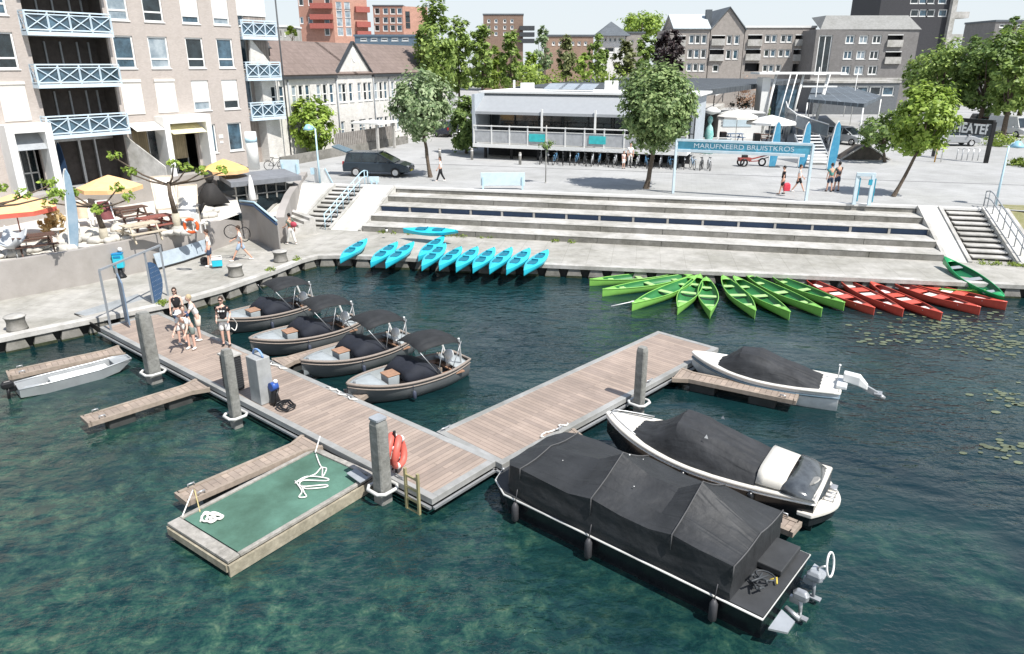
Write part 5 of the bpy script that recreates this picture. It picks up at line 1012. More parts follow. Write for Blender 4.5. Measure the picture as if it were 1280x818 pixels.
m=MB(); [m.tube([(-2.8,y,.53),(-2.8,y,.62),(-3.0,y,.62),(-3.0,y,.53)],.018,6) for y in (-.3,-.1,.1)]; m.box((-2.9,-.5,.55),(.14,.22,.06)); m.build('ladder_grip',steel,t)
m=MB(); m.tube([st(x)[0]*1+Vector((0,.06,.13)) for x in (.80,.86,.92,.97)]+[st(x)[-1]+Vector((0,-.06,.13)) for x in (.97,.92,.86,.80)],.018,6); m.build('bow_rail',steel,t)
for s in (1,):
  for x in (.2,-1.4): m=MB(); y=s*hb((x+2.72)/5.45)*1.05; m.lathe((x,y,.3),[(.03,0),(.09,.06),(.09,.34),(.03,.42)],10); m.build('fender',hullk,t)
m=MB()
for k,(y,z,h) in enumerate(((.6,1.0,.05),(-.6,1.0,.05))): m.add([(-.2,y,z+.5),(-.1,y,z+.5),(-.15,y*.98,z+.6)],[(0,1,2)])
m.build('cover_tag',white,t)
# covered barge
A_=W(606,604,.56);B_=W(953,771,.56); d=(B_-A_); BL=d.length+.05; d.normalize(); ang=math.atan2(d.y,d.x); nrm=Vector((-d.y,d.x,0)); BB=2.3
c=(A_+B_)/2+nrm*(BB/2-.05); t=thing('covered_barge','large flat black barge under a tented black tarpaulin with twin outboards, in the foreground','barge',(c.x,c.y,0),ang+PI)
hbk=BB/2; out=[(-BL/2,-hbk),(BL/2-.7,-hbk),(BL/2-.15,-hbk*.72),(BL/2,-hbk*.4),(BL/2,hbk*.4),(BL/2-.15,hbk*.72),(BL/2-.7,hbk),(-BL/2,hbk)]
m=MB(); m.loft([[Vector((x*(.985 if z<.1 else 1),y*(.9 if z<.1 else 1),z)) for x,y in out] for z in (-.35,.05,.55)]); m.build('hull',hullk,t,bev=.03)
m=MB(); m.prism(out,.552,.60); m.build('deck',mat('charcoal_deck',(.045,.047,.05),.6,dirt=.2),t)
m=MB(); m.tube([Vector((x*1.004,y*1.02,.56)) for x,y in out],.024,8,closed=True); m.build('rub_rail',mat('pale_rail',(.50,.50,.48),.5),t)
# tarpaulin: hoop peaks joined by slack cloth
H_=[(BL/2-.45,.70,1.16,1.18),(BL/2-.75,1.02,1.28,1.34),(BL/2-1.1,1.08,1.34,1.44),(1.75,1.12,1.34,1.5),(.95,1.12,1.30,1.62),(.35,1.12,1.42,1.98),(-.35,1.12,1.33,1.72),(-1.0,1.12,1.32,1.70),(-1.5,1.12,1.42,2.02),(-2.05,1.12,1.36,1.72),(-2.75,1.12,1.33,1.40)]
rg=[]
for i,(x,hw,ze_,zr_) in enumerate(H_):
    r=[]
    for s in (-1,1):
        L_=[(s*(hw+.02),.60),(s*(hw+.05+.02*math.sin(i*2.1)),.78),(s*(hw+.01),1.05+.03*math.sin(i)),(s*hw,ze_)]
        for f in (.25,.5,.75): L_.append((s*hw*(1-f),ze_+(zr_-ze_)*f-.05*math.sin(PI*f)*(1 if i%3 else .2)))
        r.append(L_)
    pr=r[0]+[(0,zr_)]+list(reversed(r[1])); rg.append([Vector((x,y,z)) for y,z in pr])
m=MB(); m.loft(rg,cap=False,wrap=False)
m.add([Vector((v.x+.25*(v.z-.6)/.6 if 0 else v.x,v.y,v.z)) for v in rg[0]],[tuple(range(len(rg[0])))]); m.add(rg[-1],[tuple(range(len(rg[-1])))])
tb=mat('barge_tarpaulin',(.032,.034,.037),.6,var=.18,sc=1.6,spec=.4,dirt=.22,bump=.55,bsc=3.2)
o=m.build('tarpaulin',tb,t)
for i_ in (2,5,8,10):
    m=MB(); m.tube([v+Vector((0,(.02 if v.y>0 else -.02),.028)) for v in rg[i_][2:-2]],.014,5); m.build('seam',mat('webbing',(.09,.09,.092),.8),t)
m=MB(); rnd_=random.Random(4)
for i_ in range(12):
    k_=rnd_.randrange(3,9); u__=rnd_.random(); a_=rg[k_][rnd_.randrange(5,len(rg[k_])-5)]; b_=rg[k_+1][7]; p_=a_.lerp(Vector((b_.x,a_.y,a_.z)),u__); m.sph((p_.x,p_.y+rnd_.uniform(-.15,.15),p_.z+.0),rnd_.uniform(.008,.022),6,4,(1,1,.8))
dp=m.build('bird_droppings',white,t); dp['kind']='stuff'
tarp_noise(o,.022,3)
m=MB()
for x in (2.3,.3,-2.5):
    m=MB(); m.lathe((x,1.24,.05),[(.03,0),(.08,.06),(.08,.4),(.03,.5)],10); m.tube([(x,1.24,.5),(x,1.16,.85)],.012,5); m.build('fender',mat('grey_fender',(.05,.05,.055),.5),t)
m=MB(); m.box((-2.95,-.55,.70),(.55,1.0,.13)); m.build('locker',mat('charcoal_deck',(.045,.047,.05)),t,bev=.02)
m=MB()
for k in range(9): a=k*1.3; m.tube([(-3.0+.16*math.cos(a),.45+.2*math.sin(a*1.7),.64+.02*k),(-3.0-.14*math.cos(a*1.4),.55-.22*math.sin(a),.72+.02*k)],.022,6)
m.tube([(-3.05+.18*math.cos(2*PI*k/12),.3+.12*math.sin(2*PI*k/12),.8) for k in range(12)],.018,6,closed=True); m.build('folded_gear',dark,t)
m=MB(); m.tube([(-3.1,.2,.66),(-3.2,.1,.7),(-3.25,.22,.66)],.02,6); m.build('yellow_strap',mat('yellow',(.65,.5,.08),.6),t)
m=MB(); m.prism([(-3.5,.55),(-3.8,.7),(-3.8,1.05),(-3.5,1.17)],.40,.44); m.build('stern_step',pal,t); m=MB(); m.prism([(-3.5,-1.15),(-3.8,-1.05),(-3.8,-.7),(-3.5,-.55)],.40,.44); m.build('stern_step',pal,t)
m=MB(); m.tube([(-3.85+.05*math.sin(a),-.88+.2*math.cos(a),.75+.24*math.sin(a)) for a in [2*PI*k/14 for k in range(14)]],.022,6,closed=True); m.tube([(-3.6,-1.05,.45),(-3.75,-.95,.62)],.02,6); m.build('grab_hoop',white,t)
outboard(t,-3.5,.15,.5,steel,.62); outboard(t,-3.5,-.55,.5,gmetal,.62)
m=MB(); m.tube([(-3.5,.35,.35),(-3.8,.42,.3)],.05,8); m.build('hydraulic_ram',steel,t)
m=MB(); m.sph((3.2,-.5,.68),.04); m.sph((3.3,.5,.68),.04); m.build('deck_stud',steel,t)
# green raft
ra=W(209,655,.36);rb=W(395,560,.36);rc_=W(270,712,.36); ru=(rb-ra);RL=ru.length;ru.normalize();rv=Vector((ru.y,-ru.x,0)); RW=abs((rc_-ra).dot(rv)); an=math.atan2(ru.y,ru.x)
c=(ra+ru*RL/2+rv*RW/2); t=thing('green_raft','flat rectangular raft with a green felt deck and grey timber rim','raft',(c.x,c.y,0),an); hx,hy=RL/2,RW/2
felt=mat('green_felt',(.09,.19,.145),.95,var=.14,sc=1.3,dirt=.38,bump=.2,bsc=60); gw=mat('raft_timber',(.36,.34,.31),.85,var=.2,sc=7,dirt=.25,bump=.3)
m=MB(); m.box((0.08,0,.325),(RL-.5,RW-.22,.05)); m.build('felt_deck',felt,t)
m=MB(); m.box((-hx+.14,0,.35),(.28,RW,.07)); m.box((hx-.08,0,.35),(.16,RW-.02,.07)); m.box((0.06,-hy+.05,.35),(RL-.46,.1,.075)); m.box((.06,hy-.05,.35),(RL-.46,.1,.075)); m.build('rim',gw,t,bev=.01)
m=MB(); m.box((0,-hy-.01,.2),(RL+.02,.06,.17)); m.box((-hx-.01,0,.2),(.06,RW-.06,.17)); m.box((0,hy+.01,.2),(RL+.02,.06,.17)); m.box((0,-hy-.012,.06),(RL+.02,.05,.1)); m.build('side_boards',mat('raft_side',(.38,.34,.26),.85,var=.2,sc=6,dirt=.3),t)
m=MB(); m.box((0,0,.0),(RL-.1,RW-.14,.5)); m.build('float',black,t,bev=.02); m=MB(); m.box((-hx+.3,0,.353),(.012,RW-.2,.01)); m.build('seam',black,t)
def ropeline(label,pts,r=.02,m_=rope,n=6,name='rope',cat='rope'):
    P_=[]; pts=[Vector(p) for p in pts]
    for i in range(len(pts)-1):
        p0=pts[max(i-1,0)];p1=pts[i];p2=pts[i+1];p3=pts[min(i+2,len(pts)-1)]
        for k in range(6):
            s=k/6; P_.append(.5*((2*p1)+(p2-p0)*s+(2*p0-5*p1+4*p2-p3)*s*s+(3*p1-p0-3*p2+p3)*s**3))
    P_.append(pts[-1]); m=MB(); m.tube(P_,r,n); return tag(m.build(name,m_,loc=pts[0]),label,cat)
rz_=.385
ropeline('tangled white rope lying on the upper part of the green felt',[W(395,568,rz_),W(401,583,rz_),W(408,586,rz_),W(403,596,rz_)]+[W(200+a/3.556,500+b/3.556,rz_) for a,b in ((720,300),(690,330),(650,345),(600,370),(640,345),(680,340),(745,350),(735,360),(640,358),(620,375),(640,385),(735,378),(735,388),(650,395),(630,380),(640,410),(650,430),(618,432),(630,405),(600,360))],.017)
ropeline('small heap of white rope on the lower left of the green felt',[W(200+a/3.556,500+b/3.556,rz_+.01*(i%3)) for i,(a,b) in enumerate(((180,540),(200,500),(240,510),(280,515),(265,530),(230,520),(205,530),(225,545),(250,528),(215,505),(185,520),(200,540),(275,520),(240,500),(210,515),(235,535)))],.024)
ropeline('white rope hanging from the finger pier to the raft corner',[W(241,613,Zd+.03),(ra+Vector((.25,.2,.05)))],.017); ropeline('yellowish rope from the finger pier down to the raft edge',[W(243,612,Zd+.03),W(250,640,.36)],.015,mat('yellow_rope',(.5,.42,.2),.8)); ropeline('white line from the jetty edge down to the raft end',[MJ((W(395,553)-D0).dot(ud),.05,Zd+.12),W(394,566,.40)],.017)
m=MB(); b=W(443,602,.385); m.cyl((0,0,0),.05,.02); m.tube([(0,0,.02),(0,.02,.2)],.02,6); tag(m.build('small_cleat',white,loc=b),'little white peg at the right corner of the green felt','peg')
m=MB(); q=[W(420,597,.40),W(442,588,.40),W(452,596,.46),W(458,600,.46),W(438,605,.40)]; m=MB(); m.add([W(433,592,.47),W(445,586,.47),W(461,598,.47),W(450,604,.47)],[(0,1,2,3)]); tag(m.build('hinge_plate',gmetal,solid=.02,loc=W(447,595,.47)),'dark triangular hinge plate joining the raft corner to the jetty','plate')
# ================================================================ PEOPLE
def skinmesh(V,E_,Rr,root=0,sub=1):
    me=bpy.data.meshes.new('s'); me.from_pydata([Vector(v) for v in V],E_,[]); o=bpy.data.objects.new('s',me); COL.objects.link(o); o.modifiers.new('k','SKIN'); sd=me.skin_vertices[0].data
    for i,r in enumerate(Rr): sd[i].radius=r if isinstance(r,tuple) else (r,r); sd[i].use_root=(i==root)
    if sub: u=o.modifiers.new('u','SUBSURF'); u.levels=sub; u.render_levels=sub
    dg=bpy.context.evaluated_depsgraph_get(); dg.update(); ms=bpy.data.meshes.new_from_object(o.evaluated_get(dg)); bpy.data.objects.remove(o); bpy.data.meshes.remove(me)
    for p in ms.polygons: p.use_smooth=True
    return ms
def putmesh(ms,name,m,parent,extra=None):
    ms.name=name
    if extra is not None:
        bm=bmesh.new(); bm.from_mesh(ms); vs=[bm.verts.new(v) for v in extra.v]
        for f in extra.f:
            try: bm.faces.new([vs[i] for i in f]).smooth=True
            except ValueError: pass
        bm.to_mesh(ms); bm.free()
    ms.materials.clear(); ms.materials.append(m); o=bpy.data.objects.new(name,ms); COL.objects.link(o); o.parent=parent; return o
def person(label,loc,head,top,bot,hair=hairb,sk=skin,h=1.75,stride=.0,lean=0,arms=((.1,.1),(.1,.1)),shorts=True,sleeve=True,cap=None,long_hair=False,shoe=None,group=None,look=0,bend=0,legw=1.0,sunglasses=False):
    """faces local +x. arms: (swing forward rad, elbow bend rad) for left,right"""
    t=thing('person',label,'person',loc,head,group); k=h/1.75; X=Vector
    hipz=.92*k-abs(stride)*.09; P0=X((0,0,hipz)); L=lean+bend
    def up(d): return P0+X((math.sin(L)*d*k,0,math.cos(L)*d*k))
    waist=up(.14); chest=up(.38); neck=up(.53); hb_=neck+X((math.sin(L*.6)*.09*k,0,.09*k)); 
    fwd=X((math.cos(L),0,-math.sin(L)))
    sh={};el={};wr={};hp={};kn={};an={};to={}
    for s,i in ((1,0),(-1,1)):
        sw,eb=arms[i]; sh[s]=up(.47)+X((0,s*.17*k,0)); a=sw; el[s]=sh[s]+X((math.sin(a)*.28*k,s*.05*k,-math.cos(a)*.28*k)); b=a+eb; wr[s]=el[s]+X((math.sin(b)*.25*k,-s*.02*k*(eb>.5),-math.cos(b)*.25*k))
        hp[s]=P0+X((0,s*.095*k,-.04)); f=stride*s; kn[s]=hp[s]+X((math.sin(f*.9+.06)*.42*k,s*.01,-math.cos(f*.9)*.42*k)); az=.075*k; an[s]=X((kn[s].x+math.sin(f*1.05-.04)*.40*k-(.10*abs(stride) if s*stride<0 else 0),s*.11*k,az)); to[s]=an[s]+X((.17*k,s*.02,-.045*k))
    V=[P0,waist,chest,neck,hb_]; Rr=[(.13*k,.10*k),(.115*k,.085*k),(.14*k,.10*k),.052*k,.055*k]; E_=[(0,1),(1,2),(2,3),(3,4)]
    for s in(1,-1):
        n=len(V); V+=[sh[s],el[s],wr[s]]; Rr+=[.052*k,.04*k,.027*k]; E_+=[(2,n),(n,n+1),(n+1,n+2)]
        n=len(V); V+=[hp[s],kn[s],an[s],to[s]]; Rr+=[.085*k*legw,.055*k*legw,.037*k,.032*k]; E_+=[(0,n),(n,n+1),(n+1,n+2),(n+2,n+3)]
    ex=MB(); hc=hb_+X((.02*k+math.sin(L*.5)*.06,0,.10*k)); rl=Matrix.Rotation(look,3,'Z')
    hd=MB(); hd.sph((0,0,0),1,14,10,(.098*k,.078*k,.125*k)); hd.sph((.098*k,0,-.015*k),.017*k,6,5); hd.sph((.085*k,0,-.055*k),.018*k,6,5,(.6,1.3,.4)); [hd.sph((0,s*.078*k,-.005),.022*k,6,5,(1,.5,1.4)) for s in(-1,1)]
    ex.v+=[hc+rl@v for v in hd.v]; ex.f+=hd.f; ex.sm+=hd.sm
    for s in(1,-1):
        dr=(wr[s]-el[s]).normalized(); sd_=X((0,1,0)); 
        if abs(dr.dot(sd_))>.9: sd_=X((1,0,0))
        cr=dr.cross(sd_).normalized(); sd_=cr.cross(dr); p=wr[s]+dr*.045*k
        ex.tube([wr[s]-dr*.01,p,wr[s]+dr*.085*k],[.026*k,.034*k,.03*k],6)
        for j,(o_,ln) in enumerate(((-.027,.07),(-.009,.08),(.009,.076),(.027,.06))): q=p+cr*o_*k+dr*.035*k; ex.tube([q,q+dr*ln*.55*k,q+dr*ln*k-sd_*s*.02*k],[.010*k,.009*k,.007*k],5)
        ex.tube([p+cr*.025*k,p+cr*.05*k+dr*.02*k,p+cr*.055*k+dr*.055*k],[.012*k,.010*k,.008*k],5)
    body=putmesh(skinmesh(V,E_,Rr),'body',sk,t,ex)
    # shirt
    V=[P0+X((0,0,.05)),waist,chest,up(.485)]; Rr=[(.155*k,.12*k),(.145*k,.112*k),(.165*k,.125*k),(.075*k,.075*k)]; E_=[(0,1),(1,2),(2,3)]
    for s in(1,-1):
        n=len(V); V+=[sh[s]]; Rr+=[.075*k]; E_+=[(2,n)]
        if sleeve: V+=[sh[s].lerp(el[s],.62 if sleeve!='long' else 1)]; Rr+=[.062*k]; E_+=[(n,n+1)]
        if sleeve=='long': V+=[wr[s]]; Rr+=[.045*k]; E_+=[(n+1,n+2)]
    putmesh(skinmesh(V,E_,Rr),'shirt',top,t)
    V=[P0+X((0,0,.06)),P0]; Rr=[(.155*k,.118*k),(.16*k,.13*k)]; E_=[(0,1)]
    for s in(1,-1):
        n=len(V); V+=[hp[s],hp[s].lerp(kn[s],.85) if shorts else kn[s]]; Rr+=[.108*k*legw,(.095 if shorts else .078)*k*legw]; E_+=[(1,n),(n,n+1)]
        if not shorts: V+=[an[s]+X((0,0,.02))]; Rr+=[.06*k]; E_+=[(n+1,n+2)]
    putmesh(skinmesh(V,E_,Rr),'shorts' if shorts else 'trousers',bot,t)
    m=MB()
    for s in(1,-1): m.sph((an[s].x+.06*k,an[s].y+s*.008,.045*k),.05*k,10,6,(2.5,.95,.85))
    m.build('shoes',shoe or black,t)
    hr=MB(); hr.sph((-.016*k,0,.028*k),1,12,9,(.102*k,.09*k,.115*k)); 
    if long_hair: hr.sph((-.075*k,0,-.09*k),1,10,8,(.05*k,.085*k,.15*k))
    if cap: hr=MB(); hr.lathe((0,0,.02*k),[(.112*k,0),(.112*k,.05*k),(.08*k,.11*k),(.02*k,.13*k)],14); hr.box((.12*k,0,.03*k),(.13*k,.15*k,.012))
    hr.v=[hc+rl@v for v in hr.v]; hr.build('cap' if cap else 'hair',cap or hair,t)
    m=MB()
    if sunglasses: m.box((.096*k,0,.02*k),(.025*k,.13*k,.035*k))
    else: [m.sph((.09*k,s*.032*k,.018*k),.011*k,6,5) for s in(-1,1)]
    m.v=[hc+rl@v for v in m.v]; m.build('sunglasses' if sunglasses else 'eyes',black,t)
    t['_w']=[*wr[1],*wr[-1],*chest,*hc]
    return t
wsh=mat('white_shirt',(.78,.78,.76),.85,var=.04,sc=4); denim=mat('dark_denim',(.04,.06,.10),.9,var=.15,sc=8); ltd=mat('pale_blue_shorts',(.35,.45,.58),.9); bkt=mat('black_cloth',(.015,.015,.017),.85); skinw=mat('sunlit_skin',(.66,.42,.33),.5,var=.04); grs=mat('green_shirt',(.10,.30,.26),.85); grt=mat('grey_trousers',(.12,.14,.15),.85); navt=mat('navy_top',(.03,.06,.14),.85)
def L3(px_,py,z): q=W(px_,py,z); return (q.x,q.y,z)
P1=person('man in white t-shirt and dark shorts carrying a cyan cool box',L3(264,333,Zq),R(200),wsh,denim,h=1.8,stride=.12,arms=((.1,.2),(.0,.15)),shoe=white)
def held(name,label,cat,px_,py,z,fn): q=W(px_,py,z); t=thing(name,label,cat,q); fn(t); return t
def coolbox(t):
    m=MB(); m.box((0,0,.17),(.46,.30,.32)); m.build('box',cyan,t,bev=.03); m=MB(); m.box((0,0,.36),(.49,.33,.07)); m.build('lid',white,t,bev=.02); m=MB(); m.tube([(-.25,0,.3),(-.22,0,.5),(.22,0,.5),(.25,0,.3)],.014,6); m.build('handle',white,t)
held('cool_box','cyan cool box with white lid held by the man in the white t-shirt','cool box',272,333,Zq+.08,coolbox).rotation_euler=(0,0,R(20))
held('carrier_bag','black bag held in the other hand of the man with the cyan cool box','bag',256,331,Zq+.06,lambda t:(MB().loft([[Vector((x*k_,y*k_,z)) for x,y in((-.17,-.09),(.17,-.09),(.17,.09),(-.17,.09))] for z,k_ in ((0,.8),(.05,1),(.3,1),(.38,.5))]).build('bag',bkt,t,bev=.03)))
P2=person('man in pale blue shorts striding with bicycle wheels on his shoulder',L3(303,326,Zq),R(195),wsh,ltd,h=1.8,stride=.55,arms=((-.4,.5),(.5,.6)),shoe=white)
def wheel_parts(t,c,r,ax=(0,1,0),name='wheel',tyre=black,n=20,tr=.025):
    ax=Vector(ax).normalized(); a=ax.orthogonal().normalized(); b=ax.cross(a); c=Vector(c); o=MB(); o.tube([c+(a*math.cos(2*PI*k/n)+b*math.sin(2*PI*k/n))*r for k in range(n)],tr,6,closed=True); o=o.build(name,tyre,t)
    m=MB(); [m.tube([c,c+(a*math.cos(2*PI*k/8)+b*math.sin(2*PI*k/8))*r],.004,3) for k in range(8)]; m.build('spokes',steel,o); return o
q=L3(303,326,Zq); t=thing('spare_wheels','black bicycle wheels slung behind the striding man in white','wheels',(q[0]-.1,q[1]+.15,Zq)); wheel_parts(t,(-.34,.05,1.42),.33,(.25,-1,.1)); wheel_parts(t,(.25,.2,1.25),.35,(1,-.5,.1))
P3=person('person in white trousers on the quay with a red bag over the shoulder',L3(365,306,Zq),R(150),mat('grey_green_cloth',(.13,.16,.13),.9),mat('white_trousers',(.70,.69,.66),.9),h=1.72,stride=.25,shorts=False,arms=((.2,.9),(-.3,.3)),shoe=white,hair=hairk)
sb_=held('shoulder_bag','round red and black bag carried by the walker in white trousers','bag',371,306,Zq+1.05,lambda t:(MB().sph((0,0,.15),.2,12,8,(1,.6,.8)).build('bag',mat('crimson_bag',(.4,.05,.08),.7),t),MB().tube([(-.1,0,.28),(-.14,-.1,.5),(.05,0,.3)],.015,6).build('strap',black,t))); sb_.location=(W(369,306,Zq).x,W(369,306,Zq).y,Zq+.95)
P4=person('woman in a white top and black trousers walking on the plaza near the car',L3(551,227,Zp),R(190),wsh,bkt,h=1.68,stride=.35,shorts=False,long_hair=True,arms=((.3,.3),(-.3,.3)),shoe=white)
P5=person('person in a dark dress beneath the blue sign carrying a red bag',L3(977,243,Zp),R(170),bkt,bkt,h=1.72,stride=.2,hair=hairk,arms=((.1,.2),(.0,.1)))
held('red_bag','bright red shopping bag held beneath the blue sign frame','bag',983,239,Zp+.3,lambda t:MB().loft([[Vector((x*k_,y*k_,z)) for x,y in((-.2,-.1),(.2,-.1),(.2,.1),(-.2,.1))] for z,k_ in ((0,.85),(.2,1),(.4,.9),(.5,.45))]).build('bag',mat('bright_red_bag',(.65,.05,.08),.6),t,bev=.03))
person('woman in a pale top and black shorts striding beneath the blue sign',L3(997,240,Zp),R(-20),wsh,bkt,h=1.7,stride=.45,arms=((.3,.4),(-.3,.3)),shoe=white)
person('person in a turquoise shirt standing left in the pair right of the blue sign',L3(1036,240,Zp),R(100),grs,denim,h=1.76,stride=.1)
person('person in dark clothes standing right in the pair right of the blue sign',L3(1045,239,Zp),R(110),mat('charcoal_cloth',(.06,.07,.08),.9),denim,h=1.8,stride=.08,hair=hairk)
person('person in white standing among the bicycles, left one of two under the veranda',L3(787,209,Zp),R(-80),wsh,mat('white_trousers',(.70,.69,.66)),h=1.8,shorts=False,shoe=white)
person('person in pale clothes with a red item standing among the bicycles, right of the other',L3(779,211,Zp),R(-60),mat('pinkish_white',(.65,.5,.48),.9),wsh,h=1.3,shorts=True)
# group on the jetty
A1=person('woman with sunglasses and black top at the back of the jetty group',L3(226,415,Zd),R(-70),bkt,denim,h=1.70,sleeve=False,long_hair=True,sunglasses=True,sk=skinw,arms=((.3,.2),(.2,.2)),hair=hairb)
A2=person('woman in a navy top bending forward on the left of the jetty group',L3(229,430,Zd),R(-45),navt,wsh,h=1.66,bend=.75,arms=((.2,.4),(.4,.5)),sk=skinw,hair=hairb,shoe=mat('grey_shoe',(.4,.42,.45)))
A3=person('person in a white cap and white t-shirt bending in front of the jetty group',L3(241,436,Zd),R(-100),wsh,mat('grey_green_shorts',(.20,.24,.22),.9),h=1.72,bend=.85,cap=wsh,sk=skinw,shoe=white,arms=((.3,.4),(.3,.4)))
A4=person('fair haired person in white standing on the right of the jetty group',L3(251,425,Zd),R(-150),wsh,mat('cream_shorts',(.66,.6,.52),.9),h=1.74,hair=hairl,sk=skinw,bend=.3,arms=((.6,.5),(.3,.3)),shoe=white)
A5=person('man in black t-shirt with white print, hands on hips by the sloops',L3(284,432,Zd),R(-82),bkt,wsh,h=1.80,sk=skinw,hair=hairb,sunglasses=True,arms=((-.35,1.3),(-.35,1.3)),stride=.06)
m=MB(); 
for k in range(3): m.add([(.168+.0*k,-.085+.085*k+.035*math.cos(2*PI*i/12),1.33+.03*math.sin(2*PI*i/12)) for i in range(12)],[tuple(range(12))])
m.build('shirt_print',white,A5,solid=.01)
m=MB(); m.box((.02,0,.98),(.32,.36,.07)); m.build('belt_bag',mat('grey_belt_bag',(.25,.26,.24),.8),A5,bev=.02)
ropeline('white rope coil hanging from the hand of the man in the black t-shirt',[W(291,398,1.2),W(296,405,.9),W(294,413,.7),W(289,410,.8)],.018)
# ================================================================ PLAZA FURNITURE
def lamp(label,px_,py,top,side=-1,lean=0,z=Zp):
    b=W(px_,py,z); h=HT(b,top)-z; t=thing('street_lamp',label,'street lamp',b,0,'light blue street lamps'); m=MB(); m.tube([(0,0,0),(0,0,h*.35),(0,0,h-.2)],[.075,.06,.045],10); m.build('pole',lblue,t); m=MB(); m.tube([(0,0,h-.25),(side*.15,0,h-.05),(side*.4,0,h-.02)],.03,6); m.build('arm',lblue,t)
    m=MB(); m.lathe((side*.45,0,h-.28),[(.34,0),(.30,.12),(.12,.34),(.03,.36)],14); m.build('lamp_shade',mat('lamp_blue',(.28,.52,.66),.4),t); m=MB(); m.lathe((side*.45,0,h-.33),[(.05,0),(.2,.04),(.3,.055)],12); m.build('diffuser',white,t); return t
lamp('light blue lamp post between the bicycle and the left stairs',400,229,157,-1); lamp('light blue lamp post beside the handrail at the right end',1244,258,178,1); lamp('light blue lamp post outside the shopfront at far left',32,238,163,-1)
lamp('lamp post with its blue head behind the stair rail near the apartment corner',343,196,150,1)
def pole(label,px_,py,top,r=.05,m_=steel,name='pole',cat='pole',z=Zp,grp='plain poles on the square'):
    b=W(px_,py,z); h=HT(b,top)-z; t=thing(name,label,cat,b,0,grp); m=MB(); m.tube([(0,0,0),(0,0,h)],[r,r*.7],8); m.build('shaft',m_,t); m=MB(); m.cyl((0,0,0),r*2,.05); m.build('base',m_,t); return t
pole('tall white flagpole in front of the terraced house gardens',438,184,134,.07,white); pole('thin pale signpost in front of the cafe veranda',682,229,157,.04,conc_l); pole('slim pole in front of the columnar trees beyond the cafe roof',758,176,80,.07,conc_l); pole('white mast beside the glass footbridge tower',1012,176,84,.06,white); pole('thin grey lamp pole in front of the dark brick flats',1062,158,90,.05,white)
q=W(682,229,Zp); hh=HT(q,178)-Zp; t=thing('hanging_planter','flower basket hung on the thin signpost before the cafe','planter',(q.x,q.y,Zp+hh-.3)); c=MB(); crown(c,0,0,.15,.5,.22,260,.07,88,.4); c.build('foliage',lf_e,t,recalc=False); m=MB(); m.lathe((0,0,-.2),[(.1,0),(.3,.25)],10); m.build('basket',dark,t)
for i,(x,y) in enumerate([(590,200),(650,206),(550,200),(533,198)]): 
    b=W(x,y,Zp); t=thing('bollard',['grey bollard at the left end of the cafe front','grey bollard below the first turquoise banner','grey bollard behind the walking woman','grey bollard behind the pale blossomed linden'][i],'bollard',b,0,'grey bollards along the pavement'); m=MB(); m.lathe((0,0,0),[(.11,0),(.11,.85),(.09,.93),(.02,.96)],12); m.build('post',concrete,t); m=MB(); m.lathe((0,0,.7),[(.115,0),(.115,.08)],12); m.build('band',white,t)
def bollard(label,px_,py):
    b=W(px_,py,Zq); t=thing('quay_bollard',label,'bollard',b,0,'stubby drum bollards on the quay'); m=MB(); m.lathe((0,0,0),[(.36,0),(.34,.08),(.30,.3),(.33,.46),(.36,.5)],18); m.build('drum',conc_d,t); m=MB(); m.lathe((0,0,.5),[(.37,0),(.35,.04),(.1,.06)],18); m.build('cap',conc_l,t)
bollard('drum bollard at the far left of the quay, below the long taupe wall',22,412); bollard('drum bollard on the quay between the striding man and the furthest sloop',295,345); bollard('drum bollard near the inner corner of the quay',351,327)
# waste bin
b=W(152,347,Zq); t=thing('waste_bin','cyan litter bin on a black foot under a white lamp ball against the taupe wall','litter bin',b,R(15)); m=MB(); m.box((0,0,.78),(.42,.36,.62)); m.build('bin',cyan,t,bev=.04); m=MB(); m.box((0,0,1.12),(.44,.38,.06)); m.box((0,-.19,1.0),(.3,.02,.1)); m.build('lid',mat('deep_blue_plastic',(.01,.2,.42),.4),t,bev=.01); m=MB(); m.lathe((0,0,0),[(.24,0),(.2,.1),(.1,.25),(.1,.47)],12); m.build('foot',black,t); m=MB(); m.sph((.12,.1,1.28),.1); m.build('white_cap',white,t)
# bluish skirting panel at the foot of the wall
m=MB(); P_=[W(198,338,Zq),W(230,329,Zq),W(262,318,Zq)]; 
t=thing('sheet_panel','long low pale blue panel leaning at the foot of the taupe wall','panel',P_[0])
for i in range(2): a=P_[i];b=P_[i+1]; n_=Vector((-.55,.4,0)); m.add([a+Vector((0,0,.12)),b+Vector((0,0,.12)),b+n_*.35+Vector((0,0,.75)),a+n_*.35+Vector((0,0,.75))],[(0,1,2,3)])
m.build('sheets',mat('pale_blue_sheet',(.36,.42,.47),.5,dirt=.1),t,world=True,solid=.03); m=MB(); [m.bar(P_[i]+Vector((0,0,.1)),P_[i+1]+Vector((0,0,.1)),.04) for i in (0,1)]; m.build('bottom_rail',dark,t,world=True)
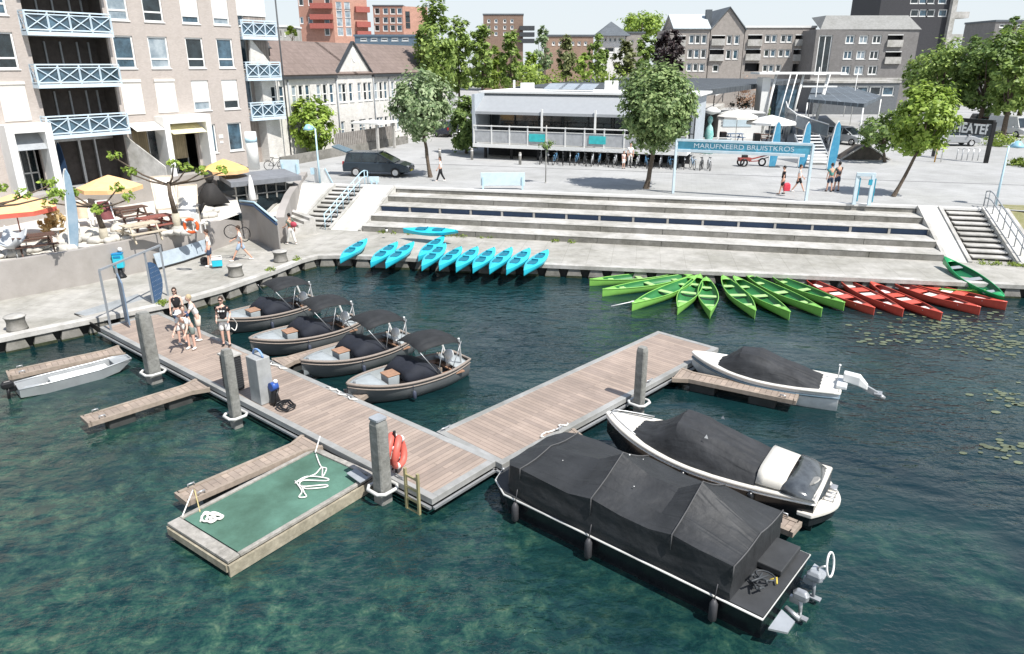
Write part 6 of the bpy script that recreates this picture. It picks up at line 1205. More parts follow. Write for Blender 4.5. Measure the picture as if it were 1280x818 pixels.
# rails
def handrail(label,s,m_,d0=-.3,d1=5.7,double=True,loop=True,off=.0):
    t=thing('handrail',label,'handrail',TF(s,3,Zq)); m=MB(); f=lambda d:Zp-(Zp-Zq)*min(1,max(0,d/5.6)); n=8
    for z in (.95,.55): m.tube([TF(s,d0-.5,Zp+z*.9)]+[TF(s,d0+(d1-d0)*k/12,f(d0+(d1-d0)*k/12)+z) for k in range(13)],.032,8)
    m.tube([TF(s,d0-.5,Zp+.86),TF(s,d0-.5,Zp+.04)],.032,8); m.build('rail',m_,t,world=True); m=MB()
    for k in range(n): d=d0+(d1-d0)*k/(n-1); m.tube([TF(s,d,f(d)-.02),TF(s,d,f(d)+.95)],.028,8)
    m.build('posts',m_,t,world=True); return t
handrail('light blue handrail down the right side of the left stairs',s_st1-.18,lblue); handrail('dark thin handrail beside the right stairs',sR4+.35,gmetal)
# plaza boards, frames
def board(label,x0,x1,y,top,m_=pblue,legs=True,th=.12,gap=.25,name='notice_board'):
    a=W(x0,y,Zp);b=W(x1,y,Zp); z=HT(a,top); t=thing(name,label,'board',(a+b)/2); m=MB(); u=(b-a).normalized(); 
    m.bar(Vector((a.x,a.y,Zp+(z-Zp)*.5+gap/2)),Vector((b.x,b.y,Zp+(z-Zp)*.5+gap/2)),th,z-Zp-gap); m.build('panel',m_,t,world=True,bev=.01)
    m=MB()
    for p in (a+u*.15,b-u*.15): m.bar(p+Vector((0,-.08,0)),p+Vector((0,-.08,z-Zp-.25)),.1)
    m.build('leg',lblue,t,world=True); return t
board('wide pale blue blank board standing on the plaza edge above the tiers',601,656,237,216); board('pale blue blank board behind the bicycle near the sunken bar',352,375,218,200,gap=.05); board('small pale blue sign panel beside the left stairs',462,474,230,221,gap=.1)
t=thing('slanted_sign','white slanted sign panel with a blue edge left of the left stairs','board',W(408,230,Zp)); a=W(393,228,Zp);b=W(416,229,Zp); z=HT(a,210)-Zp; m=MB(); m.add([a,b,b.lerp(a,.35)+Vector((0,0,z)),a+Vector((0,0,z))],[(0,1,2,3)]); m.build('panel',white,t,world=True,solid=.05); m=MB(); m.bar(a+Vector((-.05,-.03,z*.55)),a+Vector((-.05,-.03,z)),.25,.1); m.bar(b+Vector((0,-.04,0)),b.lerp(a,.35)+Vector((0,-.04,z)),.06); m.build('edge',lblue,t,world=True)
a=W(1067,256,Zp);b=W(1086,257,Zp); z=HT(a,218); t=thing('blue_portal','light blue door shaped frame standing alone at the plaza edge under the leaning tree','frame',(a+b)/2); m=MB(); m.bar(a,Vector((*a.xy,z)),.22,.1); m.bar(b,Vector((*b.xy,z)),.22,.1); m.bar(Vector((a.x-.1,a.y,z)),Vector((b.x+.1,b.y,z)),.14,.2); m.build('frame',pblue,t,world=True,bev=.01); m=MB(); [m.bar(p+Vector((.13,-.05,.2)),Vector((p.x+.13,p.y-.05,z-.2)),.05,.04) for p in(a,b)]; m.box((b.x-.15,b.y-.06,z-.4),(.2,.05,.3)); m.build('blue_insets',mat('mid_blue',(.03,.3,.42),.5),t,world=True)
# big blue sign frame with lettering
a=W(841,242,Zp);b=W(1007,252,Zp); zt_=HT(a,175); zb_=HT(a,188); t=thing('sign_gantry','wide pale blue gantry sign with pale letters spanning the plaza edge','sign',(a+b)/2); m=MB()
for p in(a,b): m.bar(p,Vector((*p.xy,zt_)),.14,.16)
m.bar(Vector((a.x,a.y,zt_)),Vector((b.x,b.y,zt_)),.16,.14); m.bar(Vector((a.x,a.y,zb_)),Vector((b.x-.4,b.y,zb_)),.12,.16); m.build('frame',pblue,t,world=True,bev=.01)
m=MB(); m.bar(Vector((a.x+.1,a.y+.02,(zt_+zb_)/2)),Vector((b.x-.1,b.y+.02,(zt_+zb_)/2)),.05,zt_-zb_-.08); m.build('blue_field',mat('sea_blue',(.10,.37,.50),.5),t,world=True)
dxy=(b-a); mt=Matrix.Translation((0,0,0)); ang_=math.atan2(dxy.y,dxy.x); o=text_part('MARUFNEERD BRUISTKROS',.38,pblue,t,Matrix.Translation((0,-.06,(zt_+zb_)/2-Zp))@Matrix.Rotation(ang_,4,'Z')@Matrix.Rotation(PI/2,4,'X')@Matrix.Diagonal((1.2,1,1,1)),bold=.0)
# theatre sign
q=W(1232,204,Zp); q2=W(1166,196,Zp); zt_=HT(q,153); zb_=HT(q,171); t=thing('theatre_sign','black portal sign with white theatre lettering at the right of the plaza','sign',q); m=MB(); m.bar(q,Vector((*q.xy,zt_)),.28,.22); m.bar(q2,Vector((*q2.xy,zt_)),.2,.2); m.bar(Vector((q2.x,q2.y,zt_)),Vector((q.x,q.y,zt_)),.3,.3); m.build('portal',black,t,world=True)
qq=Vector((q.x,q.y,0)).lerp(Vector((q2.x,q2.y,0)),.5); dx=q-q2; an_=math.atan2(dx.y,dx.x); m=MB(); m.bar(Vector((q2.x,q2.y,(zt_+zb_)/2-.1)),Vector((q.x-.1,q.y,(zt_+zb_)/2-.1)),.08,zt_-zb_-.25); m.build('board',dark,t,world=True)
text_part('M/THEATER',1.05,white,t,Matrix.Translation((qq.x-q.x-.1,qq.y-q.y-.06,(zt_+zb_)/2-Zp-.08))@Matrix.Rotation(an_,4,'Z')@Matrix.Rotation(PI/2,4,'X')@Matrix.Diagonal((.82,1,1,1)),bold=.03)
# bicycles
def bicycle(fc=dark):
    t=thing('bicycle','x','bicycle',(0,0,0)); wheel_parts(t,(-.5,0,.34),.34); wheel_parts(t,(.5,0,.34),.34); m=MB(); A=(-.5,0,.34);B_=(-.1,0,.3);C_=(-.18,0,.85);D=(.38,0,.85);F=(.5,0,.34)
    for p,q in ((A,B_),(A,C_),(B_,C_),(B_,D),(C_,D),(D,F)): m.tube([p,q],.02,6)
    m.tube([(-.7,-.06,.75),(-.3,-.06,.75)],.02,6); m.build('frame',fc,t); m=MB(); m.tube([(.38,0,.85),(.34,0,1.05),(.30,.28,1.08)],.015,6); m.tube([(.34,0,1.05),(.30,-.28,1.08)],.015,6); m.build('handlebar',steel,t); m=MB(); m.loft([[Vector((x,y*k_,.94)) for y in(-.09,.09)]+[Vector((x,y*k_,.9)) for y in(.09,-.09)] for x,k_ in((-.32,1),(-.2,.9),(-.05,.3))]); m.build('saddle',black,t); return t
bkA=bicycle(); bkB=bicycle(mat('white_bike_frame',(.6,.62,.64),.4)); bkC=bicycle(mat('blue_bike_frame',(.1,.25,.42),.4)); prot=[bkA,bkB,bkC]
cw=w_c=None
Pc=W(676,205,Zp);Qc=W(905,213,Zp)
nb=23; tags_=['black','white framed','blue framed']; seen={}
ordn=['first','second','third','fourth','fifth','sixth','seventh','eighth']
for i in range(nb):
    f=i/(nb-1)*.92; p=Pc.lerp(Qc,f)+Vector((0,.2*math.sin(i*1.7),0)); k=i%3; n_=seen.get(k,0); seen[k]=n_+1
    lab=f'{tags_[k]} bicycle parked under the veranda, {ordn[n_]} {tags_[k]} one counted from the left'
    if n_==0: o=prot[k]; o.location=p; o.rotation_euler=(0,0,R(80+12*math.sin(i*2.3))); tag(o,lab,None,'bicycles parked under the cafe veranda')
    else: dup(prot[k],p,R(80+14*math.sin(i*2.3)),lab,'bicycles parked under the cafe veranda')
dup(bkA,W(345,213,Zp),R(5),'lone black bicycle beside the pale blue board near the sunken bar','bicycles parked under the cafe veranda')
# cars
def car(label,loc,rz,col,Ln=4.6,Wd=1.82,Hh=1.65,kind='mpv',hatch=False,name='parked_car',cat='car',group='vehicles parked round the square'):
    t=thing(name,label,cat,loc,rz,group); pm=mat('car_'+label[:14],col,.25,m=.25,var=.04,spec=.6); h=Ln/2; w2=Wd/2
    # side profile (x,z) lower body and cabin
    low=[(-h,.35),(-h-.02,.75),(-h+.08,.98),(-h+.3,1.02),(h*.48,1.0),(h*.72,.93),(h-.08,.74),(h,.55),(h-.05,.32)]
    m=MB()
    rings=[]
    for y,k in ((-w2,.0),(-w2+.06,.0),(0,0),(w2-.06,0),(w2,0)):
        e=.04 if abs(y)==w2 else 0; rings.append([Vector((x*(1-e*.4),y,z-(e*.8 if z>.6 else -e))) for x,z in low])
    m.loft(rings,cap=True,sm=False); m.build('body',pm,t,bev=.04)
    cab=[(-h+.12,1.0),(-h+.28,Hh-.12),(-h+.55,Hh),(-.02*h,Hh),(h*.10,Hh-.09),(h*.58,1.0)] if kind!='van' else [(-h+.04,.98),(-h+.1,Hh-.08),(-h+.25,Hh),(h*.35,Hh),(h*.45,Hh-.1),(h*.68,.98)]
    m=MB(); rings=[]
    for y,tp in ((-w2+.05,-w2+.2),(w2-.05,w2-.2)): rings.append([Vector((x,(y if z<1.05 else tp),z)) for x,z in cab])
    m.loft(rings,cap=True,sm=False); m.build('cabin',glass if kind!='van' else pm,t,bev=.05)
    m=MB(); m.prism([(cab[1][0]+.05,-w2+.19),(cab[4][0]-.02,-w2+.19),(cab[4][0]-.02,w2-.19),(cab[1][0]+.05,w2-.19)],Hh-.075,Hh+.012); m.build('roof',pm,t,bev=.04)
    if kind!='van':
        m=MB()
        for s in(-1,1):
            for x0,x1 in ((cab[0][0]+.05,cab[1][0]+.06),(-h*.42,-h*.40),(.02*h,.04*h),(cab[5][0]-.05,cab[4][0])): m.bar((x0,s*(w2-.045),1.0),(x1,s*(w2-.19),Hh-.06),.07,.05)
        m.build('pillar',pm,t)
    else:
        m=MB(); m.add([(h*.46,-w2+.22,Hh-.14),(h*.46,w2-.22,Hh-.14),(h*.685,w2-.12,1.02),(h*.685,-w2+.12,1.02)],[(0,1,2,3)]); m.build('windscreen',glass,t)
    for sx in(-1,1):
        for sy in(-1,1):
            o=MB(); c=Vector((sx*h*.60,sy*(w2-.06),.33)); o.loft([[c+Vector((r*math.cos(2*PI*k/18),dy,r*math.sin(2*PI*k/18))) for k in range(18)] for dy,r in ((-.11,.3),(-.09,.33),(.09,.33),(.11,.3))]); o=o.build('wheel',black,t)
            q=MB(); q.loft([[c+Vector((r*math.cos(2*PI*k/14),sy*dy,r*math.sin(2*PI*k/14))) for k in range(14)] for dy,r in ((.1,.22),(.135,.2),(.12,.05))]); q.build('rim',mat('alloy',(.6,.6,.6),.3,m=.5),o)
    for s in(-1,1):
        m=MB(); m.box((h-.13,s*(w2-.3),.70),(.16,.32,.15)); m.build('headlight',mat('lamp_glass',(.6,.62,.63),.1,spec=.8),t,bev=.03); m=MB(); m.box((-h+.03,s*(w2-.14),.9),(.08,.16,.3)); m.build('tail_light',mat('tail_red',(.4,.02,.02),.2),t)
        m=MB(); m.box((h*.40,s*(w2+.07),1.05),(.14,.2,.14)); m.build('mirror',pm,t,bev=.02)
    m=MB(); m.box((h-.005,0,.42),(.05,.52,.12)); m.build('number_plate',mat('plate_yellow',(.6,.5,.05),.5) ,t); m=MB(); m.box((h-.02,0,.6),(.06,.8,.14)); m.build('grille',black,t)
    if hatch:
        m=MB(); m.add([(-h+.3,-w2+.2,Hh),(-h+.3,w2-.2,Hh),(-h-.75,w2-.22,Hh+.38),(-h-.75,-w2+.22,Hh+.38)],[(0,1,2,3)]); m.build('open_tailgate',mat('hatch_blue',(.06,.12,.16),.2,spec=.7),t,solid=.08)
    return t
cw_=(W(445,221,Zp)+W(499,222,Zp))/2
car('dark slate car with its tailgate open, parked above the left stairs',(cw_.x+.0,cw_.y+.85,Zp),R(-7),(.035,.05,.065),Ln=4.75,hatch=True)
def cpx(x,y): q=W(x,y,Zp); return (q.x,q.y,Zp)
car('small dark car parked in the street shadow behind the pale blossomed linden',cpx(560,170),R(75),(.03,.035,.05),Ln=4.2)
car('silver hatchback parked behind the theatre sign',cpx(1190,182),R(-3),(.36,.37,.38),Ln=4.3,Hh=1.55)
car('white van parked in the shade of the right hand grove',cpx(1262,170),R(-75),(.66,.67,.67),Ln=5.0,Hh=2.1,kind='van',cat='van',name='parked_van')
car('white and dark pickup style car beyond the curved footbridge ramp',cpx(1056,180),R(-60),(.6,.62,.64),Ln=4.5)
car('maroon car left of the white van in the shade',cpx(1246,166),R(-75),(.12,.04,.035),Ln=4.3)
car('black car parked on the shaded street left of the silver hatchback',cpx(1235,160),R(-10),(.02,.02,.025),Ln=4.3)
# red trike machine
b=W(933,208,Zp); t=thing('red_trike','red three wheeled machine with a long arm standing on the plaza behind the blue sign','trike',b,R(5)); t.scale=(.72,.72,.72); m=MB(); m.box((-.3,0,.75),(1.3,.7,.35)); m.bar((.2,0,.7),(2.2,0,1.15),.14,.14); m.bar((.2,0,.5),(1.3,0,.55),.1); m.build('frame',mat('machine_red',(.28,.06,.05),.5),t,bev=.03); m=MB(); m.box((-.3,0,1.05),(.6,.4,.3)); m.build('seat',black,t,bev=.05); m=MB(); m.bar((1.2,0,.6),(2.4,0,.95),.08); m.build('tow_arm',black,t)
for c in ((-.5,-.45,.42),(-.5,.45,.42),(1.7,0,.42)): wheel_parts(t,c,.36,tr=.09)
# rubble wedge, racks, hoops
b=W(1078,199,Zp); t=thing('wedge_ramp','dark brown wedge shaped wooden ramp on the plaza','ramp',b); m=MB(); m.add([(-2,-.6,0),(2,-.6,0),(2,1,0),(-2,1,0),(-.4,-.6,1.1),(.0,-.6,1.1),(.0,1,1.1),(-.4,1,1.1)],[(0,1,5,4),(1,2,6,5),(2,3,7,6),(3,0,4,7),(4,5,6,7),(3,2,1,0)]); m.build('wedge',mat('brown_board',(.10,.085,.07),.8,var=.2),t); m=MB(); m.bar((-2.1,-.62,0),(-.4,-.62,1.15),.1); m.bar((-.0,-.62,1.15),(2.1,-.62,0),.1); m.build('edge',conc_l,t)
for i,(x,y,lab) in enumerate([(1215,201,'grey metal cycle hoops left of the black sign post')]):
    b=W(x,y,Zp); t=thing('cycle_rack',lab,'cycle rack',b); 
    for k in range(4): m=MB(); m.tube([(-.9+k*.45,0,0),(-.9+k*.45,0,.9),(-.9+k*.45,.7,.9),(-.9+k*.45,.7,0)],.03,6); m.build('hoop',steel,t)
b=W(1168,203,Zp); t=thing('post_pair','orange and white marker posts left of the theatre sign','marker posts',b); m=MB(); m.tube([(0,0,0),(.1,0,2.9)],.05,6); m.build('orange_post',mat('orange_post',(.6,.32,.05),.6),t); m=MB(); m.tube([(.5,0,0),(.55,0,2.9)],.05,6); m.tube([(.05,0,2.8),(.6,0,2.85)],.05,6); m.build('white_post',white,t)
for i,(x,y) in enumerate([(1206,213),(1228,213)]):
    q=W(x,y,Zp); m=MB(); m.box((0,0,.006),(1.1,.28,.008)); o=m.build('road_marking',white,loc=q); o['kind']='structure'
# surfboard style banners
def banner(label,px_,py,top,m_,w_=.7,bend_=.5,z=Zp,mo=white):
    b=W(px_,py,z); h=HT(b,top)-z; t=thing('beach_flag',label,'beach flag',b,0,'tall surfboard shaped flags'); m=MB(); n=14
    L_=[];R_=[]
    for k in range(n+1): f=k/n; ww=w_*math.sqrt(max(0,1-f**7))*(.75+.25*math.sin(PI*min(1,f*1.3))); xo=-bend_*(1-f)**2*.3; L_.append((xo-ww/2,0,h*f));R_.append((xo+ww/2,0,h*f))
    m.add(L_+R_,[(k,n+1+k,n+2+k,k+1) for k in range(n)]); m.build('cloth',m_,t,solid=.06); m=MB(); m.tube([(x-.04,0,z_) for x,y_,z_ in L_]+[(R_[-1][0],0,h)],.045,6); m.build('edge_pole',mo,t)
    m=MB(); m.box((0,0,.03),(.8,.6,.06)); m.build('foot',dark,t); return t
cb=mat('azure_banner',(.02,.20,.36),.6,var=.25,sc=2.5,c2=(.10,.34,.48))
banner('azure beach flag left of the other two, beside the white parasols',967,209,152,cb,.62); banner('azure beach flag in the middle, by the steps',1004,210,153,cb,.62); banner('azure beach flag furthest right, in front of the curved ramp',1040,213,152,cb,.62)
banner('tall pale blue and white board standing on the sandy terrace wall',103,313,212,mat('blue_board_fade',(.20,.33,.45),.4,c2=(.42,.52,.60),sc=1),.42,1.2,Zt)
banner('slender black and blue board standing before the apartment entrance',84,236,178,navy,.5,0,Zp)
# curved footbridge tower and ramp
b=W(985,168,Zp); t=thing('footbridge_tower','white steel and glass lift tower with tilted masts at the head of the curved ramp','tower',b); h=HT(b,93)-Zp; bw_=3.0
m=MB(); 
for x in(-bw_,0,bw_*.9): m.tube([(x,0,0),(x+.9,0,h)],.14,8)
for x in (-1.9,-1.2,2.4): m.tube([(x-.6,-2.5,0),(x+1.0,-1,h)],.06,8)
m.build('mast',white,t); m=MB(); m.box((.6,1.0,h+.1),(9.5,3.2,.22)); m.box((2.8,1.0,h*.8),(3.8,2.4,.15)); m.build('roof',white,t); m=MB(); m.box((-.6,.9,h*.42),(2.2,1.6,h*.8)); m.build('glass_shaft',glassb,t); m=MB(); m.box((-3.0,1.2,h*.47),(.9,2.0,h*.95)); m.build('white_wall',white,t)

def rampcurve(): 
    pts=[W(981,141,5.0),W(983,149,4.6),W(994,158,4.2),W(1012,164,3.8),W(1034,171,3.4)]; return pts
pts=rampcurve(); t=thing('curved_ramp','curved footbridge ramp with glass parapet and white handrail','footbridge',pts[2])
fine=[]; 
for i in range(len(pts)-1):
    for k in range(5): fine.append(pts[i].lerp(pts[i+1],k/5))
fine.append(pts[-1]); m=MB(); m.tube([p+Vector((0,0,1.1)) for p in fine],.06,6); m.build('handrail',white,t,world=True); m=MB(); m.add(fine+[p+Vector((0,0,1.0)) for p in fine],[(i,i+1,len(fine)+i+1,len(fine)+i) for i in range(len(fine)-1)]); m.build('glass_parapet',mat('smoky_glass',(.16,.18,.20),.15,spec=.7),t,world=True,solid=.04)
m=MB(); q=[p+Vector((1.4,2.2,0)) for p in fine]; m.add(fine+q,[(i,i+1,len(fine)+i+1,len(fine)+i) for i in range(len(fine)-1)]); m.build('deck',conc_l,t,world=True,solid=.2); m=MB()
for i in range(0,len(fine),5): m.tube([fine[i],fine[i]+Vector((0,0,1.1))],.03,6); m.tube([Vector((fine[i].x+.5,fine[i].y+.8,Zp)),fine[i]+Vector((.5,.8,0))],.12,8)
m.build('post',steel,t,world=True)
for k,(x0,y0,x1,y1) in enumerate([(1014,146,1036,126),(1022,150,1050,128),(1032,156,1064,130)]):
    a=W(x0,y0,Zp+.1); 
    bb=WY(x1,y1,a.y+2); m=MB(); m.tube([(0,0,0),bb-a],.09,8); tag(m.build('leaning_strut',white,loc=a),['leftmost leaning white strut beyond the curved ramp','middle leaning white strut beyond the curved ramp','rightmost leaning white strut beyond the curved ramp'][k],'strut','leaning white struts')
# white stairs right of the gantry
b=W(1022,206,Zp); t=thing('white_steps','white slatted outdoor steps behind the right end of the gantry sign','steps',b); m=MB(); [m.box((0,.35*k,.22*k+.2),(1.9,.3,.07)) for k in range(9)]; m.build('treads',white,t); m=MB(); [m.bar((s*1.0,-.1,.1),(s*1.0,3.0,2.0),.06,.2) for s in(-1,1)]; m.build('stringers',gmetal,t)
# terrace furniture behind gantry
def parasol(label,px_,py,top,r,m_,trim=None,closed=False,z=Zp,pm=white,rot=0,n=8):
    b=W(px_,py,z); h=HT(b,top)-z; t=thing('parasol',label,'parasol',b,rot,'parasols'); m=MB(); m.tube([(0,0,0),(0,0,h-.05)],.03,8); m.build('pole',pm,t); m=MB(); m.lathe((0,0,0),[(.28,0),(.25,.08),(.06,.12)],12); m.build('base',conc_d,t)
    if closed: m=MB(); m.lathe((0,0,h-1.75),[(.12,0),(.26,.15),(.2,.7),(.13,1.4),(.03,1.75)],12); m.build('canopy',m_,t); return t
    m=MB(); P_=[[Vector((r*f*math.cos(2*PI*(k+.5*0)/n)*(1 if k%2==0 or n>8 else 1),r*f*math.sin(2*PI*k/n),h-.62*f**1.15)) for k in range(n)] for f in(.02,.5,1.0)]; m.loft(P_,cap=False); m.build('canopy',m_,t,solid=.02)
    m=MB(); top_=P_[-1]; m.loft([top_,[v+Vector((0,0,-.2)) for v in top_]],cap=False); m.build('valance',trim or m_,t,solid=.015)
    m=MB(); [m.tube([Vector((.03*math.cos(2*PI*k/n),.03*math.sin(2*PI*k/n),h-.7)),P_[1][k]*1+Vector((0,0,-.05))],.012,4) for k in range(n)]; m.build('ribs',steel,t); return t
parasol('cream parasol with a dark rim stripe, left of the two behind the blue sign',918,184,137,1.9,shutter,n=10); parasol('big white parasol beside the leftmost azure flag',960,185,144,2.3,white,n=10)
def hut(t):
    m=MB(); m.box((0,0,1.3),(4.6,3,2.6)); m.build('wall',white,t); m=MB(); m.box((0,-.1,2.65),(4.9,3.4,.12)); m.build('roof',white,t); m=MB(); m.box((-.3,-1.52,1.7),(3.0,.05,.9)); m.build('hatch',pblue,t); m=MB(); [m.box((-1.9,-1.53,1.4+.3*k),(.12,.03,.16)) for k in range(4)]; m.build('marks',gmetal,t)
t=thing('white_kiosk','white kiosk hut with a serving hatch behind the white parasols','kiosk',W(918,172,Zp)); hut(t)
def picnic(label,px_,py,z,m_,rz=0,sc=1,grp='picnic tables'):
    t=thing('picnic_table',label,'picnic table',W(px_,py,z),rz,grp); m=MB(); [m.box((0,-.3+.15*k,.76),(1.6,.14,.04)) for k in range(5)]; m.build('table_top',m_,t)
    for s in(-1,1): m=MB(); [m.box((0,s*(.68+.14*k),.45),(1.6,.13,.04)) for k in range(2)]; m.build('bench',m_,t)
    m=MB()
    for x in(-.6,.6): m.bar((x,-.3,.74),(x,-.75,0),.06,.09); m.bar((x,.3,.74),(x,.75,0),.06,.09); m.bar((x,-.82,.42),(x,.82,.42),.05,.09)
    m.build('leg',m_,t); return t
brown=mat('dark_stained_wood',(.10,.055,.04),.7,var=.2,sc=6)
picnic('navy blue picnic table in front of the white kiosk',918,177,Zp,mat('navy_wood',(.04,.10,.2),.6),R(5)); picnic('dark picnic table under the big white parasol',955,178,Zp,brown,R(10))
for i,(x,y) in enumerate([(903,178),(945,180)]): t=thing('barrel_planter',['black square planter left of the navy picnic table','black square planter right of the navy picnic table'][i],'planter',W(x,y,Zp)); m=MB(); m.box((0,0,.5),(.6,.6,1.0)); m.build('box',black,t,bev=.03); m=MB(); m.box((0,0,1.01),(.5,.5,.04)); m.build('soil',brown,t)
t=thing('glass_screen','pale framed glass balustrade at the right end of the cafe veranda','screen',W(895,190,Zp)); m=MB(); m.box((0,0,.6),(2.6,.04,1.0)); m.build('pane',mat('pale_glass',(.35,.42,.45),.1),t); m=MB(); [m.bar((x,0,0),(x,0,1.25),.07) for x in(-1.3,0,1.3)]; m.bar((-1.3,0,1.22),(1.3,0,1.22),.07); m.build('frame',white,t)
t=thing('mural_statue','turquoise patterned figure statue beside the cafe','statue',W(884,192,Zp)); m=MB(); m.lathe((0,0,0),[(.5,0),(.4,.4),(.28,1.0),(.42,1.6),(.3,2.2),(.12,2.5),(.25,2.8),(.2,3.1),(.03,3.25)],12); m.build('figure',mat('turquoise_mural',(.05,.42,.38),.6,var=.4,sc=4,c2=(.5,.62,.6)),t); m=MB(); m.lathe((.1,0,3.3),[(.05,0),(.7,.2),(.75,.35),(.3,.6),(.03,.65)],14); m.build('white_dish',white,t)
t=thing('pergola_fence','long white handrail with dark posts beside the blossoming bush','fence',W(915,140,4.2)); m=MB(); a=W(893,120,5.0);b=W(945,100,5.2); m.bar(a,b,.12,.12); m.build('rail',white,t,world=True); m=MB(); [m.tube([a.lerp(b,k/8)+Vector((0,0,-1.6)),a.lerp(b,k/8)],.08,6) for k in range(9)]; m.build('post',dark,t,world=True)
t=thing('deck_house','pale block supporting the long handrail right of the cafe','building',W(925,150,Zp)); m=MB(); q=[W(885,168,Zp),W(975,150,Zp)]; a=WY(893,132,a.y);b2=WY(945,112,b.y); m.prism([(a.x,a.y),(b.x,b.y),(b.x+.3,b.y+3),(a.x-3,a.y+3)],Zp,3.0); m.build('wall',conc_l,t,world=True)
# ---- bar terrace furniture
parasol('big yellow parasol over a red fringed one, at far left above the dark pavilion',28,300,243,1.75,ORG,REDC,z=Zt,pm=mat('red_brown_pole',(.28,.09,.07),.6),rot=.2); parasol('orange yellow parasol in the middle of the sandy terrace',144,268,219,1.6,ORG,ORG,z=Zt,rot=.4); parasol('yellow parasol nearest the white column',285,244,199,1.45,mat('amber_canvas',(.82,.52,.18),.8,dirt=.1),ORG,z=Zt,rot=.1); parasol('closed white parasol before the sunken bar windows',316,251,219,.3,white,closed=True,z=Zt)
picnic('dark brown picnic table under the far left parasol',46,316,Zt,brown,R(40)); picnic('dark brown picnic table behind the deck chairs in the middle of the terrace',165,278,Zt,brown,R(50)); picnic('pale picnic table near the terrace wall in the middle',178,300,Zt,mat('bleached_wood',(.5,.43,.33),.8,var=.15),R(50)); picnic('reddish picnic table half behind the second pollarded tree',196,290,Zt,mat('red_wood',(.24,.08,.06),.8),R(55))
def deckchair(label,px_,py,rz,cloth,fr=white,sc=1.0,name='deck_chair'):
    t=thing(name,label,'deck chair',W(px_,py,Zt),rz,'oversized deck chairs'); t.scale=(sc,sc,sc); m=MB()
    for s in(-.35,.35): m.bar((.6,s,0),(-.55,s,1.5),.05,.07); m.bar((-.3,s,0),(.55,s,.55),.05,.07); m.bar((-.3,s,.0),(-.05,s,.82),.04,.06)
    m.bar((-.55,-.35,1.5),(-.55,.35,1.5),.06); m.bar((.55,-.35,.5),(.55,.35,.5),.06); m.build('frame',fr,t); m=MB(); n=8; m.loft([[Vector((.55-1.1*k/n,y,.5+1.0*k/n-.22*math.sin(PI*k/n))) for y in(-.31,.31)] for k in range(n+1)],cap=False,wrap=False,sm=True); m.build('sling',cloth,t,solid=.02); return t
deckchair('oversized cream deck chair with a red seat end between the pollarded trees',211,275,R(-60),shutter,mat('pale_wood',(.6,.52,.42),.7),1.45); deckchair('oversized white deck chair holding a red ring buoy',238,285,R(-75),shutter,mat('pale_wood',(.6,.52,.42)),1.35); deckchair('dark red sling chair beside the first pollarded tree',136,284,R(-50),mat('maroon_cloth',(.16,.05,.05),.8),white,.85)
deckchair('pale tan sling chair left of the dark red one',107,282,R(-60),mat('tan_cloth',(.55,.42,.3),.8),white,.8)
t=thing('ring_buoy','orange red ring buoy leaning on the oversized white deck chair','lifebuoy',W(240,282,Zt+.9)); m=MB(); m.tube([(.3*math.cos(2*PI*k/18),-.1,.3*math.sin(2*PI*k/18)) for k in range(18)],.07,8,closed=True); m.build('ring',mat('orange_buoy',(.7,.12,.03),.5),t); m=MB(); [m.tube([(.3*math.cos(a-.15),-.1,.3*math.sin(a-.15)),(.3*math.cos(a+.15),-.1,.3*math.sin(a+.15))],.078,8) for a in(.8,2.4,3.9,5.5)]; m.build('band',white,t)
t=thing('red_cushion','red cushion at the foot of the cream deck chair','cushion',W(216,284,Zt)); m=MB(); m.box((0,0,.3),(.35,.7,.12),R(-40),('X',R(25))); m.build('cushion',REDC,t,bev=.04)
# black canopy cone with round finial
t=thing('fire_hood','black conical hood with a rounded finial at the right of the sandy terrace','fire hood',W(266,257,Zt)); m=MB(); m.lathe((0,0,.15),[(1.05,0),(.38,1.0),(.25,1.15)],4,True); m.build('hood',mat('matt_black',(.03,.028,.027),.8),t); m=MB(); m.lathe((0,0,1.3),[(.1,0),(.28,.3),(.2,.62),(.03,.75)],12); m.build('finial',mat('matt_black',(.03,.028,.027)),t)
t=thing('folded_chair','small black folded chair at the terrace edge above the wall','chair',W(248,276,Zt)); m=MB(); m.add([(0,0,.1),(.5,0,.9),(.3,.3,.9),(-.2,.3,.5)],[(0,1,2,3)]); m.add([(.1,0,.1),(-.3,0,.7),(-.2,.3,.7)],[(0,1,2)]); m.build('folded_sling',black,t,solid=.05)
# furniture clutter: round tables, white chairs, boulders
rnd=random.Random(3)
def stone(m,c,r): 
    n=9;mm=6; m.sph(c,r,n,mm,(1,rnd.uniform(.7,1.1),.6)); 
spots=[(6,321),(24,318),(66,306),(78,306),(92,312),(118,300),(128,303),(140,298),(160,292),(152,300),(206,293),(222,286),(254,272),(262,266),(230,292),(245,284),(100,300),(50,314)]
sl=['far left end','second from the left end','below the dark picnic table','beside the tall pale board','left foot of the tall pale board','right foot of the tall pale board','foot of the first pollarded tree','right of the first pollarded tree','before the pale picnic table','left of the pale picnic table','beside the second pollarded tree','behind the second pollarded tree','before the black hood','left of the black hood','under the white deck chair','right of the white deck chair','between board and first tree','below the far left parasol']
stm=mat('white_boulder',(.52,.50,.46),.9,var=.1,sc=3,dirt=.2,bump=.5,bsc=6)
for i,(x,y) in enumerate(spots):
    m=MB(); 
    for j in range(4): stone(m,(rnd.uniform(-.5,.5),rnd.uniform(-.35,.35),.12),rnd.uniform(.18,.36))
    for v in m.v: v+=Vector((noise.noise(v*3+Vector((i,0,0))),noise.noise(v*3),noise.noise(v*4)))*.07
    tag(m.build('boulder_cluster',stm,loc=(0,0,0) if 0 else None),'pale boulders on the sand, '+sl[i],'boulders','pale boulder clusters on the sandy terrace').location=W(x,y,Zt)
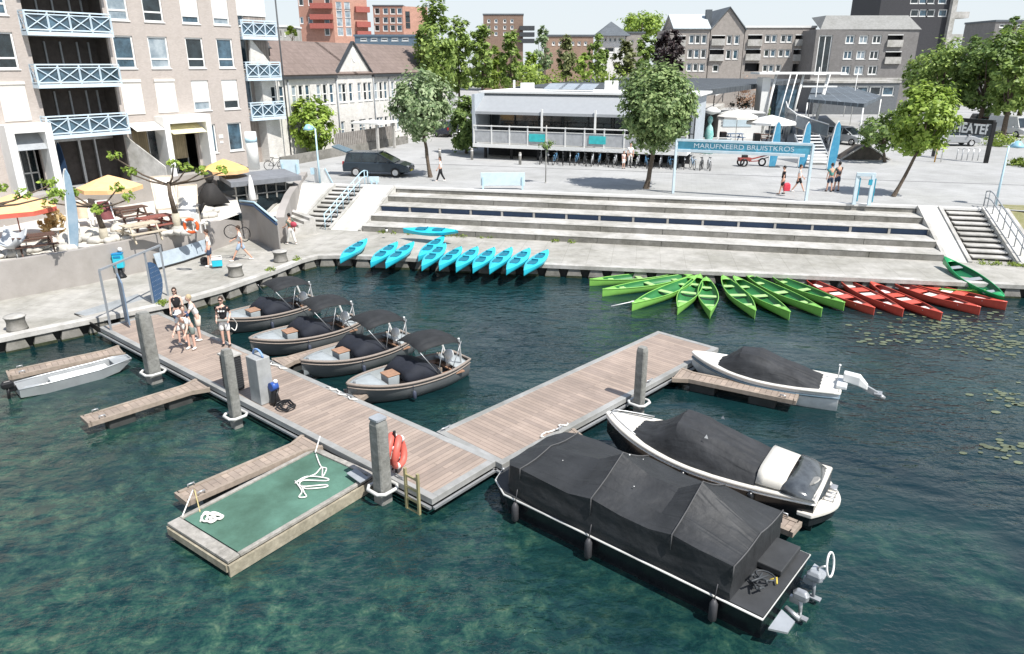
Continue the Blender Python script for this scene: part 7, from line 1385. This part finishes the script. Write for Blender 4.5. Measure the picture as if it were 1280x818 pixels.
t=thing('round_shell_chair','grey white shell chair at the far left edge of the sandy terrace','chair',W(20,322,Zt)); m=MB(); m.grid(lambda u,v:Vector(((u-.5)*1.0,(v-.5)*.9,.25+1.2*((u-.5)**2+(v-.5)**2)*1.2+v*.35)),8,8); m.build('shell',mat('pale_grey_plastic',(.5,.52,.54),.5),t,solid=.04); m=MB(); [m.tube([(a,b,0),(a*.5,b*.5,.35)],.02,6) for a in(-.3,.3) for b in(-.3,.3)]; m.build('leg',steel,t)
for i,(x,y) in enumerate([(122,284),(96,296),(250,290)]):
    t=thing('plastic_chair',['white plastic chair left of the dark red sling chair','white plastic chair behind the tall pale board','white plastic chair near the right end of the wall'][i],'chair',W(x,y,Zt),R(40*i),'white plastic chairs'); m=MB(); m.box((0,0,.43),(.45,.45,.04)); m.build('seat',white,t,bev=.01); m=MB(); m.box((-.22,0,.7),(.04,.43,.5)); m.build('backrest',white,t,bev=.01)
    for a in(-.2,.2):
        for b_ in(-.2,.2): m=MB(); m.bar((a,b_,0),(a*.95,b_*.95,.42),.04); m.build('leg',white,t)
bag=mat('cream_beanbag',(.62,.58,.5),.9)
for i,(x,y,lb) in enumerate([(62,308,'cream beanbag beside the dark picnic table near the wall'),(84,303,'cream beanbag left of the tall pale board foot'),(118,298,'cream beanbag right of the tall pale board foot'),(150,291,'cream beanbag between the first pollarded tree and the pale picnic table'),(206,282,'cream beanbag below the second pollarded tree'),(256,268,'cream beanbag near the right end of the sandy terrace')]):
    t=thing('beanbag',lb,'beanbag',W(x,y,Zt),i,'cream beanbags on the sand'); m=MB(); m.lathe((0,0,0),[(.3,0),(.42,.1),(.40,.26),(.22,.42),(.06,.5)],12); m.build('bag',bag,t); m=MB(); m.sph((.05,0,.52),.06,6,5); m.build('knot',bag,t)
for i,(x,y,lb) in enumerate([(75,300,'small round side table behind the boulders at the tall pale board'),(170,292,'small round side table behind the pale picnic table'),(240,279,'small round side table in front of the white deck chair'),(34,310,'small round side table near the grey shell chair')]):
    t=thing('side_table',lb,'side table',W(x,y,Zt),0,'small round side tables'); m=MB(); m.cyl((0,0,.5),.3,.03); m.build('table_top',white,t); m=MB(); m.tube([(0,0,0),(0,0,.5)],.03,8); m.build('leg',steel,t)
for i,(x,y) in enumerate([(610,228),(730,232),(905,236),(1100,226),(1180,238),(500,214)]):
    q=W(x,y,Zp); m=MB(); m.cyl((0,0,.003),.32,.006,18); o=m.build('manhole_cover',dark,loc=q); tag(o,['manhole cover behind the wide pale blue board','manhole cover left of the central tree shadow','manhole cover beneath the gantry sign','manhole cover left of the leaning tree','manhole cover right of the leaning tree','manhole cover beside the dark car'][i],'manhole cover','manhole covers in the plaza paving')
# pavilion dark hut at far left
a=W(-40,262,Zt);b=W(48,240,Zt); u=(b-a).normalized(); v=Vector((-u.y,u.x,0)); t=thing('dark_pavilion','low dark wooden bar pavilion with a flat grey roof at far left','pavilion',a); m=MB(); q=[a,b,b+v*3,a+v*3]; m.prism([(p.x,p.y) for p in q],Zt,Zt+1.9); m.build('wall',mat('black_timber',(.02,.018,.017),.8),t,world=True); q=[a-u*.3-v*.5,b+u*.3-v*.5,b+u*.3+v*3,a-u*.3+v*3]; m=MB(); m.prism([(p.x,p.y) for p in q],Zt+1.902,Zt+2.1); m.build('roof',mat('grey_felt_roof',(.14,.15,.16),.8),t,world=True); m=MB(); [m.bar(a.lerp(b,k/4)-v*.05+Vector((0,0,.0)),a.lerp(b,k/4)-v*.05+Vector((0,0,1.85)),.08) for k in range(5)]; m.build('post',mat('red_brown_pole',(.28,.09,.07)),t,world=True)
# sunken bar building between terrace and ramps
a=W(296,250,Zt);b=W(358,243,Zt); u=(b-a).normalized(); v=Vector((-u.y,u.x,0)); zt_=Zp+.55; t=thing('sunken_bar','sunken bar with flat grey roof and dark windows between terrace and ramp','pavilion',(a+b)/2); m=MB(); q=[a,b,b+v*3.2,a+v*3.2]; m.prism([(p.x,p.y) for p in q],Zq,zt_); m.build('wall',glass,t,world=True); q=[a-u*.4-v*.5,b+u*.9-v*.5,b+u*1.4+v*3.4,a+u*.2+v*3.4]; m=MB(); m.prism([(p.x,p.y) for p in q],zt_+.002,zt_+.28); m.build('roof',mat('slate_grey_roof',(.20,.21,.23),.7,dirt=.1),t,world=True)
m=MB(); 
for k in range(6): p=a.lerp(b,k/5)-v*.04; m.bar(Vector((*p.xy,Zt-.1)),Vector((*p.xy,zt_)),.07)
for z in(Zt+.25,zt_-.05): m.bar(Vector((a.x,a.y,z))-v*.05,Vector((b.x,b.y,z))-v*.05,.06)
m.build('window_bars',conc_l,t,world=True)
# curved wall beside the ramp and the blue railed landing
wp=[W(380,215,Zp+.3),W(360,243,Zt+.45),W(352,262,Zt+.25),W(350,272,Zt+.0)]; t=thing('ramp_wall','tall grey curved wall between the sunken bar and the pale slope','wall',(wp[1].x,wp[1].y,Zq)); m=MB()
for i in range(len(wp)-1):
    p,q=wp[i],wp[i+1]; n_=(q-p); n_=Vector((-n_.y,n_.x,0)).normalized()*.22; m.add([Vector((*(p-n_).xy,Zq-.1)),Vector((*(p+n_).xy,Zq-.1)),Vector((*(q+n_).xy,Zq-.1)),Vector((*(q-n_).xy,Zq-.1)),p-n_,p+n_,q+n_,q-n_],[(4,5,6,7),(0,3,7,4),(1,5,6,2),(2,6,7,3),(0,4,5,1)])
m.build('wall',taupe,t,world=True)
t=thing('low_wall','low taupe wall with a blue rail stepping down beside the little stairs','wall',W(325,270,Zt)); p=[W(300,252,Zt+.7),W(318,254,Zt+.7),W(346,277,Zt+.3)]; m=MB()
for i in range(2): a,b=p[i],p[i+1]; n_=Vector((0,.2,0)); m.add([Vector((*a.xy,Zq)),Vector((*b.xy,Zq)),Vector((*(b+n_).xy,Zq)),Vector((*(a+n_).xy,Zq)),a,b,b+n_,a+n_],[(4,5,6,7),(0,1,5,4),(3,7,6,2),(0,4,7,3),(1,2,6,5)])
m.build('wall',taupe,t,world=True); m=MB(); m.tube([x+Vector((0,-.05,.05)) for x in p],.05,8); m.build('blue_rail',lblue,t,world=True); m=MB(); m.tube([x+Vector((0,-.1,-.12)) for x in p],.07,8); m.build('dark_rail',navy,t,world=True)
t=thing('staircase','little white stairs descending from the sunken bar to the quay','stairs',W(338,293,Zq)); a=W(322,286,Zq);b=W(352,299,Zq); m=MB(); u=(b-a).normalized(); v=Vector((-u.y,u.x,0))
for k in range(6): q=[a+v*(.35*k),b+v*(.35*k),b+v*(.35*(k+1)),a+v*(.35*(k+1))]; m.prism([(x.x,x.y) for x in q],Zq-.05,Zq+.16*(k+1))
m.build('steps',conc_l,t,world=True)
# pollarded plane trees
def pollard(label,px_,py,top,seed,arms):
    b=W(px_,py,Zt); h=HT(b,top)-Zt; t=thing('pollarded_tree',label,'tree',b,0,'pollarded trees on the sandy terrace'); m=MB(); m.tube([(0,0,-.1),(.03,0,h*.35)],[.2,.17],10); o=m.build('painted_trunk',mat('pale_trunk',(.42,.38,.30),.9,var=.2),t); m=MB(); m.tube([(.03,0,h*.35),(-.08,0,h*.7),(-.05,0,h*.92)],[.14,.1,.09],8)
    c=MB()
    for (dx,dz,dy) in arms:
        m.tube([(-.06,0,h*.86),(dx*.5,dy*.5,h*.9+dz*.4),(dx,dy,h+dz)],[.06,.042,.03],6); crown(c,dx,dy,h+dz+.12,.30,.2,80,.10,seed+int(dx*10),.45)
        m.sph((dx,dy,h+dz),.055,6,5)
    m.build('trunk',bark,t); c.build('crown',lf_b,t,recalc=False)
pollard('pollarded tree in front of the orange parasol, second boulder group at its foot',131,303,252,1,[(-1.6,.1,.3),(-.9,.35,-.2),(.9,.5,.2),(1.5,.1,0),(-2.3,-.1,.2),(.1,-.4,-.3)])
pollard('pollarded tree between the two oversized deck chairs',222,290,222,2,[(-2.6,.9,.3),(-1.7,.2,-.2),(.8,.35,.2),(1.7,.25,0),(2.5,.2,.3),(.4,.6,-.2)])
pollard('pollarded tree leaning over the far left parasol',-12,330,250,3,[(1.0,.4,.2),(1.9,.1,.1),(2.9,.5,.3),(3.4,.2,0)])
# straw hut drape
t=thing('straw_drape','straw coloured draped heap right of the far left parasol','straw heap',W(70,292,Zt)); c=MB(); crown(c,0,0,.8,.6,.8,900,.13,4,.3); c.build('straw',leaf_mat('straw',(.45,.32,.15),(.72,.56,.30)),t,recalc=False)
# duckweed, lilies, quay weeds
for i,(x,y,w_,n) in enumerate([(1200,408,110,150),(1245,430,60,90),(1140,420,70,60),(1255,500,30,30),(1250,560,30,26)]):
    m=MB()
    for k in range(n):
        q=W(x+rnd.gauss(0,w_/2),y+rnd.gauss(0,8),0); r=rnd.uniform(.03,.11); n_=7; m.add([(q.x+r*math.cos(2*PI*j/n_)*1.4,q.y+r*math.sin(2*PI*j/n_),.012+.002*(k%5)) for j in range(n_)],[tuple(range(n_))])
    o=m.build('water_lily_leaves',mat('lily_leaf',(.12,.14,.085),.6,var=.3,sc=1),recalc=False); o['kind']='stuff'
wd=MB()
for i in range(46):
    if i<18: p=TF(rnd.uniform(sR3,sR4+1),5.7+rnd.uniform(0,.15),Zq+.05)
    elif i<34: p=TF(rnd.uniform(0,sR*.4),5.72,Zq+.03)
    else: q=QE[rnd.randrange(4,8)]; p=Vector((q[0]-.2,q[1],Zq+.04))
    crown(wd,p.x,p.y,p.z+.04,.22,.09,40,.045,i,.5)
o=wd.build('weeds',lf_j,recalc=False); o['kind']='stuff'
t=thing('cup','small white cup standing on the lowest tiers left of the lone kayak','cup',W(483,283,1.3)); m=MB(); m.lathe((0,0,-.32),[(.05,0),(.07,.16)],10); m.build('cup',white,t); m=MB(); m.lathe((0,0,-.15),[(.075,0),(.06,.05),(.01,.06)],10); m.build('lid',black,t)
b=W(781,324,Zq); m=MB(); m.box((0,0,.012),(.5,.3,.02)); tag(m.build('paper_sheet',white,loc=b),'white sheet of paper lying on the quay below the tiers','paper')
# creased cloth: stretched noise bumps across the covers, stains and droppings
for nm in ('creased_canvas','barge_tarpaulin','black_canvas'):
    M=MATS[nm]; N=M.node_tree.nodes; L=M.node_tree.links; B=N['Principled BSDF']; prev=B.inputs['Normal'].links[0].from_socket if B.inputs['Normal'].links else None
    tc=N.new('ShaderNodeTexCoord')
    for rot,sc,st,ds in ((R(28),(.35,3.2,1),.45,.035),(R(-35),(.3,2.6,1),.4,.035),(R(85),(.8,6,2),.2,.015)):
        mp=N.new('ShaderNodeMapping'); mp.inputs['Rotation'].default_value=(0,0,rot); mp.inputs['Scale'].default_value=sc; L.new(tc.outputs['Object'],mp.inputs['Vector'])
        nz_=N.new('ShaderNodeTexNoise'); nz_.inputs['Scale'].default_value=1.0; nz_.inputs['Detail'].default_value=2.5; nz_.inputs['Distortion'].default_value=.6; L.new(mp.outputs[0],nz_.inputs['Vector'])
        rp=N.new('ShaderNodeValToRGB'); e=rp.color_ramp.elements; e[0].position=.52; e[1].position=.60; rp.color_ramp.interpolation='B_SPLINE'; L.new(nz_.outputs['Fac'],rp.inputs['Fac'])
        bp=N.new('ShaderNodeBump'); bp.inputs['Strength'].default_value=st; bp.inputs['Distance'].default_value=ds; L.new(rp.outputs['Color'],bp.inputs['Height'])
        if prev is not None: L.new(prev,bp.inputs['Normal'])
        prev=bp.outputs['Normal']
    L.new(prev,B.inputs['Normal'])
# ================================================================ LIGHT
sd=Vector((.735,-.678,0)); el_=R(57); S.world=bpy.data.worlds.new('World'); S.world.use_nodes=True; N=S.world.node_tree.nodes; L=S.world.node_tree.links
sk=N.new('ShaderNodeTexSky'); sk.sky_type='NISHITA'; sk.sun_disc=False; sk.sun_elevation=el_; sk.sun_rotation=math.atan2(sd.x,sd.y); sk.air_density=1.0; sk.dust_density=.7; sk.ozone_density=2.0
hz_=N.new('ShaderNodeMix'); hz_.data_type='RGBA'; hz_.inputs[7].default_value=(4.9,5.3,5.6,1)   # thin bright haze, thicker towards the horizon
tcw=N.new('ShaderNodeTexCoord'); sx_=N.new('ShaderNodeSeparateXYZ'); L.new(tcw.outputs['Generated'],sx_.inputs[0]); mr=N.new('ShaderNodeMapRange'); L.new(sx_.outputs[2],mr.inputs[0])
mr.inputs[1].default_value=.3; mr.inputs[2].default_value=.7; mr.inputs[3].default_value=.92; mr.inputs[4].default_value=.1; L.new(mr.outputs[0],hz_.inputs['Factor']); L.new(sk.outputs[0],hz_.inputs[6]); L.new(hz_.outputs[2],N['Background'].inputs[0]); N['Background'].inputs[1].default_value=.115
sl_=bpy.data.lights.new('sun','SUN'); sl_.energy=4.7; sl_.angle=R(.53); sl_.color=(1,.965,.91); so=bpy.data.objects.new('sun',sl_); COL.objects.link(so)
dirv=Vector((sd.x*math.cos(el_),sd.y*math.cos(el_),math.sin(el_))); so.rotation_euler=dirv.to_track_quat('Z','Y').to_euler()
S.view_settings.view_transform='Standard'; S.view_settings.look='None'; S.view_settings.exposure=.55; S.view_settings.gamma=1
for o in bpy.data.objects:
    for k_ in ('_org','_w'):
        if k_ in o: del o[k_]
